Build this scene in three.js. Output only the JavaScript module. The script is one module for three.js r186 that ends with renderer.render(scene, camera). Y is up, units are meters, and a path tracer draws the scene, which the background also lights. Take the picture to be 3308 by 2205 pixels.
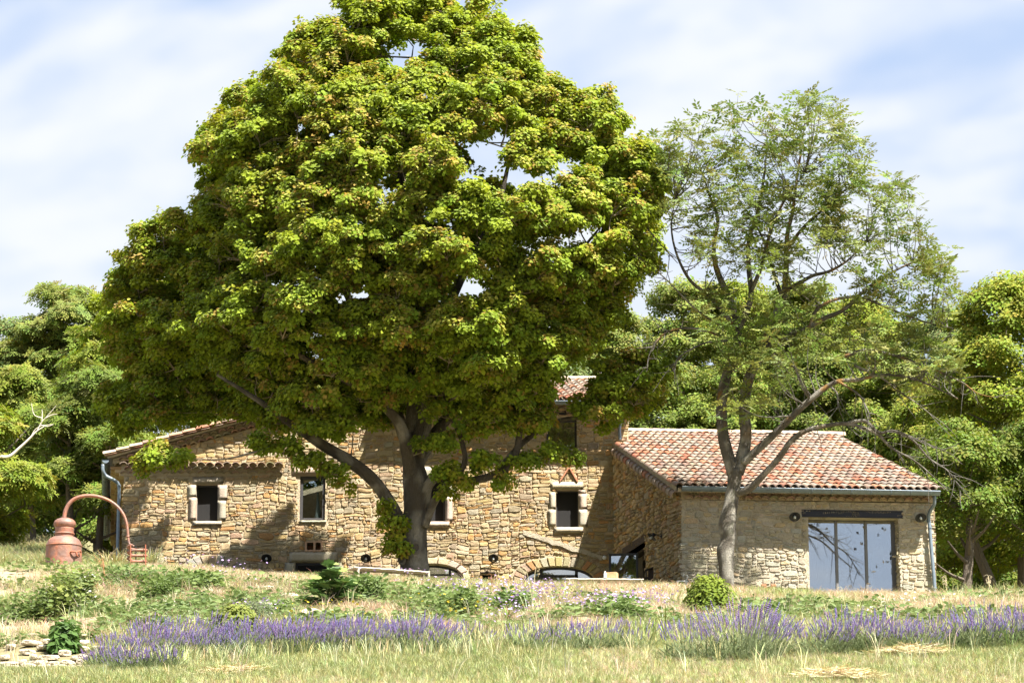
import * as THREE from 'three';

// ───────── camera ─────────
const F = 9500, HZ = 3350, CX = 1654, CY = 1102.5;          // focal length and eye level, in pixels of a 3308 x 2205 picture
const EYE = 1.6, PITCH = Math.atan((HZ - CY) / F), CP = Math.cos(PITCH), SP = Math.sin(PITCH);
const scene = new THREE.Scene();
const camera = new THREE.PerspectiveCamera(THREE.MathUtils.radToDeg(2 * Math.atan(CY / F)), 3308 / 2205, 0.5, 2000);
camera.position.set(0, EYE, 0);
camera.rotation.x = PITCH;

const renderer = new THREE.WebGLRenderer({ antialias: true });
renderer.setSize(1024, 682);
renderer.toneMapping = THREE.LinearToneMapping;
renderer.toneMappingExposure = 5.7;
renderer.shadowMap.enabled = true;
renderer.shadowMap.type = THREE.PCFSoftShadowMap;

// ───────── sun ─────────
const SUN = new THREE.Vector3(0.95, 2.2, 1.0).normalize();
const sun = new THREE.DirectionalLight(new THREE.Color().setRGB(1, 0.95, 0.87), 3.3);
sun.name = 'sun';
sun.position.copy(SUN).multiplyScalar(90).add(new THREE.Vector3(0, 12, -70));
sun.target.position.set(0, 12, -70);
sun.castShadow = true;
sun.shadow.mapSize.set(4096, 4096);
Object.assign(sun.shadow.camera, { left: -32, right: 32, top: 32, bottom: -32, near: 10, far: 220 });
scene.add(sun, sun.target);

// ───────── random numbers and noise ─────────
function rngOf(seed) {
  let a = seed >>> 0;
  return () => { a = (a + 0x6d2b79f5) | 0; let t = Math.imul(a ^ (a >>> 15), 1 | a); t = (t + Math.imul(t ^ (t >>> 7), 61 | t)) ^ t; return ((t ^ (t >>> 14)) >>> 0) / 4294967296; };
}
const hash = (x, y, z, s = 0) => { let h = Math.imul(x, 374761393) ^ Math.imul(y, 668265263) ^ Math.imul(z, 2147483647 - 1274126177) ^ Math.imul(s + 1, 974634777); h = Math.imul(h ^ (h >>> 13), 1274126177); return ((h ^ (h >>> 16)) >>> 0) / 4294967296; };
const fade = (t) => t * t * (3 - 2 * t);
function vnoise(x, y, z, s = 0) {
  const ix = Math.floor(x), iy = Math.floor(y), iz = Math.floor(z), fx = fade(x - ix), fy = fade(y - iy), fz = fade(z - iz);
  let r = 0;
  for (let k = 0; k < 8; k++) { const a = k & 1, b = (k >> 1) & 1, c = k >> 2; r += hash(ix + a, iy + b, iz + c, s) * (a ? fx : 1 - fx) * (b ? fy : 1 - fy) * (c ? fz : 1 - fz); }
  return r;
}
function fbm(x, y, z, o = 4, s = 0) { let a = 0.5, r = 0, n = 0; for (let i = 0; i < o; i++) { r += a * vnoise(x, y, z, s + i * 7); n += a; a *= 0.5; x *= 2.03; y *= 2.03; z *= 2.03; } return r / n; }
const lerp = (a, b, t) => a + (b - a) * t, clamp = (x, a = 0, b = 1) => Math.min(b, Math.max(a, x));
const sstep = (a, b, x) => { const t = clamp((x - a) / (b - a)); return t * t * (3 - 2 * t); };
const mix3 = (a, b, t) => [lerp(a[0], b[0], t), lerp(a[1], b[1], t), lerp(a[2], b[2], t)];
const V = (x, y, z) => new THREE.Vector3(x, y, z);
const pick = (list, r) => list[Math.min(list.length - 1, Math.floor(r * list.length))];

// ───────── sky: air and thin clouds, computed for every direction ─────────
const SKYGAIN = 1.10 / 5.7;
function skyTexture() {
  const Wd = 2560, Hd = 1280, data = new Float32Array(Wd * Hd * 4);
  for (let r = 0; r < Hd; r++) {
    const el = ((r + 0.5) / Hd - 0.5) * Math.PI, y = Math.sin(el), c = Math.cos(el), up = Math.max(0, y);
    const g = Math.pow(1 - up, 1.3);
    for (let q = 0; q < Wd; q++) {
      const az = ((q + 0.5) / Wd - 0.5) * 2 * Math.PI, x = Math.cos(az) * c, z = Math.sin(az) * c;
      let col = mix3([0.20, 0.37, 0.76], [0.68, 0.80, 0.97], g);
      const glow = Math.max(0, x * SUN.x + y * SUN.y + z * SUN.z) ** 6 * 0.5;
      col = [col[0] + glow, col[1] + glow * 0.95, col[2] + glow * 0.85];
      if (y > 0) {
        const k = 1 / (up + 0.16), u = x * k, v = z * k;
        // long thin bands of high cloud drawn out along one direction, with a ragged edge
        const wa = u * 0.80 + v * 0.60, wb = -u * 0.60 + v * 0.80;
        const warp = fbm(u * 1.1 + 7, v * 1.1, 3.1, 3, 5) - 0.5;
        const band = fbm(wa * 2.4 + warp * 2.2 + 11.3, wb * 3.6 + warp * 2.6 + 4.7, 0.5, 6, 11);
        const fine = fbm(wa * 9 + warp * 5, wb * 17 + warp * 6, 2.2, 5, 23);
        const cover = sstep(0.385, 0.64, band * 0.68 + fine * 0.32 + 0.03);
        const a = cover * (0.55 + 0.45 * sstep(0.3, 0.7, fine)) * 0.9 * sstep(0.0, 0.12, y);
        col = mix3(col, [0.90 + glow, 0.925 + glow, 0.96 + glow], a);
      } else col = mix3(col, [0.30, 0.31, 0.24], sstep(0, 0.15, -y));
      const o = (r * Wd + q) * 4;
      data[o] = col[0] * SKYGAIN; data[o + 1] = col[1] * SKYGAIN; data[o + 2] = col[2] * SKYGAIN; data[o + 3] = 1;
    }
  }
  const t = new THREE.DataTexture(data, Wd, Hd, THREE.RGBAFormat, THREE.FloatType);
  t.mapping = THREE.EquirectangularReflectionMapping; t.magFilter = t.minFilter = THREE.LinearFilter; t.needsUpdate = true;
  return t;
}
scene.background = scene.environment = skyTexture();

// ───────── from the picture to the place: the point at distance d (metres away from the camera along -z) in the direction of a pixel ─────────
function ray(px, py) { const dx = (px - CX) / F, dy = (CY - py) / F; return V(dx, dy * CP + SP, dy * SP - CP); }
function at(px, py, d) { const r = ray(px, py); return r.multiplyScalar(-d / r.z).add(V(0, EYE, 0)); }
function hit(px, py, p0, n) { const r = ray(px, py), e = V(0, EYE, 0); return r.multiplyScalar(p0.clone().sub(e).dot(n) / r.dot(n)).add(e); }
function pixelX(x, y, d) { return CX + (x / (d * CP + (y - EYE) * SP)) * F; }

// ───────── objects ─────────
const counts = new Map();
function numbered(name) { const n = counts.get(name) ?? 0; counts.set(name, n + 1); return n ? `${name}_${String(n).padStart(3, '0')}` : name; }
function tag(o, label, category, group, kind) {
  if (label) o.userData.label = label;
  if (category) o.userData.category = category;
  if (group) o.userData.group = group;
  if (kind) o.userData.kind = kind;
  return o;
}
function thing(name, label, category, pos, group) {
  const o = new THREE.Group(); o.name = numbered(name); scene.add(o);
  if (pos) o.position.copy(pos);
  return tag(o, label, category, group);
}
function part(name, geo, mat, parent, label) {
  const m = new THREE.Mesh(geo, mat); m.name = name; m.castShadow = m.receiveShadow = true;
  (parent ?? scene).add(m);
  if (label) m.userData.label = label;
  return m;
}
function stuff(o) { o.userData.kind = 'stuff'; return o; }
function copies(name, geo, mat, list, parent) {           // list: [Matrix4, [r, g, b]]
  const m = new THREE.InstancedMesh(geo, mat, list.length); m.name = name; m.castShadow = m.receiveShadow = true;
  const c = new THREE.Color();
  list.forEach(([mx, col], i) => { m.setMatrixAt(i, mx); if (col) m.setColorAt(i, c.setRGB(...col)); });
  (parent ?? scene).add(m);
  return m;
}
const _q = new THREE.Quaternion(), _e = new THREE.Euler();
function mat4(p, rx, ry, rz, sx, sy = sx, sz = sx) { return new THREE.Matrix4().compose(p, _q.setFromEuler(_e.set(rx, ry, rz, 'YXZ')), V(sx, sy, sz)).clone(); }
const UPV = V(0, 1, 0);
function aligned(p, up, spin, s) {                         // local y along up, turned about it by spin
  const q = new THREE.Quaternion().setFromUnitVectors(UPV, up).multiply(new THREE.Quaternion().setFromAxisAngle(UPV, spin));
  return new THREE.Matrix4().compose(p, q, V(s, s, s));
}

// ───────── mesh builder ─────────
class GB {
  constructor() { this.p = []; this.u = []; this.c = []; this.i = []; this.col = [1, 1, 1]; }
  get n() { return this.p.length / 3; }
  v(x, y, z, u = 0, w = 0, c = this.col) { this.p.push(x, y, z); this.u.push(u, w); this.c.push(c[0], c[1], c[2]); return this.n - 1; }
  t(a, b, c) { this.i.push(a, b, c); }
  q(a, b, c, d) { this.i.push(a, b, c, a, c, d); }
  quad(A, B, C, D, s = 1) {                                 // four points, counterclockwise from outside; uv in metres
    const w = A.distanceTo(B) * s, h = A.distanceTo(D) * s, o = hash(Math.round(A.x * 91), Math.round(A.y * 77), Math.round(A.z * 53)) * 3;
    this.q(this.v(A.x, A.y, A.z, o, o), this.v(B.x, B.y, B.z, o + w, o), this.v(C.x, C.y, C.z, o + w, o + h), this.v(D.x, D.y, D.z, o, o + h));
  }
  box(x0, x1, y0, y1, z0, z1, bevel = 0) {
    const P = (x, y, z) => V(x, y, z), b = Math.min(bevel, (x1 - x0) / 3, (y1 - y0) / 3, (z1 - z0) / 3);
    if (!b) {
      this.quad(P(x0, y0, z1), P(x1, y0, z1), P(x1, y1, z1), P(x0, y1, z1)); this.quad(P(x1, y0, z0), P(x0, y0, z0), P(x0, y1, z0), P(x1, y1, z0));
      this.quad(P(x1, y0, z1), P(x1, y0, z0), P(x1, y1, z0), P(x1, y1, z1)); this.quad(P(x0, y0, z0), P(x0, y0, z1), P(x0, y1, z1), P(x0, y1, z0));
      this.quad(P(x0, y1, z1), P(x1, y1, z1), P(x1, y1, z0), P(x0, y1, z0)); this.quad(P(x0, y0, z0), P(x1, y0, z0), P(x1, y0, z1), P(x0, y0, z1));
      return this;
    }
    const X = [x0, x1], Y = [y0, y1], Z = [z0, z1], id = (a, bb, c) => a + bb * 2 + c * 4, pt = [];
    for (let c = 0; c < 2; c++) for (let bb = 0; bb < 2; bb++) for (let a = 0; a < 2; a++) {
      const sx = a ? -b : b, sy = bb ? -b : b, sz = c ? -b : b;
      pt[id(a, bb, c)] = [P(X[a], Y[bb] + sy, Z[c] + sz), P(X[a] + sx, Y[bb], Z[c] + sz), P(X[a] + sx, Y[bb] + sy, Z[c])];
    }
    const f = (k, ...ids) => this.quad(...ids.map((i) => pt[i][k]));
    f(2, id(0, 0, 1), id(1, 0, 1), id(1, 1, 1), id(0, 1, 1)); f(2, id(1, 0, 0), id(0, 0, 0), id(0, 1, 0), id(1, 1, 0));
    f(0, id(1, 0, 1), id(1, 0, 0), id(1, 1, 0), id(1, 1, 1)); f(0, id(0, 0, 0), id(0, 0, 1), id(0, 1, 1), id(0, 1, 0));
    f(1, id(0, 1, 1), id(1, 1, 1), id(1, 1, 0), id(0, 1, 0)); f(1, id(0, 0, 0), id(1, 0, 0), id(1, 0, 1), id(0, 0, 1));
    const e = (a, ka, bI, kb) => this.quad(pt[a][ka], pt[bI][ka], pt[bI][kb], pt[a][kb]);
    e(id(0, 1, 1), 2, id(1, 1, 1), 1); e(id(1, 0, 1), 2, id(0, 0, 1), 1); e(id(1, 1, 0), 2, id(0, 1, 0), 1); e(id(0, 0, 0), 2, id(1, 0, 0), 1);
    e(id(1, 0, 1), 0, id(1, 1, 1), 2); e(id(0, 1, 1), 0, id(0, 0, 1), 2); e(id(1, 1, 0), 0, id(1, 0, 0), 2); e(id(0, 0, 0), 0, id(0, 1, 0), 2);
    e(id(1, 1, 1), 0, id(1, 1, 0), 1); e(id(0, 1, 0), 0, id(0, 1, 1), 1); e(id(1, 0, 0), 0, id(1, 0, 1), 1); e(id(0, 0, 1), 0, id(0, 0, 0), 1);
    for (let k = 0; k < 8; k++) { const [A, B, C] = pt[k], odd = (k & 1) ^ ((k >> 1) & 1) ^ (k >> 2); const a = this.v(...A, 0, 0), b2 = this.v(...B, b, 0), c2 = this.v(...C, 0, b); odd ? this.t(a, b2, c2) : this.t(a, c2, b2); }
    return this;
  }
  tube(pts, radii, seg = 8, { cap = true, wob = 0, fr = 3, seed = 1, sub = 0 } = {}) {
    let P = pts, R = radii;
    if (sub) {
      const cr = new THREE.CatmullRomCurve3(pts, false, 'centripetal'), n = Math.max(2, Math.ceil(cr.getLength() / sub));
      P = []; R = [];
      for (let k = 0; k <= n; k++) { const t = k / n, f = t * (radii.length - 1), i = Math.min(radii.length - 2, Math.floor(f)); P.push(cr.getPoint(t)); R.push(lerp(radii[i], radii[i + 1] ?? radii[i], f - i)); }
    }
    let nx = V(1, 0, 0), L = 0, prev = -1;
    for (let k = 0; k < P.length; k++) {
      const d = P[Math.min(k + 1, P.length - 1)].clone().sub(P[Math.max(k - 1, 0)]).normalize();
      if (!k) nx = Math.abs(d.y) < 0.9 ? V(0, 1, 0).cross(d).normalize() : V(1, 0, 0).cross(d).normalize();
      nx.addScaledVector(d, -nx.dot(d)).normalize();
      const ny = d.clone().cross(nx);
      if (k) L += P[k].distanceTo(P[k - 1]);
      const base = this.n;
      for (let s = 0; s <= seg; s++) {
        const a = (s / seg) * Math.PI * 2, ca = Math.cos(a), sa = Math.sin(a);
        let r = R[k];
        if (wob) r *= 1 + wob * (fbm(ca * 1.3 + seed * 9, sa * 1.3 + L * fr * 0.35, L * fr, 3, seed) - 0.5) * 2;
        const q = P[k];
        this.v(q.x + (nx.x * ca + ny.x * sa) * r, q.y + (nx.y * ca + ny.y * sa) * r, q.z + (nx.z * ca + ny.z * sa) * r, (s / seg) * Math.max(1, Math.round(R[0] * 6.28 / 0.4)) * 0.4, L);
      }
      if (k) for (let s = 0; s < seg; s++) this.q(prev + s, prev + s + 1, base + s + 1, base + s);
      prev = base;
    }
    if (cap) for (const [k, flip] of [[0, 1], [P.length - 1, 0]]) {
      const q = P[k], b = k ? prev : prev - (P.length - 1) * (seg + 1), c = this.v(q.x, q.y, q.z);
      for (let s = 0; s < seg; s++) flip ? this.t(c, b + s + 1, b + s) : this.t(c, b + s, b + s + 1);
    }
    return this;
  }
  lathe(pts, seg = 24, cx = 0, cy = 0, cz = 0) {
    const b = this.n; let L = 0;
    pts.forEach(([r, y], k) => { if (k) L += Math.hypot(r - pts[k - 1][0], y - pts[k - 1][1]); for (let s = 0; s <= seg; s++) { const a = (s / seg) * Math.PI * 2; this.v(cx + r * Math.cos(a), cy + y, cz - r * Math.sin(a), (s / seg) * 2, L); } });
    for (let k = 1; k < pts.length; k++) for (let s = 0; s < seg; s++) { const a = b + (k - 1) * (seg + 1) + s, c = b + k * (seg + 1) + s; this.q(a, a + 1, c + 1, c); }
    return this;
  }
  add(g, m) {                                               // another builder's triangles, moved by m
    const b = this.n, w = V(0, 0, 0);
    for (let k = 0; k < g.n; k++) { w.set(g.p[k * 3], g.p[k * 3 + 1], g.p[k * 3 + 2]); if (m) w.applyMatrix4(m); this.v(w.x, w.y, w.z, g.u[k * 2], g.u[k * 2 + 1], [g.c[k * 3], g.c[k * 3 + 1], g.c[k * 3 + 2]]); }
    for (const k of g.i) this.i.push(b + k);
    return this;
  }
  build(normals = true) {
    const g = new THREE.BufferGeometry();
    g.setAttribute('position', new THREE.Float32BufferAttribute(this.p, 3));
    g.setAttribute('uv', new THREE.Float32BufferAttribute(this.u, 2));
    g.setAttribute('color', new THREE.Float32BufferAttribute(this.c, 3));
    g.setIndex(this.i);
    if (normals) g.computeVertexNormals();
    return g;
  }
}

// ───────── textures and materials ─────────
function tex(size, fn, srgb = false, aspect = 1) {
  const w = size, h = Math.round(size * aspect), d = new Uint8Array(w * h * 4);
  for (let y = 0; y < h; y++) for (let x = 0; x < w; x++) { const c = fn(x / w, y / h), o = (y * w + x) * 4; for (let k = 0; k < 3; k++) d[o + k] = clamp(Array.isArray(c) ? c[k] : c) * 255; d[o + 3] = 255; }
  const t = new THREE.DataTexture(d, w, h); t.wrapS = t.wrapT = THREE.RepeatWrapping; t.magFilter = THREE.LinearFilter; t.minFilter = THREE.LinearFilter;
  if (srgb) t.colorSpace = THREE.SRGBColorSpace;
  t.needsUpdate = true; return t;
}
// noise that repeats with the texture: points on two circles
function tnoise(u, v, f, o, s) { const k = f / 6.2832, a = u * 6.2832, b = v * 6.2832; return fbm(Math.cos(a) * k + Math.sin(b) * k * 0.7 + 31, Math.sin(a) * k + 17, Math.cos(b) * k + Math.sin(b) * k * 0.7 + 5, o, s); }
const rep = (t, s) => { const c = t.clone(); c.repeat.set(s, s); c.needsUpdate = true; return c; };
const roughTex = tex(256, (u, v) => tnoise(u, v, 14, 5, 3) * 0.75 + tnoise(u, v, 60, 2, 9) * 0.25);
const stoneTone = tex(256, (u, v) => { const n = tnoise(u, v, 10, 5, 21), m = tnoise(u, v, 40, 3, 33); const k = 0.72 + 0.34 * n + 0.22 * (m - 0.5); return [k, k * (0.97 + 0.05 * m), k * (0.93 + 0.1 * n)]; });
const barkTex = tex(256, (u, v) => { const w = tnoise(u, v, 6, 3, 4) - 0.5; const r = fbm(Math.cos((u + w * 0.08) * 6.2832) * 6, Math.sin((u + w * 0.08) * 6.2832) * 6, Math.sin(v * 6.2832) * 0.9 + Math.cos(v * 6.2832) * 0.9 + 3, 4, 8); return Math.abs(r - 0.5) * 2.6; }, false, 2);
const std = (o) => new THREE.MeshStandardMaterial(o), rgb = (r, g, b) => new THREE.Color().setRGB(r, g, b);
const M = {
  stone: std({ vertexColors: true, color: rgb(1.0, 1.0, 1.0), flatShading: true, roughness: 0.95, map: rep(stoneTone, 2.2), bumpMap: rep(roughTex, 5), bumpScale: 0.018 }),
  mortar: std({ color: rgb(0.52, 0.425, 0.29), roughness: 1, map: rep(stoneTone, 0.9), bumpMap: rep(roughTex, 3), bumpScale: 0.03 }),
  limeMortar: std({ color: rgb(0.50, 0.435, 0.325), roughness: 1, map: rep(stoneTone, 0.8), bumpMap: rep(roughTex, 3), bumpScale: 0.03 }),
  dressed: std({ vertexColors: true, color: rgb(0.43, 0.365, 0.275), roughness: 0.95, map: rep(stoneTone, 1.2), bumpMap: rep(roughTex, 4), bumpScale: 0.012 }),
  tile: std({ vertexColors: true, roughness: 0.92, map: rep(stoneTone, 3), bumpMap: rep(roughTex, 6), bumpScale: 0.006 }),
  zinc: std({ color: rgb(0.20, 0.25, 0.30), metalness: 0.3, roughness: 0.4, map: rep(stoneTone, 1.5) }),
  dark: std({ color: rgb(0.022, 0.022, 0.026), roughness: 0.5, metalness: 0.2 }),
  beam: std({ color: rgb(0.018, 0.018, 0.024), roughness: 0.45, metalness: 0.3 }),
  frame: std({ color: rgb(0.045, 0.043, 0.045), roughness: 0.55 }),
  woodDark: std({ color: rgb(0.05, 0.033, 0.022), roughness: 0.8, bumpMap: rep(barkTex, 3), bumpScale: 0.006 }),
  woodGrey: std({ color: rgb(0.46, 0.42, 0.34), roughness: 0.9, map: rep(stoneTone, 3), bumpMap: rep(barkTex, 3), bumpScale: 0.006 }),
  woodPale: std({ color: rgb(0.58, 0.37, 0.19), roughness: 0.75, map: rep(stoneTone, 3) }),
  glass: new THREE.MeshPhysicalMaterial({ color: rgb(0.75, 0.8, 0.8), transmission: 1, thickness: 0, roughness: 0.02, ior: 4.2 }),
  glassOld: new THREE.MeshPhysicalMaterial({ color: rgb(0.6, 0.65, 0.65), transmission: 1, thickness: 0, roughness: 0.03, ior: 1.55 }),
  clear: new THREE.MeshPhysicalMaterial({ color: rgb(0.92, 0.93, 0.92), transmission: 1, thickness: 0, roughness: 0.03, ior: 1.5 }),
  shade: std({ color: rgb(0.010, 0.0095, 0.0095), roughness: 0.9 }),
  room: std({ color: rgb(0.12, 0.11, 0.10), roughness: 1 }),
  white: std({ color: rgb(0.74, 0.74, 0.72), roughness: 0.6 }),
  copper: std({ vertexColors: true, color: rgb(0.30, 0.165, 0.125), metalness: 0.25, roughness: 0.6, map: rep(stoneTone, 1.1), bumpMap: rep(roughTex, 1.5), bumpScale: 0.01 }),
  rust: std({ color: rgb(0.33, 0.11, 0.06), roughness: 0.9, map: rep(stoneTone, 4) }),
  linenBark: std({ vertexColors: true, color: rgb(0.20, 0.175, 0.14), roughness: 1, map: rep(stoneTone, 2), bumpMap: rep(barkTex, 2.5), bumpScale: 0.05 }),
  ashBark: std({ vertexColors: true, color: rgb(0.25, 0.23, 0.195), roughness: 1, map: rep(stoneTone, 3), bumpMap: rep(barkTex, 3), bumpScale: 0.03 }),
  twig: std({ color: rgb(0.22, 0.18, 0.13), roughness: 1 }),
  farBark: std({ color: rgb(0.15, 0.12, 0.09), roughness: 1, bumpMap: rep(barkTex, 1.5), bumpScale: 0.04 }),
  terracotta: std({ color: rgb(0.44, 0.20, 0.11), roughness: 0.95, map: rep(stoneTone, 3) }),
};
const leafMat = (o = {}) => new THREE.MeshPhysicalMaterial({ color: 0xffffff, roughness: 0.85, transmission: 0.5, thickness: 0, ior: 1.4, specularIntensity: 0.35, side: THREE.DoubleSide, ...o });

// ───────── the hillside: heights at stations down the slope, read as rows of the picture ─────────
const COLS = [-900, -300, 0, 300, 600, 900, 1200, 1500, 1800, 2100, 2400, 2700, 3000, 3308, 3700, 4400];
const ROWS = [
  [[41], [2216]],
  [[46], [2150, 2150, 2150, 2148, 2132, 2122, 2116, 2108, 2104, 2098, 2092, 2086, 2080, 2074, 2070, 2070]],
  [[49.5], [2085, 2085, 2085, 2082, 2060, 2050, 2042, 2036, 2034, 2034, 2032, 2028, 2020, 2010, 2005, 2005]],
  [[56], [1962, 1962, 1962, 1956, 1950, 1955, 1960, 1966, 1974, 1982, 1988, 1988, 1978, 1970, 1968, 1968]],
  [[61, 61, 61, 61, 62, 63, 64, 65, 66, 66.5, 67.5, 68.2, 68.2, 68.2, 68.2, 68.2], [1826, 1826, 1826, 1820, 1830, 1862, 1876, 1892, 1905, 1910, 1924, 1942, 1954, 1946, 1938, 1938]],
];
const STA = ROWS.map(([ds, ys]) => COLS.map((px, i) => { const d = ds[i] ?? ds[0], p = at(px, ys[i] ?? ys[0], d); return [d, p.y]; }));
function ground(x, z) {
  const d = Math.max(0.01, -z);
  if (z > 0) return -0.12 * z;
  let px = pixelX(x, 9, Math.max(d, 30));
  px = clamp(px, COLS[0], COLS[COLS.length - 1] - 0.01);
  let i = 0; while (i < COLS.length - 2 && COLS[i + 1] <= px) i++;
  const t = fade((px - COLS[i]) / (COLS[i + 1] - COLS[i]));
  const S = STA.map((r) => [lerp(r[i][0], r[i + 1][0], t), lerp(r[i][1], r[i + 1][1], t)]);
  let h;
  if (d <= S[0][0]) h = lerp(0, S[0][1], d / S[0][0]);
  else if (d >= S[4][0]) {
    const L = 1 - sstep(150, 420, px), Rr = sstep(3000, 3120, px), e = d - S[4][0];
    const flat = S[4][1] - 0.02 * Math.min(e, 6) + 0.21 * Math.max(0, d - 79);
    const left = S[4][1] + 0.185 * Math.max(0, e - 2), right = S[4][1] + 0.02 * Math.min(e, 6) + 0.16 * Math.max(0, d - 74);
    h = lerp(lerp(flat, left, L), right, Rr);
    const far = S[4][1] + 16;
    if (h > far) h = far + (h - far) * 0.55;
  } else {
    let k = 0; while (k < 3 && d > S[k + 1][0]) k++;
    const [d0, h0] = S[k], [d1, h1] = S[k + 1], m = (a, b) => (S[b][1] - S[a][1]) / (S[b][0] - S[a][0]);
    const m0 = m(Math.max(0, k - 1), k + 1), m1 = k + 2 < 5 ? m(k, k + 2) : m(k, k + 1) * 0.4, u = (d - d0) / (d1 - d0), w = d1 - d0;
    h = (2 * u ** 3 - 3 * u * u + 1) * h0 + (u ** 3 - 2 * u * u + u) * w * m0 + (3 * u * u - 2 * u ** 3) * h1 + (u ** 3 - u * u) * w * m1;
  }
  const bank = sstep(46, 50, d) * (1 - sstep(55, 60, d));
  return h + (fbm(x * 0.7, 3, d * 0.7, 3, 41) - 0.5) * (0.10 + 0.45 * bank) * sstep(20, 40, d) * (1 - 0.7 * sstep(57, 62, d)) + (fbm(x * 3, 3, d * 3, 2, 43) - 0.5) * 0.10 * bank;
}
// where the line of sight through a pixel meets the hillside
function onGround(px, py) { let d = 36; for (; d < 110; d += 0.12) { const p = at(px, py, d); if (p.y <= ground(p.x, -d)) { p.y = ground(p.x, -d); return p; } } return at(px, py, 66); }
function crestD(x, d) { const px = clamp(pixelX(x, 9, Math.max(d, 30)), COLS[0], COLS[COLS.length - 1] - 0.01); let i = 0; while (i < COLS.length - 2 && COLS[i + 1] <= px) i++; return lerp(STA[4][i][0], STA[4][i + 1][0], (px - COLS[i]) / (COLS[i + 1] - COLS[i])); }
// how bare the bank is (0 grass, 1 bare earth)
function bare(x, d) {
  const b = sstep(48.5, 51, d) * (1 - sstep(62, 66, d));
  return b * sstep(0.50, 0.62, fbm(x * 0.55 + 3, 8, d * 0.55, 4, 61) + 0.02);
}
{
  const xs = [], ds = [];
  for (let x = -230; x < -16; x += 6) xs.push(x); for (let x = -16; x <= 16; x += 0.25) xs.push(x); for (let x = 18; x < 230; x += 6) xs.push(x);
  for (let d = -120; d < 36; d += 4) ds.push(d); for (let d = 36; d < 80; d += 0.25) ds.push(d); for (let d = 80; d < 120; d += 1.5) ds.push(d); for (let d = 120; d < 700; d += 14) ds.push(d);
  const g = new GB(), nx = xs.length;
  for (const d of ds) for (const x of xs) {
    const b = bare(x, d), n = fbm(x * 1.7, 1, d * 1.7, 4, 71), w = fbm(x * 0.3, 2, d * 0.3, 3, 73);
    let c = mix3([0.14, 0.13, 0.05], [0.27, 0.215, 0.115], n);
    c = mix3(c, [0.36, 0.27, 0.18], b * 0.9);
    c = mix3(c, [0.13, 0.15, 0.045], sstep(66, 69, d) * 0.6 * w);
    g.col = c; g.v(x, ground(x, -d), -d, x, d);
  }
  for (let k = 0; k < ds.length - 1; k++) for (let i = 0; i < nx - 1; i++) { const a = k * nx + i; g.q(a, a + 1, a + nx + 1, a + nx); }
  const m = part('ground', g.build(), std({ vertexColors: true, roughness: 1, map: rep(stoneTone, 0.7), bumpMap: rep(roughTex, 1.3), bumpScale: 0.05 }));
  tag(m, 'dry grassy hillside with bare earth patches rising to the farmhouse', null, null, 'structure');
}

// ───────── rubble masonry: a wall face is split into uneven stones, each a chipped block with its own outline ─────────
const STONE_TONES = [[0.47, 0.335, 0.165], [0.45, 0.34, 0.19], [0.50, 0.385, 0.225], [0.42, 0.33, 0.205], [0.50, 0.29, 0.115], [0.39, 0.335, 0.235], [0.52, 0.425, 0.28], [0.44, 0.30, 0.19], [0.48, 0.35, 0.165], [0.34, 0.27, 0.175], [0.46, 0.36, 0.21], [0.45, 0.345, 0.195]];
const LIME_TONES = [[0.48, 0.42, 0.31], [0.45, 0.40, 0.31], [0.51, 0.44, 0.33], [0.44, 0.375, 0.26], [0.42, 0.40, 0.33], [0.52, 0.41, 0.25], [0.40, 0.36, 0.28]];
function splitFace(x0, x1, y0, y1, R, size) {
  const out = [];
  (function cut(a, b, c, d) {
    const w = b - a, h = d - c, big = w * h, lim = size * (0.22 + 2.0 * Math.pow(R(), 2.2));
    if ((big < lim && w < 0.62 && h < 0.24) || (w < 0.13 && h < 0.07)) { out.push([a, b, c, d]); return; }
    const t = 0.5 + (R() - 0.5) * (w > 1.5 || h > 1.2 ? 0.4 : 0.55);
    if (w > h * (1.8 + 1.2 * R()) || h < 0.085) { const m = lerp(a, b, t); cut(a, m, c, d); cut(m, b, c, d); } else { const m = lerp(c, d, t); cut(a, b, c, m); cut(a, b, m, d); }
  })(x0, x1, y0, y1);
  return out;
}
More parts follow.
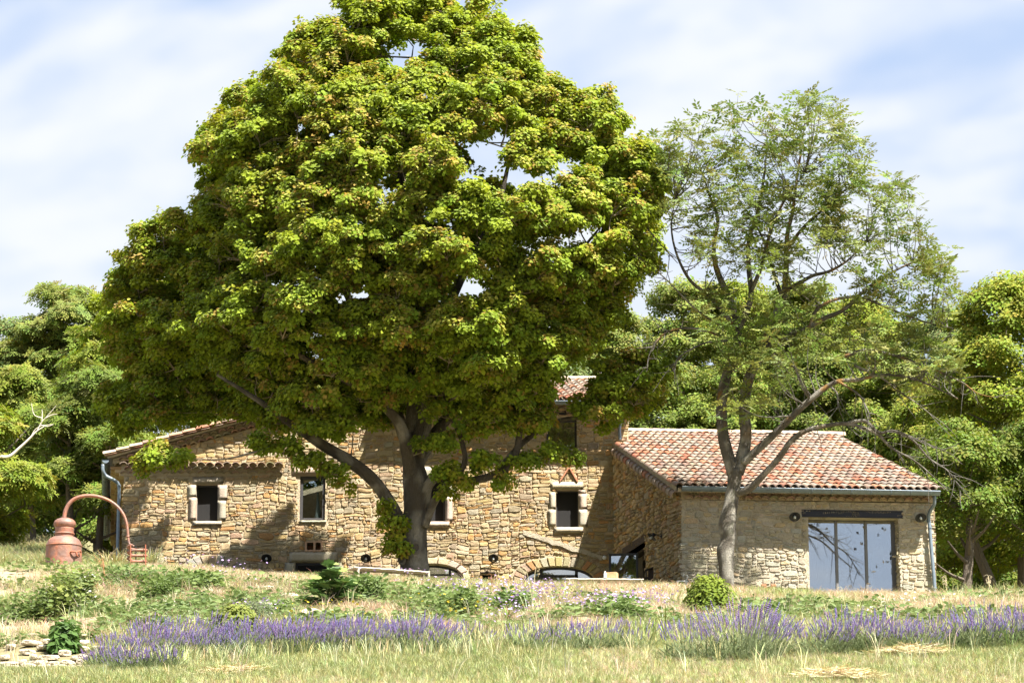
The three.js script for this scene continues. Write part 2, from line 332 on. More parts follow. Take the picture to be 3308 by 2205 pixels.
function stoneBlock([a, b, c, d], R, { gap = 0.012, proud = 0.03, warp = 1, tones = STONE_TONES, z = 0 }) {
  const g = new GB(), w = b - a, h = d - c, wx = (x, y) => x + warp * 0.20 * (fbm(x * 1.5, y * 1.5, z + 2, 2, 91) - 0.5), wy = (x, y) => y + warp * 0.20 * (fbm(x * 1.3, y * 1.3, z + 9, 2, 93) - 0.5);
  const tone = pick(tones, R()), k = 0.86 + 0.30 * R();
  g.col = tone.map((v, i) => v * k * (1 + (R() - 0.5) * 0.06));
  const j = () => 0.5 + R(), gx = gap, gy = gap, e0 = h * 0.24 * R() * (R() < 0.5), e1 = h * 0.24 * R() * (R() < 0.5), e2 = h * 0.24 * R() * (R() < 0.5), e3 = h * 0.24 * R() * (R() < 0.5);
  const ring = [[gx * j() + w * 0.10 * R(), gy * j() + e0], [w * (0.3 + 0.4 * R()), gy * 0.4 * j()], [w - gx * j() - w * 0.10 * R(), gy * j() + e1], [w - gx * j() * 0.6, h * (0.3 + 0.4 * R())], [w - gx * j() - w * 0.10 * R(), h - gy * j() - e2], [w * (0.3 + 0.4 * R()), h - gy * 0.4 * j()], [gx * j() + w * 0.10 * R(), h - gy * j() - e3], [gx * j() * 0.6, h * (0.3 + 0.4 * R())]];
  const p = proud * (0.45 + 0.9 * R()), tx = (R() - 0.5) * 0.25, ty = (R() - 0.5) * 0.35, rows = [];
  for (const [s, dep] of [[1, -0.014], [0.97, p * 0.5], [0.80, p]]) {
    const ins = Math.min(w, h) * (1 - s) * 0.5;
    rows.push(ring.map(([x, y]) => {
      const cx = w / 2, cy = h / 2, lx = Math.hypot(x - cx, y - cy) || 1, f = 1 - ins * 1.3 / lx, X = a + cx + (x - cx) * f, Y = c + cy + (y - cy) * f;
      const zz = dep + (dep > 0 ? (R() - 0.5) * p * 0.5 + p * (tx * (x - cx) / w + ty * (y - cy) / h) : 0);
      return g.v(wx(X, Y), wy(X, Y), zz, X, Y);
    }));
  }
  for (let k2 = 0; k2 < 2; k2++) for (let s = 0; s < 8; s++) { const n = (s + 1) % 8; g.q(rows[k2][s], rows[k2][n], rows[k2 + 1][n], rows[k2 + 1][s]); }
  const X = a + w / 2 + (R() - 0.5) * w * 0.3, Y = c + h / 2, mid = g.v(wx(X, Y), wy(X, Y), p * (1 + 0.3 * (R() - 0.4)), X, Y);
  for (let s = 0; s < 8; s++) g.t(rows[2][s], rows[2][(s + 1) % 8], mid);
  return g;
}
// lays stones on a face; `most` of them as parts of their own (the nearest and largest), the rest as one
function layStones(wall, rects, R, keep, opt, most, rank) {
  const all = rects.filter(keep).map((r) => ({ r, g: stoneBlock(r, R, opt), s: rank(r) }));
  all.sort((p, q) => q.s - p.s);
  const rest = new GB();
  all.forEach(({ g }, i) => { if (i < most) part('stone', g.build(false), M.stone, wall); else rest.add(g); });
  if (rest.n) stuff(part('rubble_stones', rest.build(false), M.stone, wall));
}
const shapeOf = (pts) => { const s = new THREE.Shape(); pts.forEach(([x, y], i) => (i ? s.lineTo(x, y) : s.moveTo(x, y))); s.closePath(); return s; };
const holeOf = (pts) => { const s = new THREE.Path(); pts.forEach(([x, y], i) => (i ? s.lineTo(x, y) : s.moveTo(x, y))); s.closePath(); return s; };
function slab(outline, holes, z0, z1) { const s = shapeOf(outline); s.holes = holes.map(holeOf); const g = new THREE.ExtrudeGeometry(s, { depth: z1 - z0, bevelEnabled: false }); g.translate(0, 0, z0); return g; }
function inside(poly, x, y) { let c = false; for (let i = 0, j = poly.length - 1; i < poly.length; j = i++) { const [xi, yi] = poly[i], [xj, yj] = poly[j]; if (yi > y !== yj > y && x < ((xj - xi) * (y - yi)) / (yj - yi) + xi) c = !c; } return c; }
const rectPoly = (x0, x1, y0, y1) => [[x0, y0], [x1, y0], [x1, y1], [x0, y1]];

// one rough dressed block with chipped edges (front face at z1)
function dressedBlock(x0, x1, y0, y1, z0, z1, R, tone = 1) {
  const g = new GB(), nx = Math.max(2, Math.round((x1 - x0) / 0.09)), ny = Math.max(2, Math.round((y1 - y0) / 0.09));
  g.col = [tone, tone, tone].map((t) => t * (0.94 + 0.12 * R()));
  const ids = [];
  for (let j = 0; j <= ny; j++) for (let i = 0; i <= nx; i++) {
    const e = i === 0 || j === 0 || i === nx || j === ny, w = e ? 0.007 : 0.004;
    const x = lerp(x0, x1, i / nx) + (R() - 0.5) * w * (e ? 1.6 : 1), y = lerp(y0, y1, j / ny) + (R() - 0.5) * w * (e ? 1.6 : 1);
    ids.push(g.v(x, y, z1 - (e ? 0.006 + 0.006 * R() : 0) + (R() - 0.5) * w, x, y));
  }
  for (let j = 0; j < ny; j++) for (let i = 0; i < nx; i++) { const a = j * (nx + 1) + i; g.q(ids[a], ids[a + 1], ids[a + nx + 2], ids[a + nx + 1]); }
  const rim = []; for (let i = 0; i < nx; i++) rim.push(i); for (let j = 0; j < ny; j++) rim.push(j * (nx + 1) + nx); for (let i = nx; i > 0; i--) rim.push(ny * (nx + 1) + i); for (let j = ny; j > 0; j--) rim.push(j * (nx + 1));
  const back = rim.map((k) => g.v(g.p[ids[k] * 3], g.p[ids[k] * 3 + 1], z0, g.p[ids[k] * 3] + 0.3, g.p[ids[k] * 3 + 1]));
  rim.forEach((k, i) => { const n = (i + 1) % rim.length; g.q(ids[rim[n]], ids[k], back[i], back[n]); });
  return g.build();
}

// ───────── clay roof tiles ─────────
const TILE_TONES = [[0.46, 0.33, 0.24], [0.43, 0.28, 0.195], [0.48, 0.37, 0.28], [0.40, 0.235, 0.155], [0.34, 0.28, 0.225], [0.45, 0.335, 0.26], [0.33, 0.135, 0.08], [0.26, 0.215, 0.18], [0.37, 0.27, 0.205], [0.40, 0.18, 0.105], [0.29, 0.175, 0.13], [0.41, 0.315, 0.20]];
// half-round tile: local z runs down the slope, y is up; wide end at z = len
function tileGB(r0, r1, len, th, tone, { arc = 2.75, seg = 7, inner = true, flip = 1 } = {}) {
  const g = new GB(); g.col = tone;
  const ring = (r, z) => { const o = []; for (let s = 0; s <= seg; s++) { const a = Math.PI / 2 + (s / seg - 0.5) * arc; o.push(g.v(Math.cos(a) * r, (Math.sin(a) * r - r0 * 0.25) * flip, z, (s / seg) * r * arc, z)); } return o; };
  const strip = (A, B, up) => { for (let s = 0; s < seg; s++) (up === (flip > 0)) ? g.q(A[s], B[s], B[s + 1], A[s + 1]) : g.q(A[s + 1], B[s + 1], B[s], A[s]); };
  strip(ring(r0, 0), ring(r1, len), true);
  if (inner) strip(ring(r0 - th, 0), ring(r1 - th, len), false);
  const A = ring(r1, len), B = ring(r1 - th, len); for (let s = 0; s < seg; s++) flip > 0 ? g.q(A[s], B[s], B[s + 1], A[s + 1]) : g.q(A[s + 1], B[s + 1], B[s], A[s]);
  return g;
}
// covers the slope between an eave and a ridge. E: left end of the eave, U: along the eave, S: down the slope, lengths in metres
function tileSlope(roof, E, U, S, width, length, pitch, lap, R, { skip = () => false, most = 300, weather = 0.5, cols0 = 0 }) {
  const N = U.clone().cross(S).normalize().multiplyScalar(-1); if (N.y < 0) N.multiplyScalar(-1);
  const X = N.clone().cross(S).normalize(), nC = Math.round(width / pitch), nR = Math.ceil(length / lap), list = [];
  const base = new THREE.Matrix4().makeBasis(X, N, S);
  for (let r = 0; r < nR; r++) for (let c = cols0; c <= nC; c++) {
    const down = length - r * lap, p = E.clone().addScaledVector(U, (c / nC) * width + (R() - 0.5) * 0.012).addScaledVector(S, down - length - lap - 0.07 + (R() - 0.5) * 0.03);
    if (skip(p, r, c)) continue;
    const low = 1 - r / nR, old = sstep(0.35, 0.95, fbm(c * 0.09, r * 0.16, 4, 3, 17) * 0.9 + low * weather * 0.6);
    let tone = pick(TILE_TONES, R());
    const orange = R() < 0.13;
    if (!orange) tone = mix3(mix3(tone, [0.52, 0.405, 0.31], 0.5 * (1 - old)), [0.25, 0.21, 0.175], 0.62 * old * R()); else tone = pick([[0.42, 0.165, 0.085], [0.38, 0.13, 0.07], [0.45, 0.20, 0.105]], R());
    const k = 0.9 + 0.2 * R();
    list.push({ m: base.clone().setPosition(p.addScaledVector(N, 0.035 + R() * 0.006)), tone: tone.map((v) => v * k * 0.86), r, tilt: -0.045 - R() * 0.02, yaw: (R() - 0.5) * 0.05, under: false });
    if (c < nC) { const q = E.clone().addScaledVector(U, ((c + 0.5) / nC) * width).addScaledVector(S, down - length - lap - 0.07); list.push({ m: base.clone().setPosition(q.addScaledVector(N, 0.02)), tone: tone.map((v) => v * 0.8), r, tilt: -0.03, yaw: 0, under: true }); }
  }
  const rest = new GB(); let n = 0;
  list.sort((a, b) => a.under - b.under || a.r - b.r);
  for (const t of list) {
    const g = t.under ? tileGB(0.080 * pitch / 0.172, 0.072 * pitch / 0.172, lap + 0.09, 0.012, t.tone, { inner: false, flip: -1, arc: 2.4, seg: 5 }) : tileGB(0.076 * pitch / 0.172, 0.092 * pitch / 0.172, lap + 0.1, 0.014, t.tone, { inner: t.r === 0 });
    const loc = mat4(V(0, 0, 0), -t.tilt * 0 + 0, t.yaw, 0, 1).premultiply(new THREE.Matrix4().makeRotationX(t.tilt));
    const m = t.m.clone().multiply(loc);
    if (!t.under && n < most) { n++; const o = part('roof_tile', g.build(), M.tile, roof); o.applyMatrix4(m); } else rest.add(g, m);
  }
  if (rest.n) stuff(part('roof_tiles_beyond', rest.build(), M.tile, roof));
}
// one course of tile ends under the eaves, from A to B; each tile sticks out along `out`
function eaveCourse(parent, A, B, out, reach, pitch, R, { r = 0.105, shift = 0, dark = 1, asParts = true, arc = 2.5 } = {}) {
  const L = A.distanceTo(B), U = B.clone().sub(A).normalize(), n = Math.floor((L - shift * pitch) / pitch), O = out.clone().normalize(), Y = O.clone().cross(U).normalize(); if (Y.y < 0) Y.multiplyScalar(-1);
  const X = Y.clone().cross(O), rest = new GB();
  for (let k = 0; k <= n; k++) {
    const p = A.clone().addScaledVector(U, (k + shift + 0.5) * pitch).addScaledVector(O, -0.16); if (p.clone().sub(A).dot(U) > L - 0.02) continue;
    const t = pick([[0.36, 0.27, 0.185], [0.40, 0.30, 0.21], [0.33, 0.235, 0.165], [0.42, 0.33, 0.24]], R()).map((v) => v * dark * (0.85 + 0.3 * R()));
    const m = new THREE.Matrix4().makeBasis(X, Y, O).setPosition(p.addScaledVector(O, (R() - 0.5) * 0.03).addScaledVector(Y, (R() - 0.5) * 0.012)).multiply(new THREE.Matrix4().makeRotationZ((R() - 0.5) * 0.12));
    const g = tileGB(r, r * 1.04, 0.16 + reach, 0.016, t, { arc, seg: 8 });
    if (asParts) { const o = part('eave_tile', g.build(), M.tile, parent); o.applyMatrix4(m); } else rest.add(g, m);
  }
  if (rest.n) stuff(part('eave_tiles_beyond', rest.build(), M.tile, parent));
}
// half-round gutter between A and B
function gutterGB(A, B, r, up = V(0, 1, 0)) {
  const g = new GB(), d = B.clone().sub(A).normalize(), s = d.clone().cross(up).normalize(), n = 10, L = A.distanceTo(B);
  const row = (P, rr) => { const o = []; for (let k = 0; k <= n; k++) { const a = Math.PI + (k / n) * Math.PI; o.push(g.v(P.x + s.x * Math.cos(a) * rr, P.y + Math.sin(a) * rr, P.z + s.z * Math.cos(a) * rr, k * 0.03, P.distanceTo(A))); } return o; };
  const a = row(A, r), b = row(B, r), c = row(A, r - 0.006), e = row(B, r - 0.006);
  for (let k = 0; k < n; k++) { g.q(a[k], b[k], b[k + 1], a[k + 1]); g.q(c[k + 1], e[k + 1], e[k], c[k]); }
  g.q(a[0], c[0], e[0], b[0]); g.q(a[n], b[n], e[n], c[n]);
  for (const [P, flip] of [[A, 0], [B, 1]]) { const o = row(P, r), m = g.v(P.x, P.y, P.z); for (let k = 0; k < n; k++) flip ? g.t(m, o[k], o[k + 1]) : g.t(m, o[k + 1], o[k]); }
  const bead = new GB().tube([A.clone().addScaledVector(s, -r), B.clone().addScaledVector(s, -r)], [0.011, 0.011], 6), bead2 = new GB().tube([A.clone().addScaledVector(s, r), B.clone().addScaledVector(s, r)], [0.011, 0.011], 6);
  return g.add(bead).add(bead2);
}
function windowFrame(parent, x0, x1, y0, y1, z, t, dep, mat, name = 'window_frame') {
  const g = new GB();
  g.box(x0, x0 + t, y0, y1, z - dep, z, 0.004); g.box(x1 - t, x1, y0, y1, z - dep, z, 0.004); g.box(x0 + t, x1 - t, y1 - t, y1, z - dep, z, 0.004); g.box(x0 + t, x1 - t, y0, y0 + t, z - dep, z, 0.004);
  return part(name, g.build(), mat, parent);
}
const box = (...a) => new GB().box(...a).build();

// ═════════ the old farmhouse ═════════
const HD = 76, HO = at(390, 1840, HD); HO.y = ground(HO.x, -HD) - 0.5;
const house = thing('stone_farmhouse', 'old honey stone farmhouse with arched ground floor openings behind the big tree', 'farmhouse', HO);
const hp = (px, py, w = 0) => { const p = hit(px, py, V(0, 0, -HD + w), V(0, 0, 1)); return [p.x - HO.x, p.y - HO.y]; };
const hx = (px, py = 1700) => hp(px, py)[0], hy = (py) => hp(1200, py)[1];
{
  const R = rngOf(11);
  const XR = hx(2030, 1360), yE = hy(1497), slopeTop = hp(1250, 1262), eaveU = hy(1302), xU = hx(1250, 1300);
  const outline = [[0, 0], [XR, 0], [XR, eaveU + 0.06], [xU, eaveU + 0.06], [xU, slopeTop[1]], [0, yE]];
  const winPx = { small_left: [633, 703, 1564, 1683], tall: [969, 1049, 1536, 1681], behind: [1352, 1438, 1545, 1685], right: [1796, 1869, 1582, 1702], upper: [1765, 1864, 1352, 1452] };
  const win = Object.fromEntries(Object.entries(winPx).map(([k, [a, b, c, d]]) => { const [x0, y1] = hp(a, c), [x1, y0] = hp(b, d); return [k, [x0, x1, y0, y1]]; }));
  const arch = (cxp, topPx, halfPx, basePy, pow) => { const c = hx(cxp, basePy), hw = halfPx / 123.7, top = hy(topPx), spring = hy(basePy), o = [[c + hw, 0.3]]; for (let k = 0; k <= 20; k++) { const a = (k / 20) * Math.PI; o.push([c + Math.cos(a) * hw, spring + (top - spring) * Math.pow(Math.sin(a), pow)]); } o.push([c - hw, 0.3]); return o; };
  const archL = arch(685, 1826, 66, 1850, 0.8), archM = arch(1393, 1820, 106, 1880, 0.75), archR = arch(1806, 1829, 117, 1892, 0.62);
  const cellar = rectPoly(hx(953, 1830), hx(1075, 1830), 0.3, hy(1816)), niche = rectPoly(hx(1558, 1860), hx(1597, 1860), hy(1888), hy(1851)), vents = [[991, 1012], [1019, 1036]].map(([a, b]) => rectPoly(hx(a, 1765), hx(b, 1765), hy(1776), hy(1753)));
  const low = rectPoly(hx(1240, 1855), hx(1312, 1855), 0.3, hy(1850));
  const holes = [...Object.values(win).map((w) => rectPoly(...w)), archL, archM, archR, cellar, niche, ...vents, low];
  const wall = part('front_wall', slab(outline, holes, -0.6, -0.004), M.mortar, house);

  // dressed stone round the openings: kept clear of rubble
  const clear = [];
  const dress = (name, a, b, c, d, z1 = 0.045, tone = 1, parent = house) => { const [x0, y1] = hp(a, c), [x1, y0] = hp(b, d); clear.push([x0, x1, y0, y1]); return part(name, dressedBlock(x0, x1, y0, y1, -0.4, z1, R, tone), M.dressed, parent); };
  dress('window_lintel', 622, 721, 1541, 1563.5); dress('window_jamb', 606, 632.5, 1567, 1606); dress('window_jamb', 611, 632.5, 1607, 1681); dress('window_jamb', 703.5, 733, 1567, 1616); dress('window_jamb', 703.5, 729, 1617, 1681); dress('window_sill', 623, 716, 1683.5, 1698, 0.07);
  dress('window_lintel', 945, 1060, 1508, 1535, 0.05); dress('window_sill', 967, 1053, 1681.5, 1689, 0.06);
  dress('window_lintel', 1340, 1456, 1508, 1544, 0.05, 1.05); dress('window_jamb', 1438.5, 1470, 1545, 1604, 0.05, 1.1); dress('window_jamb', 1438.5, 1462, 1605, 1685, 0.05, 1.1); dress('window_jamb', 1325, 1351.5, 1545, 1685, 0.05); dress('window_sill', 1335, 1452, 1685.5, 1703, 0.08, 1.1);
  dress('window_lintel', 1779, 1884, 1557, 1581.5, 0.05, 1.12); dress('window_jamb', 1774, 1795.5, 1590, 1645, 0.045, 1.1); dress('window_jamb', 1771, 1795.5, 1646, 1701, 0.045, 1.1); dress('window_jamb', 1869.5, 1893, 1583, 1594, 0.045, 0.85); dress('window_jamb', 1869.5, 1896, 1595, 1645, 0.045, 1.12); dress('window_jamb', 1869.5, 1898, 1646, 1702, 0.045, 1.12); dress('window_sill', 1791, 1884, 1703, 1722, 0.075, 1.12);
  dress('door_lintel', 935, 1090, 1783, 1815.5, 0.05, 1.08); dress('door_jamb', 920, 952.5, 1817, 1880, 0.04, 1); dress('door_jamb', 1075.5, 1103, 1816, 1880, 0.04, 1.02);
  dress('window_sill', 1750, 1874, 1452, 1459, 0.06, 0.9);

  // stones
  const top = (x) => (x > xU ? eaveU : lerp(yE, slopeTop[1], clamp(x / xU)));
  const archBand = (p, t) => { const c = p[10 + 1][0], y0 = p[1][1]; return p.map(([x, y]) => [c + (x - c) * (1 + t / Math.abs(p[0][0] - c)), y > 0.4 ? y0 + (y - y0) * (1 + t / (p[11][1] - y0)) : y]); };
  const bands = [archBand(archL, 0.30), archBand(archM, 0.16), archBand(archR, 0.26)];
  const bandYs = [[hx(385, 1500), hx(908, 1500), hy(1537), hy(1497)]];
  const openings = [...holes.map((h) => h), ...bands];
  const keep = ([a, b, c, d]) => {
    const x = (a + b) / 2, y = (c + d) / 2;
    if (y > top(x) - 0.05 || d > top(a) + 0.06 || d > top(b) + 0.06) return false;
    for (const q of [...clear, ...bandYs]) { const ox = Math.min(b, q[1]) - Math.max(a, q[0]), oy = Math.min(d, q[3]) - Math.max(c, q[2]); if (ox > 0.025 && oy > 0.02) return false; }
    for (const o of openings) { let n = 0; for (const [s, t] of [[0.06, 0.1], [0.94, 0.1], [0.06, 0.9], [0.94, 0.9], [0.5, 0.5], [0.5, 0.1], [0.5, 0.9]]) n += inside(o, lerp(a, b, s), lerp(c, d, t)); if (n) return false; }
    return true;
  };
  // the wall was raised in several campaigns: patches with stones of different size and tone, edges following old corners
  const px0 = (v) => hx(v, 1700), xs = [0, px0(930), px0(1082), px0(1680), XR], rects = [];
  const sub = (r, depth = 0) => { // stones that touch an opening are split again so that the masonry closes in on it
    if (keep(r)) { rects.push(r); return; }
    const [a, b, c, d] = r; if (depth > 2 || (b - a < 0.09 && d - c < 0.07)) return;
    if (b - a > (d - c) * 1.3) { const m = (a + b) / 2; sub([a, m, c, d], depth + 1); sub([m, b, c, d], depth + 1); } else { const m = (c + d) / 2; sub([a, b, c, m], depth + 1); sub([a, b, m, d], depth + 1); }
  };
  const sizes = [0.050, 0.034, 0.042, 0.042];
  for (let k = 0; k < 4; k++) {
    const x0 = xs[k], x1 = xs[k + 1];
    for (let y = 0; y < slopeTop[1] + 0.5; y += 1.2) splitFace(x0, x1, y, y + 1.2, R, sizes[k]).forEach((r) => sub(r));
  }
  layStones(wall, rects, R, () => true, { proud: 0.026, gap: 0.009, z: 0 }, 300, ([a, b, c, d]) => (b - a) * (d - c) * (c > hy(1895) && d < hy(1540) ? 3 : 0.3) * (b < hx(1000) ? 0.8 : 1));

  // voussoirs of the three arches
  const vous = (p, t, n, tone, z, parent) => {
    const m = archBand(p, t);
    for (let k = 0; k < n; k++) {
      const f = (q, u) => { const s = 1 + u * 20, i = Math.min(20, Math.floor(s)); return [lerp(q[i][0], q[Math.min(21, i + 1)][0], s - i), lerp(q[i][1], q[Math.min(21, i + 1)][1], s - i)]; };
      const u0 = k / n + 0.006, u1 = (k + 1) / n - 0.006, q = [f(p, u0), f(m, u0), f(m, u1), f(p, u1)], g = new GB(), zz = z + 0.02 * R();
      const tn = pick(tone, R()).map((v) => v * (0.9 + 0.2 * R())); g.col = tn;
      const P = q.map(([x, y]) => V(x + (R() - 0.5) * 0.02, y + (R() - 0.5) * 0.01, zz)), B = q.map(([x, y]) => V(x, y, -0.35)), cx = P.reduce((s, v) => s.add(v), V(0, 0, 0)).multiplyScalar(0.25), I = P.map((v) => v.clone().lerp(cx, 0.12).setZ(zz + 0.02));
      g.quad(I[3], I[2], I[1], I[0]); for (let i = 0; i < 4; i++) { const j = (i + 1) % 4; g.quad(P[j], P[i], I[i], I[j]); g.quad(B[j], B[i], P[i], P[j]); }
      part('arch_stone', g.build(false), M.stone, parent);
    }
  };
  vous(archL, 0.28, 11, LIME_TONES, 0.01, wall); vous(archM, 0.15, 9, [[0.62, 0.53, 0.39], [0.60, 0.50, 0.36]], 0.03, wall); vous(archR, 0.25, 17, STONE_TONES, 0.01, wall);
  // mortar trace of an older, lower roof and the straight joint beside it
  { const g = new GB(), a = hp(1690, 1720), b = hp(1945, 1802), n = 16; g.col = [0.54, 0.46, 0.34]; const L = [], U2 = [];
    for (let k = 0; k <= n; k++) { const x = lerp(a[0], b[0], k / n), y = lerp(a[1], b[1], k / n) + (R() - 0.5) * 0.03; L.push(V(x, y - 0.045 - R() * 0.03, 0.045 + R() * 0.01)); U2.push(V(x, y + 0.05 + R() * 0.03, 0.045 + R() * 0.01)); }
    for (let k = 0; k < n; k++) { g.quad(L[k], L[k + 1], U2[k + 1], U2[k]); const l0 = L[k].clone().setZ(-0.02), l1 = L[k + 1].clone().setZ(-0.02), u0 = U2[k].clone().setZ(-0.02), u1 = U2[k + 1].clone().setZ(-0.02); g.quad(l0, l1, L[k + 1], L[k]); g.quad(U2[k], U2[k + 1], u1, u0); }
    part('old_roof_line', g.build(), M.limeMortar, wall, 'pale slanting mortar line of an older lower roof'); }

  // windows
  const pane = (parent, x0, x1, y0, y1, z, mat = M.glass) => part('pane', box(x0, x1, y0, y1, z - 0.006, z), mat, parent);
  const screen = (parent, x0, x1, y0, y1, z) => part('blind', box(x0, x1, y0, y1, z - 0.01, z), M.shade, parent);
  const win1 = (key, z, t, mat, blind, label) => { const [x0, x1, y0, y1] = win[key]; const w = windowFrame(house, x0 + 0.002, x1 - 0.002, y0 + 0.002, y1 - 0.002, z, t, 0.07, mat, 'window'); if (blind) screen(w, x0 + t, x1 - t, y0 + t, y1 - t, z - 0.035); else pane(w, x0 + t, x1 - t, y0 + t, y1 - t, z - 0.03, key === 'tall' ? M.glassOld : M.glass); if (label) w.userData.label = label; return w; };
  win1('small_left', -0.16, 0.035, M.frame, true, 'small window with a dark blind in a stone surround, left of the tree');
  const wt = win1('tall', -0.06, 0.075, M.frame, false, 'tall dark wooden window left of the tree trunk');
  { const [x0, x1, y0, y1] = win.tall; part('curtain', new GB().tube([V(x0 + 0.46, y0 + 0.06, -0.28), V(x0 + 0.47, y0 + 0.35, -0.28), V(x0 + 0.45, y0 + 0.8, -0.3)], [0.10, 0.06, 0.02], 10).build(), M.white, wt); }
  win1('behind', -0.2, 0.05, M.frame, true, 'window with a dark blind half hidden by the tree trunk');
  win1('right', -0.16, 0.03, M.frame, true, 'small window with a dark blind under a tile triangle');
  win1('upper', -0.16, 0.055, M.frame, false, 'upper window reflecting the sky behind leaves');
  part('steel_lintel', box(hx(1738, 1330), hx(1888, 1330), hy(1341), hy(1326), -0.3, 0.012, 0.004), M.beam, house);
  // triangle of two leaning tiles over the right window
  for (const [a, b] of [[[1809, 1555], [1837, 1512]], [[1866, 1557], [1839, 1510]]]) { const A = hp(...a), B = hp(...b), L = Math.hypot(B[0] - A[0], B[1] - A[1]); const m = part('relief_tile', box(0, L, -0.022, 0.022, -0.1, 0.075, 0.006), M.terracotta, house); m.position.set(A[0], A[1], 0); m.rotation.z = Math.atan2(B[1] - A[1], B[0] - A[0]); }
  // vent with two square holes
  { const f = new GB(), [x0, y1] = hp(985, 1749), [x1, y0] = hp(1042, 1781), a = hx(991, 1765), b = hx(1012, 1765), c = hx(1019, 1765), d = hx(1036, 1765), v0 = hy(1776), v1 = hy(1753);
    f.box(x0, a, y0, y1, -0.1, 0.05); f.box(b, c, y0, y1, -0.1, 0.052); f.box(d, x1, y0, y1, -0.1, 0.05); f.box(a, b, v1, y1, -0.1, 0.049); f.box(c, d, v1, y1, -0.1, 0.049); f.box(a, b, y0, v0, -0.1, 0.049); f.box(c, d, y0, v0, -0.1, 0.049);
    const m = part('vent', f.build(), std({ color: rgb(0.52, 0.33, 0.21), roughness: 1 }), house); part('vent_back', box(x0, x1, y0, y1, -0.45, -0.4), M.terracotta, m); }
  // doors and glazing of the ground floor
  const glazed = (name, poly, z, bars, label) => {
    const w = part(name, (() => { const g = new GB(); const P = poly, c = P.reduce((s, p) => s + p[0], 0) / P.length; for (let i = 0; i < P.length; i++) { const a = P[i], b = P[(i + 1) % P.length], s = (p) => [c + (p[0] - c) * 0.955, p[1] - (p[1] > 0.4 ? 0.05 : 0)], a2 = s(a), b2 = s(b); const Q = (p, zz) => V(p[0], p[1], zz); g.quad(Q(a2, z), Q(b2, z), Q(b, z), Q(a, z)); g.quad(Q(a2, z - 0.06), Q(b2, z - 0.06), Q(b2, z), Q(a2, z)); } return g.build(); })(), M.frame, house, label);
    part('pane', slab(poly, [], z - 0.045, z - 0.04), M.glass, w);
    for (const [a, b, c, d] of bars) part('glazing_bar', box(a, b, c, d, z - 0.05, z + 0.006, 0.004), M.frame, w);
    return w;
  };
  glazed('arched_window', archL, -0.12, [], 'low arched window at the left end, mostly behind grass');
  glazed('arched_window', archM, -0.28, [[hx(1449, 1860), hx(1456, 1860), 0.3, hy(1829)], [hx(1330, 1860), hx(1449, 1860), hy(1853), hy(1848)]], 'arched window behind the tree trunk');
  glazed('arched_window', archR, -0.16, [[hx(1738, 1860), hx(1753, 1860), 0.3, hy(1836)], [hx(1753, 1860), hx(1868, 1860), hy(1861), hy(1853)], [hx(1858, 1860), hx(1868, 1860), 0.3, hy(1836)]], 'wide arched window behind the right hand bench');
  { const d = windowFrame(house, cellar[0][0], cellar[1][0], 0.32, cellar[2][1] - 0.004, -0.07, 0.06, 0.08, M.dark, 'cellar_door'); pane(d, cellar[0][0] + 0.06, cellar[1][0] - 0.06, 0.4, cellar[2][1] - 0.066, -0.1, M.shade); d.userData.label = 'dark cellar door under a long pale lintel'; }
  { const d = windowFrame(house, low[0][0], low[1][0], 0.32, low[2][1] - 0.004, -0.02, 0.045, 0.06, M.woodDark, 'cellar_window'); pane(d, low[0][0] + 0.045, low[1][0] - 0.045, 0.37, low[2][1] - 0.05, -0.05); }
  part('niche_back', box(niche[0][0], niche[1][0], niche[0][1], niche[2][1], -0.4, -0.35), M.shade, house); part('niche_lintel', box(hx(1552, 1850), hx(1601, 1850), hy(1851), hy(1847), -0.1, 0.05, 0.008), M.woodDark, house);

  // courses of tile ends: level band on the left, and along the rising verge
  const z = 0, band = part('eave_band', box(hx(392, 1500), hx(906, 1500), hy(1536), hy(1499), -0.1, 0.03), M.mortar, house);
  [[1533, 0.09], [1520.5, 0.17], [1508, 0.25]].forEach(([py, reach], k) => eaveCourse(band, V(hx(388, 1500), hy(py), z), V(hx(908, 1500), hy(py), z), V(0, 0, 1), reach, 0.226, R, { shift: (k % 2) * 0.5, r: 0.118, arc: 2.1 }));
  const verge = part('gable_verge', slab([[-0.3, yE - 0.02], [xU - 0.3, slopeTop[1] - 0.02 + 0.0], [xU - 0.3, slopeTop[1] + 0.12], [-0.3, yE + 0.12]], [], -0.1, 0.03), M.mortar, house);
  [[0.0, 0.11], [0.11, 0.19]].forEach(([dy, reach], k) => eaveCourse(verge, V(-0.25, yE - 0.1 + dy, 0), V(xU - 0.3, slopeTop[1] - 0.1 + dy, 0), V(0, 0, 1), reach, 0.226, R, { shift: k * 0.5, r: 0.112, arc: 2.2 }));
  // left roof slope (falls to the side eave), and its verge tiles
  const sideDir = V(-0.1336, 0, -1).normalize(), deep = 12.35 / -sideDir.z;
  const roofL = new THREE.Group(); roofL.name = 'roof'; house.add(roofL);
  { const g = new GB(), A = V(-0.42, yE + 0.10, 0.2), B = V(xU + 0.2, slopeTop[1] + 0.22, 0.2), D = sideDir.clone().multiplyScalar(deep), up = V(0, 0.05, 0);
    const q = [A, B, B.clone().add(D), A.clone().add(D)], t = q.map((p) => p.clone().add(up)); g.quad(...t); g.quad(q[3], q[2], q[1], q[0]); for (let i = 0; i < 4; i++) { const j = (i + 1) % 4; g.quad(q[i], q[j], t[j], t[i]); }
    part('roof_bed', g.build(), M.mortar, roofL);
    const dir = A.clone().sub(B).normalize(), N = V(-dir.y, dir.x, 0).multiplyScalar(dir.x > 0 ? 1 : -1); if (N.y < 0) N.multiplyScalar(-1);
    const X = N.clone().cross(dir), L = A.distanceTo(B);
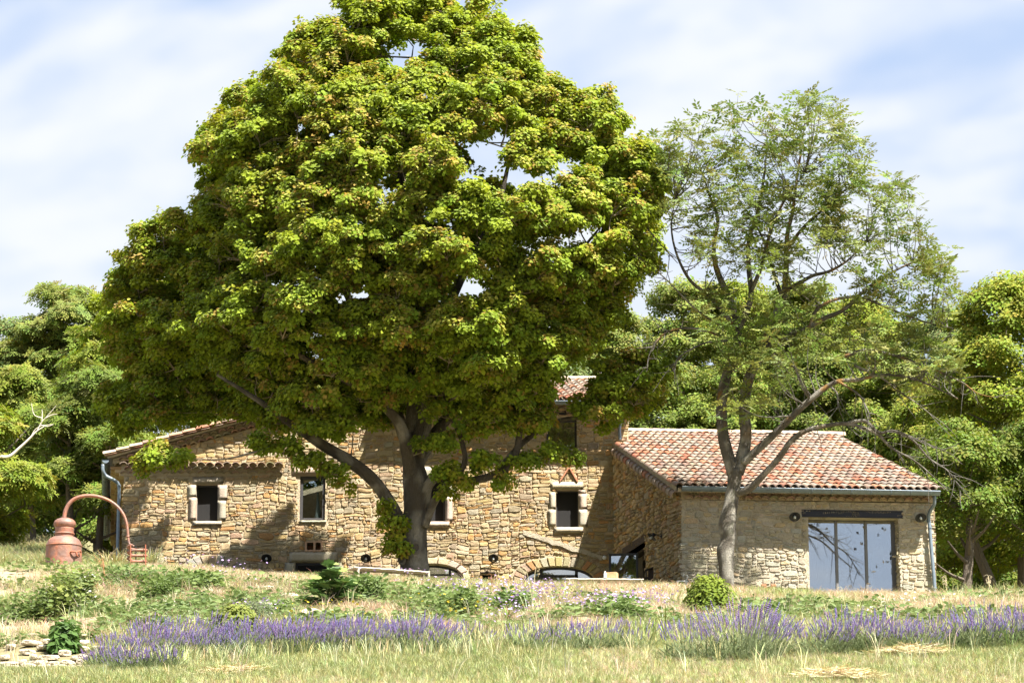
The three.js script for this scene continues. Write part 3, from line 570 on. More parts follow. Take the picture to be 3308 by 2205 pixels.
    for (let row = 0; row < 2; row++) for (let k = 0; k * 0.36 < L; k++) { const p = A.clone().addScaledVector(dir, -k * 0.36 - 0.36).add(V(0, 0.10, 0.04 - row * 0.21)); const gg = tileGB(0.085, 0.105, 0.46, 0.015, pick(TILE_TONES, R())); const o = part('verge_tile', gg.build(), M.tile, roofL); o.applyMatrix4(new THREE.Matrix4().makeBasis(X, N, dir).setPosition(p).multiply(new THREE.Matrix4().makeRotationX(-0.05))); }
  }
  // side wall, back wall, right wall: plain rubble seen edge-on
  const sideWall = (a, b, h) => { const g = new GB(), d = b.clone().sub(a).normalize(), n = V(d.z, 0, -d.x).multiplyScalar(0.25), Hh = V(0, h, 0); const q = [a.clone().add(n), b.clone().add(n), b.clone().sub(n), a.clone().sub(n)]; for (let i = 0; i < 4; i++) { const j = (i + 1) % 4; g.quad(q[j], q[i], q[i].clone().add(Hh), q[j].clone().add(Hh)); } g.quad(...q.map((p) => p.clone().add(Hh)).reverse()); return part('side_wall', g.build(), M.mortar, house); };
  const L0 = V(0.27, 0, -0.61), L1 = V(0.27, 0, -0.3).addScaledVector(sideDir, deep), R0 = V(XR - 0.27, 0, -0.61), R1 = R0.clone().addScaledVector(sideDir, deep - 0.3);
  sideWall(L0, L1, yE); sideWall(R0, R1, eaveU);
  { const bw = part('back_wall', slab(outline.map(([x, y]) => [x * 0.985 + 0.1, y]), [], -0.25, 0.25), M.mortar, house); bw.position.set(sideDir.x * deep, 0, -0.25 + sideDir.z * deep); }
  part('step_wall', box(xU - 0.02, xU + 0.4, slopeTop[1] - 1.0, eaveU + 0.05, -8, -0.62), M.mortar, house);
  const up = V(0, 1, 0);
  // side eave on the left: three courses seen from below, and its gutter
  { const steps = new GB(), n = 46; for (let k = 0; k < n; k++) for (let c = 0; c < 3; c++) { const p = V(0, yE - 0.30 + c * 0.085, 0.02).addScaledVector(sideDir, (k + 0.5) * deep / n); const j = (R() - 0.5) * 0.02, w = deep / n * 0.47; const cl = pick([[0.50, 0.33, 0.16], [0.56, 0.40, 0.21], [0.44, 0.27, 0.13], [0.60, 0.45, 0.25]], R()); const b = new GB(); b.col = cl; b.box(-0.115 * (c + 1), 0.02, -0.03, 0.05, -w + 0.01, w - 0.01, 0.008); steps.add(b, mat4(p.add(V(j, j * 0.4, 0)), 0, Math.atan2(-sideDir.x, -sideDir.z), 0, 1)); }
    stuff(part('side_eave_tiles', steps.build(), M.tile, house));
    const gA = V(-0.46, hy(1490), 0.25), gB = gA.clone().addScaledVector(sideDir, deep), gt = part('gutter', gutterGB(gB, gA, 0.092).build(), M.zinc, house, 'zinc gutter along the left side eave, seen end on');
    for (let k = 0; k < 30; k++) { const p = gA.clone().addScaledVector(sideDir, 0.25 + k * 0.41), o = part('bracket', new GB().tube([-1, -0.5, 0, 0.5, 1].map((t) => V(Math.sin(t * 1.57) * 0.098, -Math.cos(t * 1.57) * 0.098, 0)), [0.008, 0.008, 0.008, 0.008, 0.008], 5).build(), M.zinc, gt); o.position.copy(p); }
    const P = [[331, 1500], [332, 1521], [341, 1536], [365, 1549], [381, 1562], [383.5, 1580], [382, 1640], [380, 1720], [378, 1800], [377, 1850]].map(([px, py], k) => { const w = k < 2 ? 0.22 : k < 4 ? 0.16 : 0.1, p = hp(px, py, w); return V(p[0], p[1], w); });
    const dp = part('downpipe', new GB().tube(P, P.map(() => 0.045), 12, { sub: 0.06 }).build(), M.zinc, house, 'zinc downpipe with an offset bend at the left corner');
    for (const [px, py] of [[383, 1569], [378, 1773]]) { const [x, y] = hp(px, py, 0.1); const c = part('pipe_clip', new GB().lathe([[0.047, -0.02], [0.053, -0.02], [0.053, 0.02], [0.047, 0.02]], 12).build(), M.zinc, dp); c.position.set(x, y, 0.1); }
    const tap = hp(372, 1790, 0.1), t2 = hp(357, 1800, 0.1); part('tap_pipe', new GB().tube([V(tap[0], tap[1], 0.1), V(lerp(tap[0], t2[0], 0.7), tap[1], 0.1), V(t2[0], t2[1], 0.1)], [0.008, 0.008, 0.008], 6).build(), M.dark, house);
  }
  // raised right-hand block: roof, eave courses, gutter, downpipe
  { const roof = new THREE.Group(); roof.name = 'roof'; house.add(roof);
    const Ew = at(1232, 1294, 75.55).sub(HO), Er = at(2050, 1294, 75.55).sub(HO), S = V(0.12, -0.36, 1).normalize(), Uu = Er.clone().sub(Ew).normalize(), ridge = at(1850, 1230, 79.3).sub(HO), len = (ridge.y - Ew.y) / -S.y;
    const g = new GB(), a = Ew.clone(), b = Er.clone(), c = b.clone().addScaledVector(S, -len), d = a.clone().addScaledVector(S, -len), dn = V(0, -0.09, 0); g.quad(a, b, c, d); g.quad(...[d, c, b, a].map((p) => p.clone().add(dn))); g.quad(a.clone().add(dn), b.clone().add(dn), b, a); g.quad(b.clone().add(dn), c.clone().add(dn), c, b);
    const e = d.clone().add(V(0, -1.5, -4)), f = c.clone().add(V(0, -1.5, -4)); g.quad(d, c, f, e);
    part('roof_bed', g.build(), M.mortar, roof);
    tileSlope(roof, Ew.clone().addScaledVector(S, 0.1), Uu, S, Ew.distanceTo(Er), len, 0.19, 0.42, R, { most: 110, weather: 0.2, cols0: 0, skip: (p) => false });
    for (let k = 0; k * 0.36 < Ew.distanceTo(Er); k++) { const o = part('ridge_tile', tileGB(0.12, 0.13, 0.42, 0.016, mix3(pick(TILE_TONES, R()), [0.52, 0.42, 0.32], 0.6)).build(), M.tile, roof); o.applyMatrix4(new THREE.Matrix4().makeBasis(V(0, 0, 1), V(0, 1, 0), V(-1, 0, 0)).setPosition(d.clone().addScaledVector(Uu, k * 0.36 + 0.4).add(V(0, 0.05, 0.02)))); }
    const x0 = xU, x1 = XR + 0.02;
    [[1328, 0.10], [1317, 0.18], [1306, 0.26]].forEach(([py, reach], k) => eaveCourse(house, V(x0, hy(py), 0), V(x1, hy(py), 0), V(0, 0, 1), reach, 0.226, R, { shift: (k % 2) * 0.5, r: 0.112, arc: 2.2, asParts: k === 1 }));
    const A = at(1235, 1296, 75.35).sub(HO), B = at(2046, 1297, 75.35).sub(HO);
    part('gutter', gutterGB(A, B, 0.085).build(), M.zinc, house);
    const P = [[2040, 1304], [2036, 1330], [2012, 1352], [2003, 1375], [2002, 1400], [2004, 1420]].map(([px, py]) => { const p = hp(px, py, 0.12); return V(p[0], p[1], 0.12); });
    part('downpipe', new GB().tube(P, P.map(() => 0.042), 12, { sub: 0.05 }).build(), M.zinc, house);
  }
  part('floor', box(0.4, XR - 0.4, -0.2, 0.28, -11.5, -0.61), M.room, house);
}

// ═════════ the lower wing on the right ═════════
const A0 = at(2203, 1760, 69.5), B0 = at(3019, 1760, 70.0); A0.y = B0.y = 0;
const AU = B0.clone().sub(A0).normalize(), AN = V(-AU.z, 0, AU.x), ATH = Math.atan2(-AU.z, AU.x);
A0.y = ground(A0.x, -69) - 0.7;
const annex = thing('stone_barn_wing', 'low stone wing with tiled roof and wide three pane glass door on the right', 'house wing', A0);
annex.rotation.y = ATH;
const aLoc = (p) => p.clone().sub(A0).applyAxisAngle(UPV, -ATH);
const ap = (px, py, w = 0) => { const p = aLoc(hit(px, py, A0.clone().addScaledVector(AN, w), AN)); return [p.x, p.y]; };
const aw = (px, py, w = 0) => hit(px, py, A0.clone().addScaledVector(AN, w), AN);
const C0 = at(1985, 1700, HD); C0.y = A0.y;
const SU = V(A0.x - C0.x, 0, A0.z - C0.z).normalize(), SN = V(-SU.z, 0, SU.x), SLEN = Math.hypot(A0.x - C0.x, A0.z - C0.z);  // side wall, from the main house to the corner
const sp = (px, py, w = 0) => { const p = hit(px, py, C0.clone().addScaledVector(SN, w), SN).sub(C0.clone()); return [p.dot(SU), p.y]; };
const sw = (px, py, w = 0) => hit(px, py, C0.clone().addScaledVector(SN, w), SN);
{
  const R = rngOf(23);
  const X1 = B0.distanceTo(A0.clone().setY(0)), topY = ap(2500, 1618)[1];
  const tl = [ap(2612, 1690)[0], 0], x0 = tl[0], x1 = ap(2907, 1800)[0], y1 = ap(2750, 1672)[1], y0 = ap(2750, 1927)[1];
  const hole = rectPoly(x0, x1, 0.1, y1), vent = rectPoly(ap(2476, 1900)[0], ap(2491, 1900)[0], ap(2480, 1914)[1], ap(2480, 1894)[1]);
  const wall = part('front_wall', slab(rectPoly(0, X1, 0, topY), [hole, vent], -0.55, -0.006), M.limeMortar, annex);
  const bx0 = ap(2590, 1660)[0], bx1 = ap(2918, 1660)[0], by0 = ap(2750, 1671.5)[1], by1 = ap(2750, 1648)[1];
  const clear = [[bx0, bx1, by0, by1], [ap(2464, 1900)[0], ap(2503, 1900)[0], ap(2480, 1917)[1], ap(2480, 1886)[1]]];
  const keep = ([a, b, c, d]) => {
    if (d > topY + 0.02) return false;
    for (const q of clear) if (Math.min(b, q[1]) - Math.max(a, q[0]) > 0.02 && Math.min(d, q[3]) - Math.max(c, q[2]) > 0.02) return false;
    return !(Math.min(b, x1) - Math.max(a, x0) > 0.015 && c < y1 - 0.02);
  };
  const rects = [], sub = (r, k = 0) => { if (keep(r)) { rects.push(r); return; } const [a, b, c, d] = r; if (k > 3) return; if (b - a > (d - c) * 1.3) { const m = (a + b) / 2; sub([a, m, c, d], k + 1); sub([m, b, c, d], k + 1); } else { const m = (c + d) / 2; sub([a, b, c, m], k + 1); sub([a, b, m, d], k + 1); } };
  for (let y = 0; y < topY + 0.4; y += 1.05) splitFace(0, X1, y, y + 1.05, R, 0.032).forEach((r) => sub(r));
  layStones(wall, rects, R, ([a, b, c, d]) => R() > 0.07 * (c > 1.2 ? 1 : 0), { tones: LIME_TONES, proud: 0.018, gap: 0.014, warp: 1.3, z: 3 }, 170, ([a, b, c, d]) => (b - a) * (d - c) * (c > 0.6 ? 2 : 0.2));
  // right-hand jamb of the big opening, seen because we stand to its left
  { const jamb = part('door_reveal', box(-0.0, 0.02, 0.1, y1, -0.5, -0.004), M.limeMortar, annex); jamb.position.x = x1; const g = new GB(); for (const r of splitFace(0.0, 0.36, 0.3, y1, R, 0.03)) g.add(stoneBlock(r, R, { tones: LIME_TONES, proud: 0.025, gap: 0.01 })); const m = stuff(part('reveal_stones', g.build(false), M.stone, annex)); m.position.set(x1 + 0.004, 0, -0.37 + 0.37); m.rotation.y = -Math.PI / 2; m.position.z = -0.37; }
  part('steel_lintel', (() => { const g = new GB(); g.box(bx0, bx1, by1 - 0.022, by1, -0.3, 0.03, 0.004); g.box(bx0, bx1, by0, by0 + 0.022, -0.3, 0.03, 0.004); g.box(bx0 + 0.004, bx1 - 0.004, by0 + 0.022, by1 - 0.022, -0.3, 0.008); return g.build(); })(), M.beam, annex, 'black steel beam over the wide glass door');
  // glass door of three leaves
  { const zf = -0.36, t = 0.05, xa = x0 + 0.002, xb = x1 - 0.06, m1 = ap(2704, 1800, zf)[0], m2 = ap(2800, 1800, zf)[0], top = ap(2750, 1683, zf)[1], bot = ap(2750, 1920, zf)[1];
    const door = part('glass_door', (() => { const g = new GB(); g.box(xa, xa + t, 0.1, y1 - 0.003, zf - 0.08, zf, 0.004); g.box(xb - t, xb + 0.058, 0.1, y1 - 0.003, zf - 0.08, zf, 0.004); g.box(xa + t, xb - t, top, y1 - 0.003, zf - 0.08, zf, 0.004); g.box(xa + t, xb - t, 0.1, bot - 0.06, zf - 0.08, zf - 0.01, 0.004); return g.build(); })(), std({ color: rgb(0.10, 0.10, 0.11), roughness: 0.5 }), annex, 'tall three leaf glass door mirroring the sky');
    for (const m of [m1, m2]) part('mullion', box(m - 0.032, m + 0.032, bot - 0.1, top, zf - 0.07, zf + 0.018, 0.005), std({ color: rgb(0.16, 0.155, 0.155), roughness: 0.5 }), door);
    part('bottom_rail', box(xa + t, xb - t, bot - 0.055, bot, zf - 0.06, zf + 0.02, 0.005), std({ color: rgb(0.55, 0.55, 0.54), roughness: 0.45, metalness: 0.3 }), door);
    for (const [a, b] of [[xa + t, m1 - 0.032], [m1 + 0.032, m2 - 0.032], [m2 + 0.032, xb - t]]) part('pane', box(a, b, bot, top, zf - 0.04, zf - 0.034), M.glass, door);
  }
  // room behind the glass: far wall with a window to the other side, a stone pier, a lamp stand
  part('floor', box(0.6, X1 - 0.6, -0.1, 0.6, -7.6, -0.56), M.room, annex);
  { const pier = part('stone_pier', box(0, 0.42, 0.6, 3.3, -0.5, 0), M.mortar, annex); pier.position.set(ap(2700, 1800, -2.6)[0], 0, -2.6); const g = new GB(); for (const r of splitFace(0, 0.42, 0.6, 3.2, R, 0.03)) g.add(stoneBlock(r, R, { tones: LIME_TONES, proud: 0.03 })); stuff(part('pier_stones', g.build(false), M.stone, pier)); }
  { const a = ap(2745, 1800, -2.7)[0], b = ap(2792, 1800, -2.7)[0], f = new GB(); f.box(a, a + 0.06, 0.6, 2.6, -2.75, -2.7); f.box(b + 0.16, b + 0.2, 0.6, 2.6, -2.75, -2.7); f.box(b - 0.02, b + 0.03, 0.6, 2.7, -2.75, -2.7); f.box(a, b, 2.55, 2.62, -2.75, -2.7); part('inner_door_frame', f.build(), M.white, annex); }
  // floor vent with two clay cheeks
  for (const [a, b] of [[2467, 2476], [2491, 2500]]) part('vent_brick', box(ap(a, 1900)[0], ap(b, 1900)[0], ap(2480, 1916)[1], ap(2480, 1889)[1], -0.2, 0.03, 0.006), M.terracotta, annex);
  for (const [a, b] of [[2460, 2476], [2492, 2508]]) part('vent_brick', box(ap(a, 1890)[0], ap(b, 1890)[0], ap(2480, 1894)[1], ap(2480, 1889)[1] + 0.02, -0.2, 0.035, 0.006), M.terracotta, annex);
  part('vent_back', box(vent[0][0], vent[1][0], vent[0][1], vent[2][1], -0.5, -0.45), M.shade, annex);

  // side wall towards the yard, with a doorway
  const side = new THREE.Group(); side.name = 'side_wall'; annex.add(side);
  const sTh = Math.atan2(-SU.z, SU.x);
  side.position.copy(aLoc(C0.clone())); side.rotation.y = sTh - ATH;
  const vt0 = sp(1982, 1436)[1], vt1 = sp(2197, 1592)[1], dl = sp(2016, 1775), dr = sp(2085, 1730), dt = sp(2086, 1722)[1], db = sp(2086, 1748)[1];
  const door = [[dl[0], 0.1], [dr[0], 0.1], [dr[0], db], [dl[0], db]];
  const sOut = [[0, 0], [SLEN - 0.02, 0], [SLEN - 0.02, vt1], [0, vt0]];
  const sWall = part('wall', slab(sOut, [door], -0.5, -0.012), M.mortar, side);
  const sRects = [], lintel = [dl[0] - 0.15, dr[0] + 0.02, db, dt];
  const sTop = (u) => lerp(vt0, vt1, u / SLEN) - 0.05;
  const sKeep = ([a, b, c, d]) => d < sTop((a + b) / 2) && !(Math.min(b, lintel[1]) - Math.max(a, lintel[0]) > 0.02 && Math.min(d, lintel[3]) - Math.max(c, lintel[2]) > 0.02) && !(Math.min(b, dr[0]) - Math.max(a, dl[0]) > 0.02 && c < db - 0.01);
  const sSub = (r, k = 0) => { if (sKeep(r)) { sRects.push(r); return; } const [a, b, c, d] = r; if (k > 2) return; if (b - a > (d - c) * 1.3) { const m = (a + b) / 2; sSub([a, m, c, d], k + 1); sSub([m, b, c, d], k + 1); } else { const m = (c + d) / 2; sSub([a, b, c, m], k + 1); sSub([a, b, m, d], k + 1); } };
  for (let y = 0; y < vt0 + 0.3; y += 1.1) splitFace(0, SLEN, y, y + 1.1, R, 0.05).forEach((r) => sSub(r));
  layStones(sWall, sRects, R, () => true, { proud: 0.045, gap: 0.014, z: 5 }, 130, ([a, b, c, d]) => (b - a) * (d - c) * (c > 0.7 ? 2 : 0.2));
  part('door_lintel', (() => { const g = new GB(); g.box(lintel[0], lintel[1], db, dt, -0.45, 0.012, 0.01); g.box(dl[0], dr[0], db - 0.06, db, -0.42, -0.2, 0.008); return g.build(); })(), M.woodDark, side, 'dark wooden beam over the side doorway');
  // open glazed leaf, swung out square to the wall
  { const leafTop = sw(2061, 1785, 0), hinge = sp(2061, 1785), g0 = new THREE.Group(); g0.name = 'open_glass_door'; g0.userData.label = 'glazed door leaf standing open towards the yard'; annex.add(g0);
    const d = -leafTop.z, P = at(2061, 1785, d), Q = at(1967, 1791, d + 0.15), W = P.distanceTo(Q), u = aLoc(P), th = Math.atan2(-(P.z - Q.z), P.x - Q.x);
    g0.position.set(...aLoc(Q).setY(0).toArray()); g0.rotation.y = th - ATH;
    const yt = u.y, f = new GB(); f.box(0, 0.055, 0.3, yt, -0.05, 0, 0.004); f.box(W - 0.055, W, 0.3, yt, -0.05, 0, 0.004); f.box(0.055, W - 0.055, yt - 0.055, yt, -0.05, 0, 0.004); f.box(0.055, W - 0.055, 0.3, 0.36, -0.05, 0, 0.004);
    part('door_frame', f.build(), M.frame, g0); part('pane', box(0.055, W - 0.055, 0.36, yt - 0.055, -0.028, -0.022), M.glass, g0);
  }
  part('inner_post', box(dr[0] - 0.42, dr[0] - 0.34, 0.3, db, -0.3, -0.22, 0.006), M.frame, side);

  // far walls that close the wing
  const end = (a, b, h, h2 = h) => { const g = new GB(), d = b.clone().sub(a).normalize(), n = V(d.z, 0, -d.x).multiplyScalar(0.24), H = V(0, h, 0), H2 = V(0, h2, 0), q = [a.clone().add(n), b.clone().add(n), b.clone().sub(n), a.clone().sub(n)]; for (let i = 0; i < 4; i++) { const j = (i + 1) % 4; const tp = (k) => q[k].clone().add(k === 0 || k === 3 ? H : H2); g.quad(q[j], q[i], tp(i), tp(j)); } return part('end_wall', g.build(), M.limeMortar, annex); };
  const sideDir = V(-0.197, 0, -1).applyAxisAngle(UPV, -ATH).normalize();
  end(V(X1 - 0.25, 0, -0.56), V(X1 - 0.25, 0, -0.56).addScaledVector(sideDir, 7.8), topY, topY + 2.75);
  end(V(0.1, 0, -0.56).addScaledVector(sideDir, 7.9), V(X1 - 0.1, 0, -0.56).addScaledVector(sideDir, 7.9), topY + 2.7);
  // quoins at the right-hand corner, standing a little proud of the end wall
  { const g = new GB(); let y = 0.4; while (y < topY - 0.1) { const h = 0.13 + R() * 0.15, w = 0.03 + 0.03 * R(); g.col = pick(LIME_TONES, R()); g.box(X1 - 0.06, X1 + w, y, y + h - 0.012, -0.45, -0.01 - 0.01 * R(), 0.018); y += h; } stuff(part('corner_stones', g.build(), M.dressed, annex)); }

  // roof
  const roof = new THREE.Group(); roof.name = 'roof'; annex.add(roof);
  const E1 = aLoc(at(2190, 1575, 69.12)), E2 = aLoc(at(3034, 1588, 69.6)), R2 = aLoc(at(2692, 1413, 78.1)), S = E2.clone().sub(R2), len = S.length(); S.normalize();
  const U = E2.clone().sub(E1), wid = U.length(); U.normalize();
  const N = U.clone().cross(S).normalize(); if (N.y < 0) N.multiplyScalar(-1);
  const R1 = E1.clone().addScaledVector(S, -len);
  { const g = new GB(), dn = N.clone().multiplyScalar(-0.10), p = [E1, E2, R2, R1], q = p.map((v) => v.clone().add(dn)); g.quad(...p); g.quad(q[3], q[2], q[1], q[0]); for (let i = 0; i < 4; i++) { const j = (i + 1) % 4; g.quad(q[i], q[j], p[j], p[i]); }
    const bk = V(0.3, -1.6, -4.2); g.quad(R1, R2, R2.clone().add(bk), R1.clone().add(bk)); part('roof_bed', g.build(), M.limeMortar, roof); }
  const mainRight = 376 / F * 76.8;
  tileSlope(roof, E1.clone().addScaledVector(S, 0.08), U, S, wid, len, 0.187, 0.50, R, { most: 300, weather: 0.75, skip: (p) => { const w = p.clone().applyAxisAngle(UPV, ATH).add(A0); return -w.z > 75.9 && w.x < mainRight; } });
  for (let k = 0; k * 0.37 < wid; k++) { const p = R1.clone().addScaledVector(U, k * 0.37 + 0.36), w = p.clone().applyAxisAngle(UPV, ATH).add(A0); if (w.x < mainRight + 0.05) continue; const o = part('ridge_tile', tileGB(0.125, 0.135, 0.43, 0.016, mix3(pick(TILE_TONES, R()), [0.54, 0.44, 0.34], 0.65), { arc: 3 }).build(), M.tile, roof); o.applyMatrix4(new THREE.Matrix4().makeBasis(V(0, 0, 1), UPV, V(-1, 0, 0)).setPosition(p.addScaledVector(N, 0.03).add(V(0, 0.04, 0)))); }
  // left verge: a mortar fillet and a second column of tiles hung over the wall head
  { const g = new GB(), out = aLoc(A0.clone().add(SN)).normalize(), p0 = R1.clone().addScaledVector(U, -0.02), p1 = E1.clone().addScaledVector(U, -0.02).addScaledVector(S, 0.05), o1 = N.clone().multiplyScalar(-0.09), b = p0.clone().addScaledVector(out, 0.02), c = p1.clone().addScaledVector(out, 0.02);
    g.quad(b.clone().add(o1), c.clone().add(o1), c.clone().addScaledVector(N, 0.03), b.clone().addScaledVector(N, 0.03)); part('verge_mortar', g.build(), M.limeMortar, roof);
    for (let k = 0; k * 0.38 < len - 0.2; k++) { const p = E1.clone().addScaledVector(S, -0.40 - k * 0.38).addScaledVector(out, 0.05).addScaledVector(N, -0.185), w = p.clone().applyAxisAngle(UPV, ATH).add(A0); if (-w.z > 76) continue;
      let tone = mix3(pick(TILE_TONES, R()), [0.36, 0.30, 0.245], 0.6); if (R() < 0.12) tone = [0.42, 0.17, 0.09];
      const X = N.clone().cross(S), o = part('verge_tile', tileGB(0.098, 0.112, 0.44, 0.015, tone, { arc: 2.9 }).build(), M.tile, roof); o.applyMatrix4(new THREE.Matrix4().makeBasis(X, N, S).setPosition(p).multiply(new THREE.Matrix4().makeRotationZ(0.75)).multiply(new THREE.Matrix4().makeRotationX(-0.05))); }
  }
  // two courses of tile ends under the eave
  [[1613, 0.13], [1601, 0.24]].forEach(([py, reach], k) => eaveCourse(annex, V(0.08, ap(2210, py)[1], 0), V(X1 + 0.0, ap(3010, py + 8)[1], 0), V(0, 0, 1), reach, 0.205, R, { shift: (k % 2) * 0.5, r: 0.108, arc: 2.3, dark: 0.95 }));
  part('eave_bed', slab([[0, ap(2210, 1612)[1]], [X1, ap(3010, 1621)[1]], [X1, ap(3010, 1596)[1]], [0, ap(2210, 1584)[1]]], [], -0.1, 0.01), M.mortar, annex);
  // gutter with brackets, downpipe
  const gA = aLoc(at(2203, 1573, 68.95)), gB = aLoc(at(3037, 1588, 69.42)), gut = part('gutter', gutterGB(gA, gB, 0.098).build(), M.zinc, annex);
  for (let k = 0; k < 13; k++) { const p = gA.clone().lerp(gB, (k + 0.5) / 13), o = part('bracket', new GB().tube([-1, -0.6, -0.2, 0.2, 0.6, 1].map((t) => V(0, -Math.cos(t * 1.5) * 0.104, Math.sin(t * 1.5) * 0.104)), [0.009, 0.009, 0.009, 0.009, 0.009, 0.009], 5).build(), M.zinc, gut); o.position.copy(p); }
  const P = [[3019, 1600, 0.36], [3020, 1612, 0.36], [3019, 1628, 0.32], [3006, 1650, 0.2], [3001, 1668, 0.13], [3004, 1700, 0.11], [3012, 1800, 0.11], [3019, 1880, 0.11], [3023, 1950, 0.11]].map(([px, py, w]) => { const [x, y] = ap(px, py, w); return V(x, y, w); });
  const dp = part('downpipe', new GB().tube(P, P.map(() => 0.045), 12, { sub: 0.06 }).build(), M.zinc, annex);
  for (const [px, py] of [[3005, 1704], [3020, 1899]]) { const [x, y] = ap(px, py, 0.11), c = part('pipe_clip', new GB().lathe([[0.046, -0.02], [0.054, -0.02], [0.054, 0.02], [0.046, 0.02]], 12).build(), M.zinc, dp); c.position.set(x, y, 0.11); }
}

// ═════════ lamps on the walls ═════════
function wallLamp(world, out, label, tilt = 0.75) {        // world: where the arm meets the wall
  const t = thing('wall_lamp', label, 'wall lamp', world, 'enamel lamps on the house walls');
  t.rotation.y = Math.atan2(out.x, out.z);
  part('wall_plate', new GB().lathe([[0, 0.0], [0.05, 0.0], [0.05, 0.018], [0.0, 0.02]], 14).build(), M.dark, t).rotation.x = Math.PI / 2;
  part('arm', new GB().tube([V(0, 0, 0.01), V(0, 0.03, 0.10), V(0, 0.045, 0.17), V(0, 0.01, 0.22)], [0.011, 0.011, 0.011, 0.011], 7, { sub: 0.03 }).build(), M.dark, t);
  const head = new THREE.Group(); head.name = 'lamp_head'; head.position.set(0, 0.0, 0.23); head.rotation.x = -tilt; t.add(head);
  part('cap', new GB().lathe([[0, 0.085], [0.035, 0.08], [0.045, 0.055], [0.05, 0.0], [0.046, 0.0]], 18).build(), M.dark, head);
  part('lamp_shade', new GB().lathe([[0.045, 0.012], [0.08, 0.0], [0.115, -0.018], [0.135, -0.032], [0.137, -0.040], [0.131, -0.036], [0.075, -0.008], [0.04, 0.002]], 28).build(), M.dark, head);
  part('glass_jar', new GB().lathe([[0.038, -0.005], [0.046, -0.03], [0.047, -0.095], [0.038, -0.125], [0.0, -0.138]], 18).build(), M.clear, head);
  part('bulb', new GB().lathe([[0.018, -0.01], [0.03, -0.05], [0.026, -0.085], [0.0, -0.098]], 14).build(), M.white, head);
  return t;
}
{
  const L = (px, py, label) => wallLamp(hit(px, py, V(0, 0, -HD + 0.03), V(0, 0, 1)), V(0, 0, 1), label);
  L(499, 1802, 'black enamel wall lamp just above the grass, leftmost on the house front');
  L(863, 1804, 'black enamel wall lamp between the low arch and the long pale lintel');
  L(1183, 1804, 'black enamel wall lamp over the end of the sloping bench by the trunk');
  L(1594, 1804, 'black enamel wall lamp between the two arched windows, right of the trunk');
  wallLamp(aw(2562, 1671, 0.03), AN, 'black enamel wall lamp left of the wide glass door');
  wallLamp(aw(2968, 1674, 0.03), AN, 'black enamel wall lamp between the glass door and the right downpipe');
  wallLamp(sw(2138, 1732, 0.04), SN, 'black enamel wall lamp seen from the side by the side doorway');
  const g = thing('globe_light', 'small round white light on the house wall beside the open glass door', 'wall light', hit(1953, 1802, V(0, 0, -HD + 0.03), V(0, 0, 1)));
  part('base', new GB().lathe([[0, 0], [0.045, 0], [0.045, 0.03], [0, 0.03]], 16).build(), M.white, g).rotation.x = Math.PI / 2;
  const gl = part('globe', new THREE.SphereGeometry(0.056, 20, 14), M.white, g); gl.position.z = 0.07;
}
// television aerial on the raised roof
{
  const d = 79, b = at(1948, 1236, d), t = thing('tv_aerial', 'pale television aerial on a mast above the raised tiled roof', 'aerial', b), q = (px, py) => at(px, py, d).sub(b), mt = std({ color: rgb(0.6, 0.6, 0.6), metalness: 0.5, roughness: 0.5 });
  part('mast', new GB().tube([V(0, -0.3, 0), q(1953, 1186)], [0.014, 0.014], 6).build(), mt, t);
  part('boom', new GB().tube([q(1938, 1190), q(1976, 1198)], [0.014, 0.014], 6).build(), mt, t);
  for (const [a, c] of [[[1942, 1190], [1936, 1207]], [[1958, 1192], [1953, 1203]], [[1974, 1197], [1970, 1207]]]) { const A = q(...a), C = q(...c); part('element', new GB().tube([A.clone().add(V(0, 0, -0.2)), C.clone().add(V(0, 0, 0.2))], [0.012, 0.012], 5).build(), mt, t); }
  part('cross_bar', new GB().tube([q(1938, 1204), q(1962, 1205)], [0.010, 0.010], 5).build(), mt, t);
}

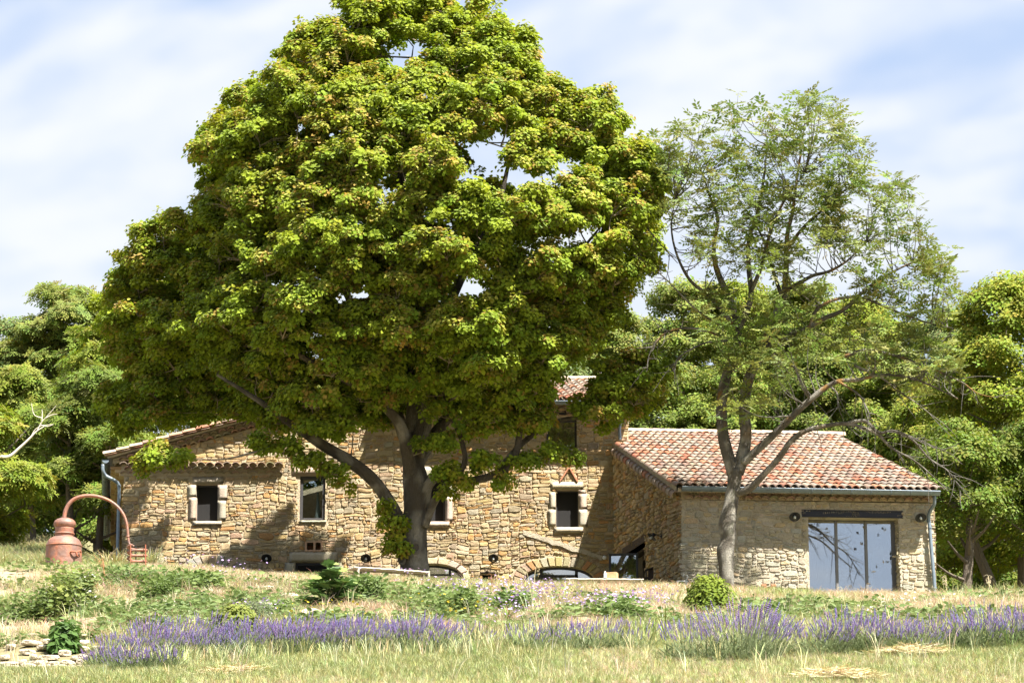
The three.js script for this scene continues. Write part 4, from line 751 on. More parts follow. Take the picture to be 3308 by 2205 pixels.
// ═════════ copper still ═════════
{
  const D = 60.8, b = at(203, 1832, D), R = rngOf(5); b.y = Math.min(b.y, ground(b.x, b.z) + 0.02);
  const t = thing('copper_still', 'old copper still with a domed boiler, long swan neck and coiled pipe', 'still', b), k = D / F * 1.015, q = (px, py, z = 0) => { const p = at(px, py, D - z).sub(b); return p; };
  const yOf = (py) => q(203, py).y, r = (px) => px * k;
  const prof = (list) => list.map(([w, py]) => [r(w), yOf(py)]);
  const tone = (g, s) => { for (let i = 0; i < g.n; i++) { const n = fbm(g.p[i * 3] * 4, g.p[i * 3 + 1] * 4, g.p[i * 3 + 2] * 4, 4, s), m = fbm(g.p[i * 3] * 11, g.p[i * 3 + 1] * 7, g.p[i * 3 + 2] * 11, 3, s + 3); const c = mix3(mix3([1.05, 0.92, 0.85], [0.72, 0.80, 0.85], sstep(0.42, 0.62, n)), [1.35, 0.95, 0.72], sstep(0.55, 0.7, m)); g.c[i * 3] = c[0]; g.c[i * 3 + 1] = c[1]; g.c[i * 3 + 2] = c[2]; } return g.build(); };
  const dense = (l) => { const o = []; for (let i = 0; i < l.length - 1; i++) for (let s = 0; s < 5; s++) o.push([lerp(l[i][0], l[i + 1][0], s / 5), lerp(l[i][1], l[i + 1][1], s / 5)]); o.push(l[l.length - 1]); return o; };
  part('boiler', tone(new GB().lathe(dense(prof([[58.5, 1850], [58, 1800], [57, 1764], [56.5, 1759], [52, 1748], [45, 1740], [36, 1735], [31, 1734]])), 48), 3), M.copper, t);
  part('boiler_seam', tone(new GB().lathe(prof([[57.2, 1766], [59, 1764.5], [58.8, 1762], [56.6, 1760.5]]), 40), 5), M.copper, t);
  part('neck', tone(new GB().lathe(dense(prof([[30, 1736], [30, 1727], [31, 1725], [29.5, 1722], [31, 1708], [30, 1703]])), 36), 7), M.copper, t);
  part('neck_ring', tone(new GB().lathe(prof([[30, 1727], [33, 1725.5], [33, 1722.5], [30, 1721]]), 36), 9), M.copper, t);
  part('dome', tone(new GB().lathe(dense(prof([[30, 1704], [33, 1701], [35.5, 1695], [35.5, 1689], [32, 1682], [25, 1677], [14, 1673], [7, 1672]])), 40), 11), M.copper, t);
  const pipe = [[206, 1674], [208, 1660], [212, 1645], [222, 1627], [238, 1612], [262, 1603], [285, 1600.5], [308, 1602], [335, 1609], [358, 1620], [380, 1637], [397, 1660], [407, 1685], [411, 1710], [413, 1735], [415, 1750], [420, 1760], [432, 1764]];
  const P = pipe.map(([px, py]) => q(px, py)), rad = P.map((_, i) => r(lerp(7.2, 4.2, clamp(i / 12))));
  part('swan_neck', tone(new GB().tube(P, rad, 14, { sub: 0.05 }), 13), M.copper, t);
  part('pipe_collar', tone(new GB().tube([q(411.5, 1730), q(412, 1735)], [r(5.6), r(5.6)], 14), 15), M.copper, t);
  const coil = [], c0 = q(443, 1764), rr = r(30); for (let i = 0; i <= 130; i++) { const a = Math.PI * 0.65 + (i / 26) * Math.PI * 2; coil.push(V(c0.x + Math.cos(a) * rr, c0.y - (i / 26) * 0.119, c0.z + Math.sin(a) * rr)); }
  part('coil', tone(new GB().tube(coil, coil.map((_, i) => r(lerp(4.2, 3, i / 130))), 9), 17), M.copper, t);
  for (const px of [420.5, 469]) part('coil_post', new GB().tube([q(px, 1758, 0.2), q(px, 1834, 0.2)], [0.013, 0.013], 7).build(), M.rust, t);
  part('coil_post', new GB().tube([q(438, 1764, -0.2), q(438, 1834, -0.2)], [0.012, 0.012], 7).build(), M.dark, t);
  const hz = 0.35; part('handle', new GB().tube([q(226, 1783, hz - 0.02), q(232, 1781, hz), q(245, 1782, hz - 0.02), q(258, 1779, hz - 0.13), q(260, 1784, hz - 0.2)], [0.016, 0.02, 0.018, 0.018, 0.014], 8, { sub: 0.02 }).build(), M.rust, t);
  part('handle_bracket', new GB().tube([q(245, 1782, hz - 0.02), q(247, 1793, hz - 0.02), q(252, 1797, hz - 0.05)], [0.02, 0.018, 0.014], 8).build(), M.rust, t);
}
// ═════════ benches, crate, bottle ═════════
function plankBench(name, label, Dl, Dr, TL, TR, legs, depth, rail) {
  const R = rngOf(TL[0]), a = at(TL[0], TL[1], Dl), b = at(TR[0], TR[1], Dr), t = thing(name, label, 'bench', a.clone()), q = (v) => v.clone().sub(a), U = b.clone().sub(a), L = U.length(), th = Math.atan2(-U.z, U.x), sl = Math.asin(U.y / L);
  for (let k = 0; k < 4; k++) { const g = new GB(), w = depth / 4, n = 24, ids = []; for (let i = 0; i <= n; i++) { const x = L * i / n, j = (R() - 0.5) * 0.014, z0 = -k * w - 0.004, z1 = -(k + 1) * w + 0.004; ids.push([g.v(x, -0.035 + j, z0 + 0, x, 0), g.v(x, j + 0.004, z0, x, 0.04), g.v(x, j + 0.004, z1, x, w), g.v(x, -0.035 + j, z1, x, w + 0.04)]); } for (let i = 0; i < n; i++) for (let s = 0; s < 4; s++) { const s2 = (s + 1) % 4; g.q(ids[i][s], ids[i + 1][s], ids[i + 1][s2], ids[i][s2]); } g.q(...ids[0]); g.q(...[...ids[n]].reverse()); const m = part('plank', g.build(), M.woodGrey, t); m.rotation.set(0, th, sl, 'YXZ'); m.position.y = (R() - 0.5) * 0.006; }
  for (const [px0, y0, px1, y1, back] of legs) { const d = lerp(Dl, Dr, clamp((px0 - TL[0]) / (TR[0] - TL[0]))) + (back ? depth - 0.05 : 0.03), A = at(px0, y0, d), B = at(px1, y1, d); B.y = Math.min(B.y, ground(B.x, B.z) - 0.02); part('leg', new GB().tube([q(A), q(A.clone().lerp(B, 0.5)).add(V((R() - 0.5) * 0.01, 0, 0)), q(B)], [0.028, 0.03, 0.033], 8).build(), M.woodGrey, t); }
  for (const [p0, p1] of rail) { const d0 = lerp(Dl, Dr, clamp((p0[0] - TL[0]) / (TR[0] - TL[0]))), d1 = lerp(Dl, Dr, clamp((p1[0] - TL[0]) / (TR[0] - TL[0]))); part('rail', new GB().tube([q(at(...p0, d0 + 0.05)), q(at(...p1, d1 + 0.05))], [0.03, 0.026], 8).build(), M.woodGrey, t); }
  return { t, a, b };
}
plankBench('plank_bench', 'long weathered plank bench sloping in front of the big tree trunk', 62.6, 63.4, [1145, 1829], [1389, 1845], [[1157, 1833, 1156, 1868], [1140 + 4, 1831, 1145, 1868, 1], [1384, 1847, 1385, 1885], [1366, 1846, 1365, 1880, 1]], 0.42, [[[1150, 1834], [1380, 1850]]]);
const bench2 = plankBench('plank_bench', 'weathered plank bench carrying a small wooden crate by the open glass door', 65.4, 65.4, [1829, 1867.5], [2080, 1869.5], [[1839, 1871, 1843, 1906], [1830, 1871, 1831, 1904, 1], [2072, 1873, 2077, 1908], [2060, 1873, 2061, 1904, 1]], 0.42, [[[1838, 1873], [2072, 1875]]]);
{
  const D = 65.6, top = at(1980, 1867, D).y, c = at(1978, 1860, D), t = thing('wooden_crate', 'small pale pine crate with a hand hole standing on the right hand bench', 'crate', V(c.x, top, c.z - 0.1)), k = D / F, w = 35 * k, h = 20 * k, dp = 0.22;
  t.rotation.y = -0.25;
  const hx0 = -0.045, hx1 = 0.045;
  for (const z of [dp / 2, -dp / 2 + 0.012]) { part('side_board', box(-w / 2, w / 2, 0, h / 2 - 0.003, z - 0.012, z, 0.002), M.woodPale, t); if (z > 0) { const g = new GB(); g.box(-w / 2, hx0, h / 2, h, z - 0.012, z, 0.002); g.box(hx1, w / 2, h / 2, h, z - 0.012, z, 0.002); g.box(hx0, hx1, h / 2, h * 0.64, z - 0.012, z); g.box(hx0, hx1, h * 0.80, h, z - 0.012, z); part('side_board', g.build(), M.woodPale, t); } else part('side_board', box(-w / 2, w / 2, h / 2, h, z - 0.012, z, 0.002), M.woodPale, t); }
  for (const x of [-w / 2 + 0.002, w / 2 - 0.014]) part('end_board', box(x, x + 0.012, 0, h + 0.002, -dp / 2 + 0.012, dp / 2 - 0.012, 0.002), M.woodPale, t);
  part('bottom_board', box(-w / 2 + 0.014, w / 2 - 0.014, 0.004, 0.016, -dp / 2 + 0.014, dp / 2 - 0.014), M.woodPale, t);
  const p = at(1955, 1862, D - 0.06), bt = thing('water_bottle', 'whitish bottle standing beside the wooden crate on the bench', 'bottle', V(p.x, top, p.z));
  part('body', new GB().lathe([[0, 0], [0.031, 0.0], [0.034, 0.008], [0.034, 0.085], [0.028, 0.105], [0.014, 0.122], [0.013, 0.132]], 16).build(), new THREE.MeshPhysicalMaterial({ color: rgb(0.85, 0.88, 0.9), roughness: 0.25, transmission: 0.5, thickness: 0 }), bt);
  part('cap', new GB().lathe([[0.015, 0.130], [0.016, 0.132], [0.016, 0.147], [0, 0.148]], 14).build(), M.white, bt);
}
// dark wooden shelf unit leaning by the doorway
{
  const D = 70.6, a = at(2084, 1905, D), t = thing('wooden_shelf', 'narrow dark wooden shelf leaning beside the side doorway', 'shelf', a), q = (px, py, z = 0) => at(px, py, D - z).sub(a);
  const plank = (p, r, w, th, nm) => { const A = q(...p), B = q(...r), g = new GB(); const u = B.clone().sub(A), L = u.length(); const m = part(nm, box(-w / 2, w / 2, 0, L, -th / 2, th / 2, 0.004), M.woodDark, t); m.position.copy(A); m.rotation.z = -Math.atan2(u.x, u.y); };
  plank([2085, 1907], [2088, 1840], 0.03, 0.22, 'side_board'); plank([2102, 1907], [2103, 1836], 0.13, 0.03, 'back_board'); plank([2095, 1907], [2097, 1838], 0.025, 0.2, 'side_board');
  for (const [y0, y1] of [[1842, 1833], [1867, 1862]]) { const A = q(2084, y0, 0.05), B = q(2110, y1, 0.05), u = B.clone().sub(A), m = part('shelf_board', box(0, u.length() * (y0 < 1850 ? 1 : 0.45), -0.012, 0.012, -0.1, 0.1, 0.003), M.woodDark, t); m.position.copy(A); m.rotation.z = Math.atan2(u.y, u.x); }
}
// small trestle with bleached sticks
{
  const D = 66.4, a = at(2205, 1876, D), t = thing('garden_stool', 'small bleached wooden stool with twisted sticks at the corner of the wing', 'stool', a), q = (px, py, z = 0) => at(px, py, D - z).sub(a), wm = std({ color: rgb(0.62, 0.61, 0.57), roughness: 0.9, map: rep(stoneTone, 3) });
  part('seat', (() => { const A = q(2187, 1876), B = q(2222, 1876.5); return new GB().box(A.x, B.x, -0.02, 0.015, -0.24, 0.0, 0.006).build(); })(), wm, t);
  for (const [x0, x1, z] of [[2190, 2187, 0], [2218, 2221, 0], [2193, 2192, -0.22], [2216, 2217, -0.22]]) { const A = q(x0, 1878, z), B = q(x1, 1906, z); part('leg', new GB().tube([A, B], [0.02, 0.019], 7).build(), wm, t); }
  part('stick', new GB().tube([q(2213, 1885), q(2217, 1872), q(2222, 1866), q(2219, 1856), q(2224, 1861)], [0.012, 0.012, 0.013, 0.010, 0.006], 6, { sub: 0.03 }).build(), wm, t);
  part('stick', new GB().tube([q(2219, 1866), q(2226, 1863), q(2221, 1857)], [0.010, 0.009, 0.006], 6).build(), wm, t);
  part('stick', new GB().tube([q(2207, 1861), q(2211, 1853), q(2208, 1858)], [0.010, 0.012, 0.008], 6).build(), wm, t);
}
// ═════════ rocks on the bank and the broken dry stone wall ═════════
function rock(sx, sy, sz, R, rough = 0.28) {
  const g = new THREE.IcosahedronGeometry(1, 3), p = g.attributes.position, s = R() * 99, v = V(0, 0, 0);
  for (let i = 0; i < p.count; i++) { v.fromBufferAttribute(p, i); let k = 1 + rough * 2 * (fbm(v.x * 1.1 + s, v.y * 1.1, v.z * 1.1, 3, 5) - 0.5); const m = Math.max(Math.abs(v.x), Math.abs(v.y) * 1.05, Math.abs(v.z)); k *= lerp(1, 0.82 / m, 0.62); p.setXYZ(i, v.x * k * sx, v.y * k * sy, v.z * k * sz); }
  const uv = new Float32Array(p.count * 2); for (let i = 0; i < p.count; i++) { uv[i * 2] = p.getX(i) + p.getZ(i); uv[i * 2 + 1] = p.getY(i) + p.getZ(i) * 0.6; }
  g.setAttribute('uv', new THREE.BufferAttribute(uv, 2)); g.deleteAttribute('normal'); g.computeVertexNormals(); return g;
}
const rockMat = std({ color: rgb(0.58, 0.50, 0.38), roughness: 1, flatShading: true, map: rep(stoneTone, 1.3), bumpMap: rep(roughTex, 2.5), bumpScale: 0.05 });
{
  const R = rngOf(77);
  for (const [px, py, D, w, h, label] of [
    [560, 1968, 55, 0.30, 0.12, 'pale flat rock in the bank above the left lavender, left one of several'], [612, 1975, 55, 0.16, 0.10, 'small pale rock in the middle of the left bank'], [728, 1958, 56, 0.26, 0.12, 'smooth pale rock in the bank right of the leafy weeds'],
    [860, 1906, 59, 0.22, 0.12, 'small pale rock high on the bank left of the fig bush'], [930, 1938, 57.5, 0.34, 0.14, 'large pale slab of rock just left of the fig bush'], [850, 1966, 55.5, 0.30, 0.13, 'pale rock under the slab left of the fig bush'],
    [1010, 2000, 53, 0.30, 0.16, 'pale rock in front of the fig bush above the lavender'], [500, 2030, 51.5, 0.24, 0.11, 'pale rock low on the left bank at the edge of the lavender'], [650, 2016, 52, 0.28, 0.10, 'low pale rock behind the lavender, near the yellow green shrub'], [1240, 2035, 51, 0.22, 0.08, 'thin pale stone behind the lavender below the trunk'],
    [1905, 2023, 52, 0.16, 0.09, 'small pinkish stone behind the sparse lavender in the middle'], [2600, 1948, 61, 0.16, 0.08, 'small pale stone on the bank below the wide glass door'],
  ]) { const p = onGround(px, py + 8); p.y += h * 0.25; const m = part(numbered('bank_rock'), rock(w, h, w * 0.7, R), rockMat); m.position.copy(p); m.rotation.set(0.2 * (R() - 0.3), R() * 6, 0.2 * (R() - 0.5)); tag(m, label, 'rock', 'pale rocks showing in the bank'); }
  const w = thing('dry_stone_wall', 'tumbled dry stone wall of pale flat stones at the lower left', 'stone wall', at(150, 2120, 49));
  const o = w.position.clone();
  for (let row = 0; row < 7; row++) { let px = -80 + R() * 30; const right = 345 - Math.abs(row - 2) * 18; while (px < right) { const sw = 26 + R() * 52, py = 2162 - row * 16.5 + (R() - 0.5) * 8 - (px > 200 && row > 3 ? -6 : 0), D = 48.2 + row * 0.28 + R() * 0.2; if (R() > 0.14 + row * 0.035) { const p = onGround(px + sw / 2, py + 6), k = -p.z / F; p.y += 0.05; const m = part('stone', rock(sw * 0.53 * k, (6 + R() * 5) * k * 1.15, (18 + R() * 16) * k, R, 0.22), rockMat, w); m.position.copy(p.sub(o)); m.rotation.set((R() - 0.4) * 0.35, (R() - 0.5) * 0.6, (R() - 0.5) * 0.25); } px += sw * 0.98; } }
}

// ═════════ leaves ═════════
function leafInto(g, o, dir, nrm, L, W, kind) {           // a folded leaf blade from o along dir
  const s = dir.clone().cross(nrm).normalize(), P = (u, v, dn) => { const q = o.clone().addScaledVector(dir, u * L).addScaledVector(s, v * W).addScaledVector(nrm, dn * W); return g.v(q.x, q.y, q.z, v + 0.5, u); };
  if (kind === 'broad') { const b = P(0, 0, 0), l1 = P(0.12, 0.42, 0.10), l2 = P(0.55, 0.44, 0.06), t = P(1, 0, -0.16), r2 = P(0.55, -0.44, 0.06), r1 = P(0.12, -0.42, 0.10), m = P(0.5, 0, -0.06); g.t(b, m, l1); g.t(l1, m, l2); g.t(l2, m, t); g.t(t, m, r2); g.t(r2, m, r1); g.t(r1, m, b); }
  else { const b = P(0, 0, 0), l = P(0.45, 0.5, 0.1), t = P(1, 0, -0.1), r = P(0.45, -0.5, 0.1); g.t(b, t, l); g.t(b, r, t); }
}
function sprig(R, { n = 7, L = 0.10, W = 0.085, spread = 0.14, kind = 'broad', droop = 0.35 } = {}) {
  const g = new GB();
  for (let k = 0; k < n; k++) {
    const a = (k / n) * 6.283 * 1.62 + R() * 0.8, h = (k / n - 0.4) * spread * 0.9, out = V(Math.cos(a), 0, Math.sin(a)), o = out.clone().multiplyScalar(spread * (0.12 + 0.55 * R())).setY(h);
    const dir = out.clone().setY(0.25 - droop * (0.4 + R() * 1.4)).normalize(), side = out.clone().cross(UPV), nrm = side.cross(dir).normalize().multiplyScalar(-1); if (nrm.y < 0) nrm.multiplyScalar(-1);
    nrm.addScaledVector(out.clone().cross(UPV), (R() - 0.5) * 1.6).addScaledVector(dir, (R() - 0.5) * 0.8).normalize();
    const k2 = 0.75 + 0.5 * R(); leafInto(g, o, dir, nrm, L * k2, W * k2, kind);
  }
  return g.build();
}
function pinnate(R, { fronds = 4, leaflets = 9, L = 0.07, W = 0.024, len = 0.24 } = {}) {
  const g = new GB();
  for (let f = 0; f < fronds; f++) {
    const a = (f / fronds) * 6.283 + R(), tilt = 0.55 - R() * 0.75, d = V(Math.cos(a), tilt, Math.sin(a)).normalize(), s = d.clone().cross(UPV).normalize(), n = s.clone().cross(d).normalize();
    for (let k = 0; k < leaflets; k++) { const t = 0.25 + 0.75 * (Math.floor(k / 2) / Math.floor(leaflets / 2)), sd = k === leaflets - 1 ? 0 : k % 2 ? 1 : -1, o = d.clone().multiplyScalar(len * t).addScaledVector(UPV, -0.25 * len * t * t), dir = d.clone().multiplyScalar(sd ? 0.55 : 1).addScaledVector(s, sd * 0.8).addScaledVector(UPV, -0.25 * R()).normalize(); leafInto(g, o, dir, n.clone().addScaledVector(s, (R() - 0.5) * 0.5).normalize(), L * (0.8 + 0.4 * R()), W, 'thin'); }
  }
  return g.build();
}
// fills a domed clump with sprigs, fuller on top than below
function fillClump(list, c, a, b, n, R, col, outward, size = 1) {
  for (let k = 0; k < n; k++) {
    const th = R() * 6.283, cy = lerp(-0.35, 1, Math.pow(R(), 0.8)), sr = Math.sqrt(Math.max(0, 1 - cy * cy)), rad = Math.pow(R(), 0.34), d = V(Math.cos(th) * sr, cy, Math.sin(th) * sr);
    const p = V(c.x + d.x * a * rad, c.y + d.y * b * rad, c.z + d.z * a * rad);
    const up = d.clone().multiplyScalar(0.7).add(V((R() - 0.5) * 1.2, 0.6, (R() - 0.5) * 1.2)).addScaledVector(outward, 0.45).normalize();
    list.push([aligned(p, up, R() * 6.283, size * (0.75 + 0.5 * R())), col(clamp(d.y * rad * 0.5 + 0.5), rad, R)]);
  }
}
function nearest(pts, p, bias = 0.55) { let best = null, bd = 1e9; for (const q of pts) { const dy = p.y - q.y, d = Math.hypot(p.x - q.x, p.z - q.z) + Math.abs(dy) * (dy < 0 ? 1.8 : bias); if (d < bd) { bd = d; best = q; } } return best; }
function limbGB(g, P, rad, seg, o) { g.tube(P, rad, seg, o); return g; }

// ═════════ the big tree before the house ═════════
const TD = 67.0;
{
  const R = rngOf(101), base = at(1342, 1874, TD); base.y = ground(base.x, base.z) - 0.1;
  const t = thing('linden_tree', 'huge bright green broadleaf tree towering in front of the old farmhouse', 'tree', base), q = (px, py, dz = 0) => at(px, py, TD - dz).sub(base);
  const K = TD / F * 1.02, limbs = [], mk = (name, pts, w, seg, seed, wob = 0.10) => {
    const P = pts.map(([px, py, dz]) => q(px, py, dz ?? 0)), rad = w.map((v) => v * K / 2), g = new GB(); g.tube(P, rad, seg, { sub: 0.10, wob, fr: 2.2, seed });
    for (let i = 0; i < g.n; i++) { const n = fbm(g.p[i * 3] * 3, g.p[i * 3 + 1] * 2, g.p[i * 3 + 2] * 3, 4, 3), l = sstep(0.52, 0.68, n); const c = mix3([0.62, 0.58, 0.52], [1.7, 1.75, 1.75], l); g.c[i * 3] = c[0]; g.c[i * 3 + 1] = c[1]; g.c[i * 3 + 2] = c[2]; }
    part(name, g.build(), M.linenBark, t);
    const cr = new THREE.CatmullRomCurve3(P, false, 'centripetal'); for (let k = 2; k <= 24; k++) limbs.push(cr.getPoint(k / 24));
  };
  mk('trunk', [[1340, 1890], [1340, 1850], [1336, 1790], [1338, 1720], [1345, 1640], [1342, 1560], [1336, 1500], [1330, 1400]], [110, 96, 92, 84, 78, 84, 66, 56], 30, 1, 0.12);
  mk('limb', [[1322, 1740, 0], [1300, 1700, 0.05], [1262, 1630, 0.1], [1205, 1550, 0.3], [1130, 1490, 0.5], [1030, 1430, 0.8], [930, 1360, 1.1], [830, 1290, 1.3], [700, 1210, 1.5]], [50, 44, 42, 42, 40, 34, 26, 18, 8], 16, 2);
  mk('limb', [[1330, 1560], [1315, 1450, 0.4], [1290, 1370, 0.7], [1240, 1310, 1.2], [1170, 1230, 1.8], [1090, 1130, 2.4], [1010, 1010, 2.8]], [50, 44, 36, 30, 24, 17, 7], 14, 3);
  mk('limb', [[1335, 1430], [1340, 1300, -0.2], [1330, 1150, -0.5], [1312, 960, -0.4], [1300, 760, 0], [1298, 560, 0.2], [1306, 380, 0.2], [1320, 260, 0.1], [1335, 150, 0]], [60, 54, 48, 42, 36, 28, 18, 10, 3], 16, 4);
  mk('limb', [[1345, 1470], [1380, 1330, 0.3], [1410, 1180, 0.2], [1440, 1020, -0.2], [1470, 940, -0.4], [1530, 820, -0.8], [1600, 690, -1], [1640, 540, -1], [1660, 420, -1]], [56, 46, 40, 36, 32, 26, 20, 13, 5], 14, 5);
  mk('limb', [[1372, 1640, 0.1], [1382, 1570, 0.25], [1415, 1540, 0.4], [1480, 1552, 0.5], [1560, 1545, 0.7], [1640, 1510, 0.8], [1668, 1460, 0.9], [1690, 1330, 1], [1740, 1240, 1.1], [1800, 1170, 1.2], [1880, 1080, 1.2]], [36, 34, 30, 28, 26, 24, 22, 18, 15, 12, 5], 14, 6);
  mk('limb', [[1372, 1700, 0.2], [1402, 1620, 0.4], [1432, 1580, 0.5], [1500, 1500, 0.8], [1490, 1420, 0.9], [1450, 1330, 1], [1420, 1220, 1.2]], [28, 26, 22, 18, 16, 12, 5], 12, 7);
  mk('limb', [[1330, 1500, -0.2], [1290, 1360, -0.8], [1230, 1200, -1.4], [1160, 1040, -1.8], [1090, 880, -2], [1000, 700, -2.2], [920, 520, -2.2]], [46, 40, 34, 28, 22, 15, 5], 12, 8);
  mk('limb', [[1345, 1500, -0.3], [1420, 1380, -1], [1540, 1230, -1.6], [1680, 1060, -2], [1820, 880, -2.2], [1950, 720, -2]], [46, 40, 32, 25, 17, 5], 12, 9);
  mk('limb', [[1310, 1040, -0.3], [1260, 880, 0.6], [1200, 740, 1.2], [1130, 580, 1.6], [1080, 420, 1.7], [1040, 280, 1.6]], [30, 26, 21, 16, 11, 4], 12, 10);
  mk('limb', [[1302, 760, 0], [1350, 600, 0.6], [1420, 440, 0.8], [1490, 280, 0.8], [1540, 130, 0.6]], [26, 21, 16, 11, 4], 10, 11);
  mk('limb', [[1200, 1270, 1.5], [1060, 1200, 2.2], [900, 1110, 2.6], [720, 1050, 1.2], [560, 1010, -0.4], [470, 980, -1.2]], [22, 20, 17, 14, 10, 4], 10, 12);
  mk('limb', [[1600, 1530, 0.8], [1700, 1420, 0.4], [1800, 1360, 0.2], [1900, 1345, 0.2], [1990, 1330, 0.3], [2070, 1290, 0.4]], [20, 18, 15, 13, 10, 4], 10, 13);
  for (const [px, py, dz, w, h, rz] of [[1343, 1768, 0.325, 0.13, 0.17, 0], [1298, 1806, 0.24, 0.11, 0.15, 0.1]]) { const p = q(px, py, dz), s = part('branch_scar', new THREE.TorusGeometry(0.095, 0.032, 10, 24), M.linenBark, t, 'healed scar of a cut branch'); const cc = new Float32Array(s.geometry.attributes.position.count * 3).fill(1.5); s.geometry.setAttribute('color', new THREE.BufferAttribute(cc, 3)); s.position.copy(p); s.scale.set(w / 0.13, h / 0.13, 1); s.rotation.set(0, px < 1320 ? -0.5 : 0.05, rz); const f = part('scar_heart', new THREE.SphereGeometry(0.085, 16, 10), M.farBark, t); f.position.copy(p); f.scale.set(w / 0.13, h / 0.13, 0.25); f.rotation.y = s.rotation.y; }

  // outline of the crown in the plane of the trunk, and a hollow volume of clumps inside it
  const s = 1.4064, outline = [[300, 1100], [235, 1010], [222, 930], [232, 850], [215, 770], [218, 690], [250, 590], [300, 515], [350, 500], [405, 470], [440, 470], [425, 385], [452, 275], [515, 215], [575, 145], [620, 90], [680, 20], [770, -25], [960, -30], [1110, -20], [1200, 35], [1262, 42], [1285, 115], [1320, 180], [1395, 205], [1445, 255], [1490, 315], [1545, 380], [1552, 450], [1540, 560], [1545, 660], [1500, 720], [1440, 735], [1400, 790], [1340, 880], [1300, 950], [1330, 1010], [1280, 1050], [1180, 1050], [1080, 1060], [1000, 1030], [960, 960], [880, 1010], [800, 1080], [700, 1070], [640, 1010], [600, 1000], [520, 1000], [430, 1010], [380, 1050]].map(([x, y]) => [x * s, y * s]);
  const extra = [[1390, 835], [1460, 820], [1530, 835], [1525, 900], [1500, 955], [1440, 960], [1400, 1000], [1350, 960], [1340, 890]].map(([x, y]) => [x * s, y * s]);
  const edge = (poly, x, y) => { let m = 1e9; for (let i = 0, j = poly.length - 1; i < poly.length; j = i++) { const [x1, y1] = poly[j], [x2, y2] = poly[i], tt = clamp(((x - x1) * (x2 - x1) + (y - y1) * (y2 - y1)) / ((x2 - x1) ** 2 + (y2 - y1) ** 2)); m = Math.min(m, Math.hypot(x - x1 - tt * (x2 - x1), y - y1 - tt * (y2 - y1))); } return m; };
  const gaps = [[1288, 205, 12, 34], [1520, 955, 44, 28], [1085, 985, 26, 22], [1005, 1165, 22, 20], [1185, 970, 20, 16], [1660, 590, 30, 14], [1880, 790, 34, 16], [1800, 580, 26, 18], [1230, 640, 18, 22], [960, 420, 16, 14], [1560, 520, 26, 20], [1700, 820, 18, 10], [2080, 960, 40, 22], [1885, 1265, 90, 42], [1822, 1400, 42, 45], [1600, 440, 20, 16], [1150, 1470, 120, 40]];
  const clumps = [];
  const tryAdd = (px, py, dz, a) => { for (const c of clumps) if (Math.hypot((c[0] - px) * K, (c[1] - py) * K * 1.3, c[2] - dz) < 0.5 * (a + c[3])) return false; clumps.push([px, py, dz, a]); return true; };
  let guard = 0;
  while (clumps.length < 820 && guard++ < 60000) {
    const px = lerp(300, 2200, R()), py = lerp(-40, 1560, R());
    if (!inside(outline, px, py)) continue;
    const e = edge(outline, px, py) * K - 0.9 * Math.max(0, fbm(px * 0.011, py * 0.011, 7, 2, 59) - 0.42), a = 0.28 + 0.62 * Math.pow(R(), 1.4); if (e < a * (py > 1250 ? 0.95 : 0.85)) continue;
    const low = sstep(1050, 1350, py), T = 5.2 * Math.sqrt(clamp(1 - (1 - clamp(e / 5.2)) ** 2)) * (py < 300 ? 0.75 : 1) * (1 - 0.35 * low), m = R();
    // branches carry the leaves in loose storeys, so the surface steps in and out
    const storey = 0.80 + 0.34 * (fbm(px * 0.0042, py * 0.0075, 2, 2, 57) - 0.3);
    const dz = (m < 0.66 ? 1 : m < 0.86 ? -1 : 0) * T * storey * (0.86 + 0.16 * R()) + (m >= 0.86 ? (R() - 0.5) * T * 1.2 : 0);
    if (gaps.some(([gx, gy, rx, ry]) => ((px - gx) / (rx + a / K * 0.8)) ** 2 + ((py - gy) / (ry + a / K * 0.6)) ** 2 < 1)) continue;
    tryAdd(px, py, Math.max(dz, -4.6) - 3.0 * (1 - sstep(560, 1000, px)) * sstep(500, 1000, py), a);
  }
  guard = 0; let nx = 0;
  while (nx < 22 && guard++ < 4000) { const px = lerp(1880, 2160, R()), py = lerp(1150, 1410, R()); if (!inside(extra, px, py) || edge(extra, px, py) * K < 0.2) continue; if (tryAdd(px, py, 0.3 + (R() - 0.5) * 0.9, 0.38 + 0.2 * R())) nx++; }
  // small tufts hanging on the big limbs and the trunk, and low sprays before the wall
  for (const [px, py, dz, a] of [[1278, 1735, 0.4, 0.13], [1290, 1690, 0.45, 0.14], [1248, 1690, 0.4, 0.13], [1296, 1775, 0.4, 0.12], [1262, 1775, 0.4, 0.12], [1240, 1640, 0.4, 0.13], [1120, 1560, 0.7, 0.24], [1080, 1530, 0.9, 0.28], [510, 1510, 1.6, 0.42], [545, 1475, 1.6, 0.45], [480, 1490, 1.5, 0.35], [905, 1460, 1.0, 0.4], [850, 1450, 1.1, 0.35], [1000, 1500, 0.9, 0.34], [1780, 1480, 0.6, 0.36], [1835, 1500, 0.6, 0.28], [1700, 1500, 0.8, 0.36], [1560, 1510, 0.9, 0.36], [1500, 1560, 0.9, 0.2], [1440, 1600, 0.7, 0.2], [1620, 1560, 0.8, 0.26], [1460, 1530, 0.8, 0.3], [1385, 1450, 0.8, 0.34], [1440, 1450, 1, 0.4]]) clumps.push([px, py, dz, a]);
  const twigs = new GB(), list = [], orangeAt = (p) => fbm(p.x * 0.6, p.y * 0.6, p.z * 0.6, 3, 31);
  const nodes = limbs.slice(), axis = (c) => Math.hypot(c.x, c.z) + Math.abs(c.y - 6) * 0.3;
  const grown = clumps.map(([px, py, dz, a]) => [q(px, py, dz), a]).sort((u, v) => axis(u[0]) - axis(v[0]));
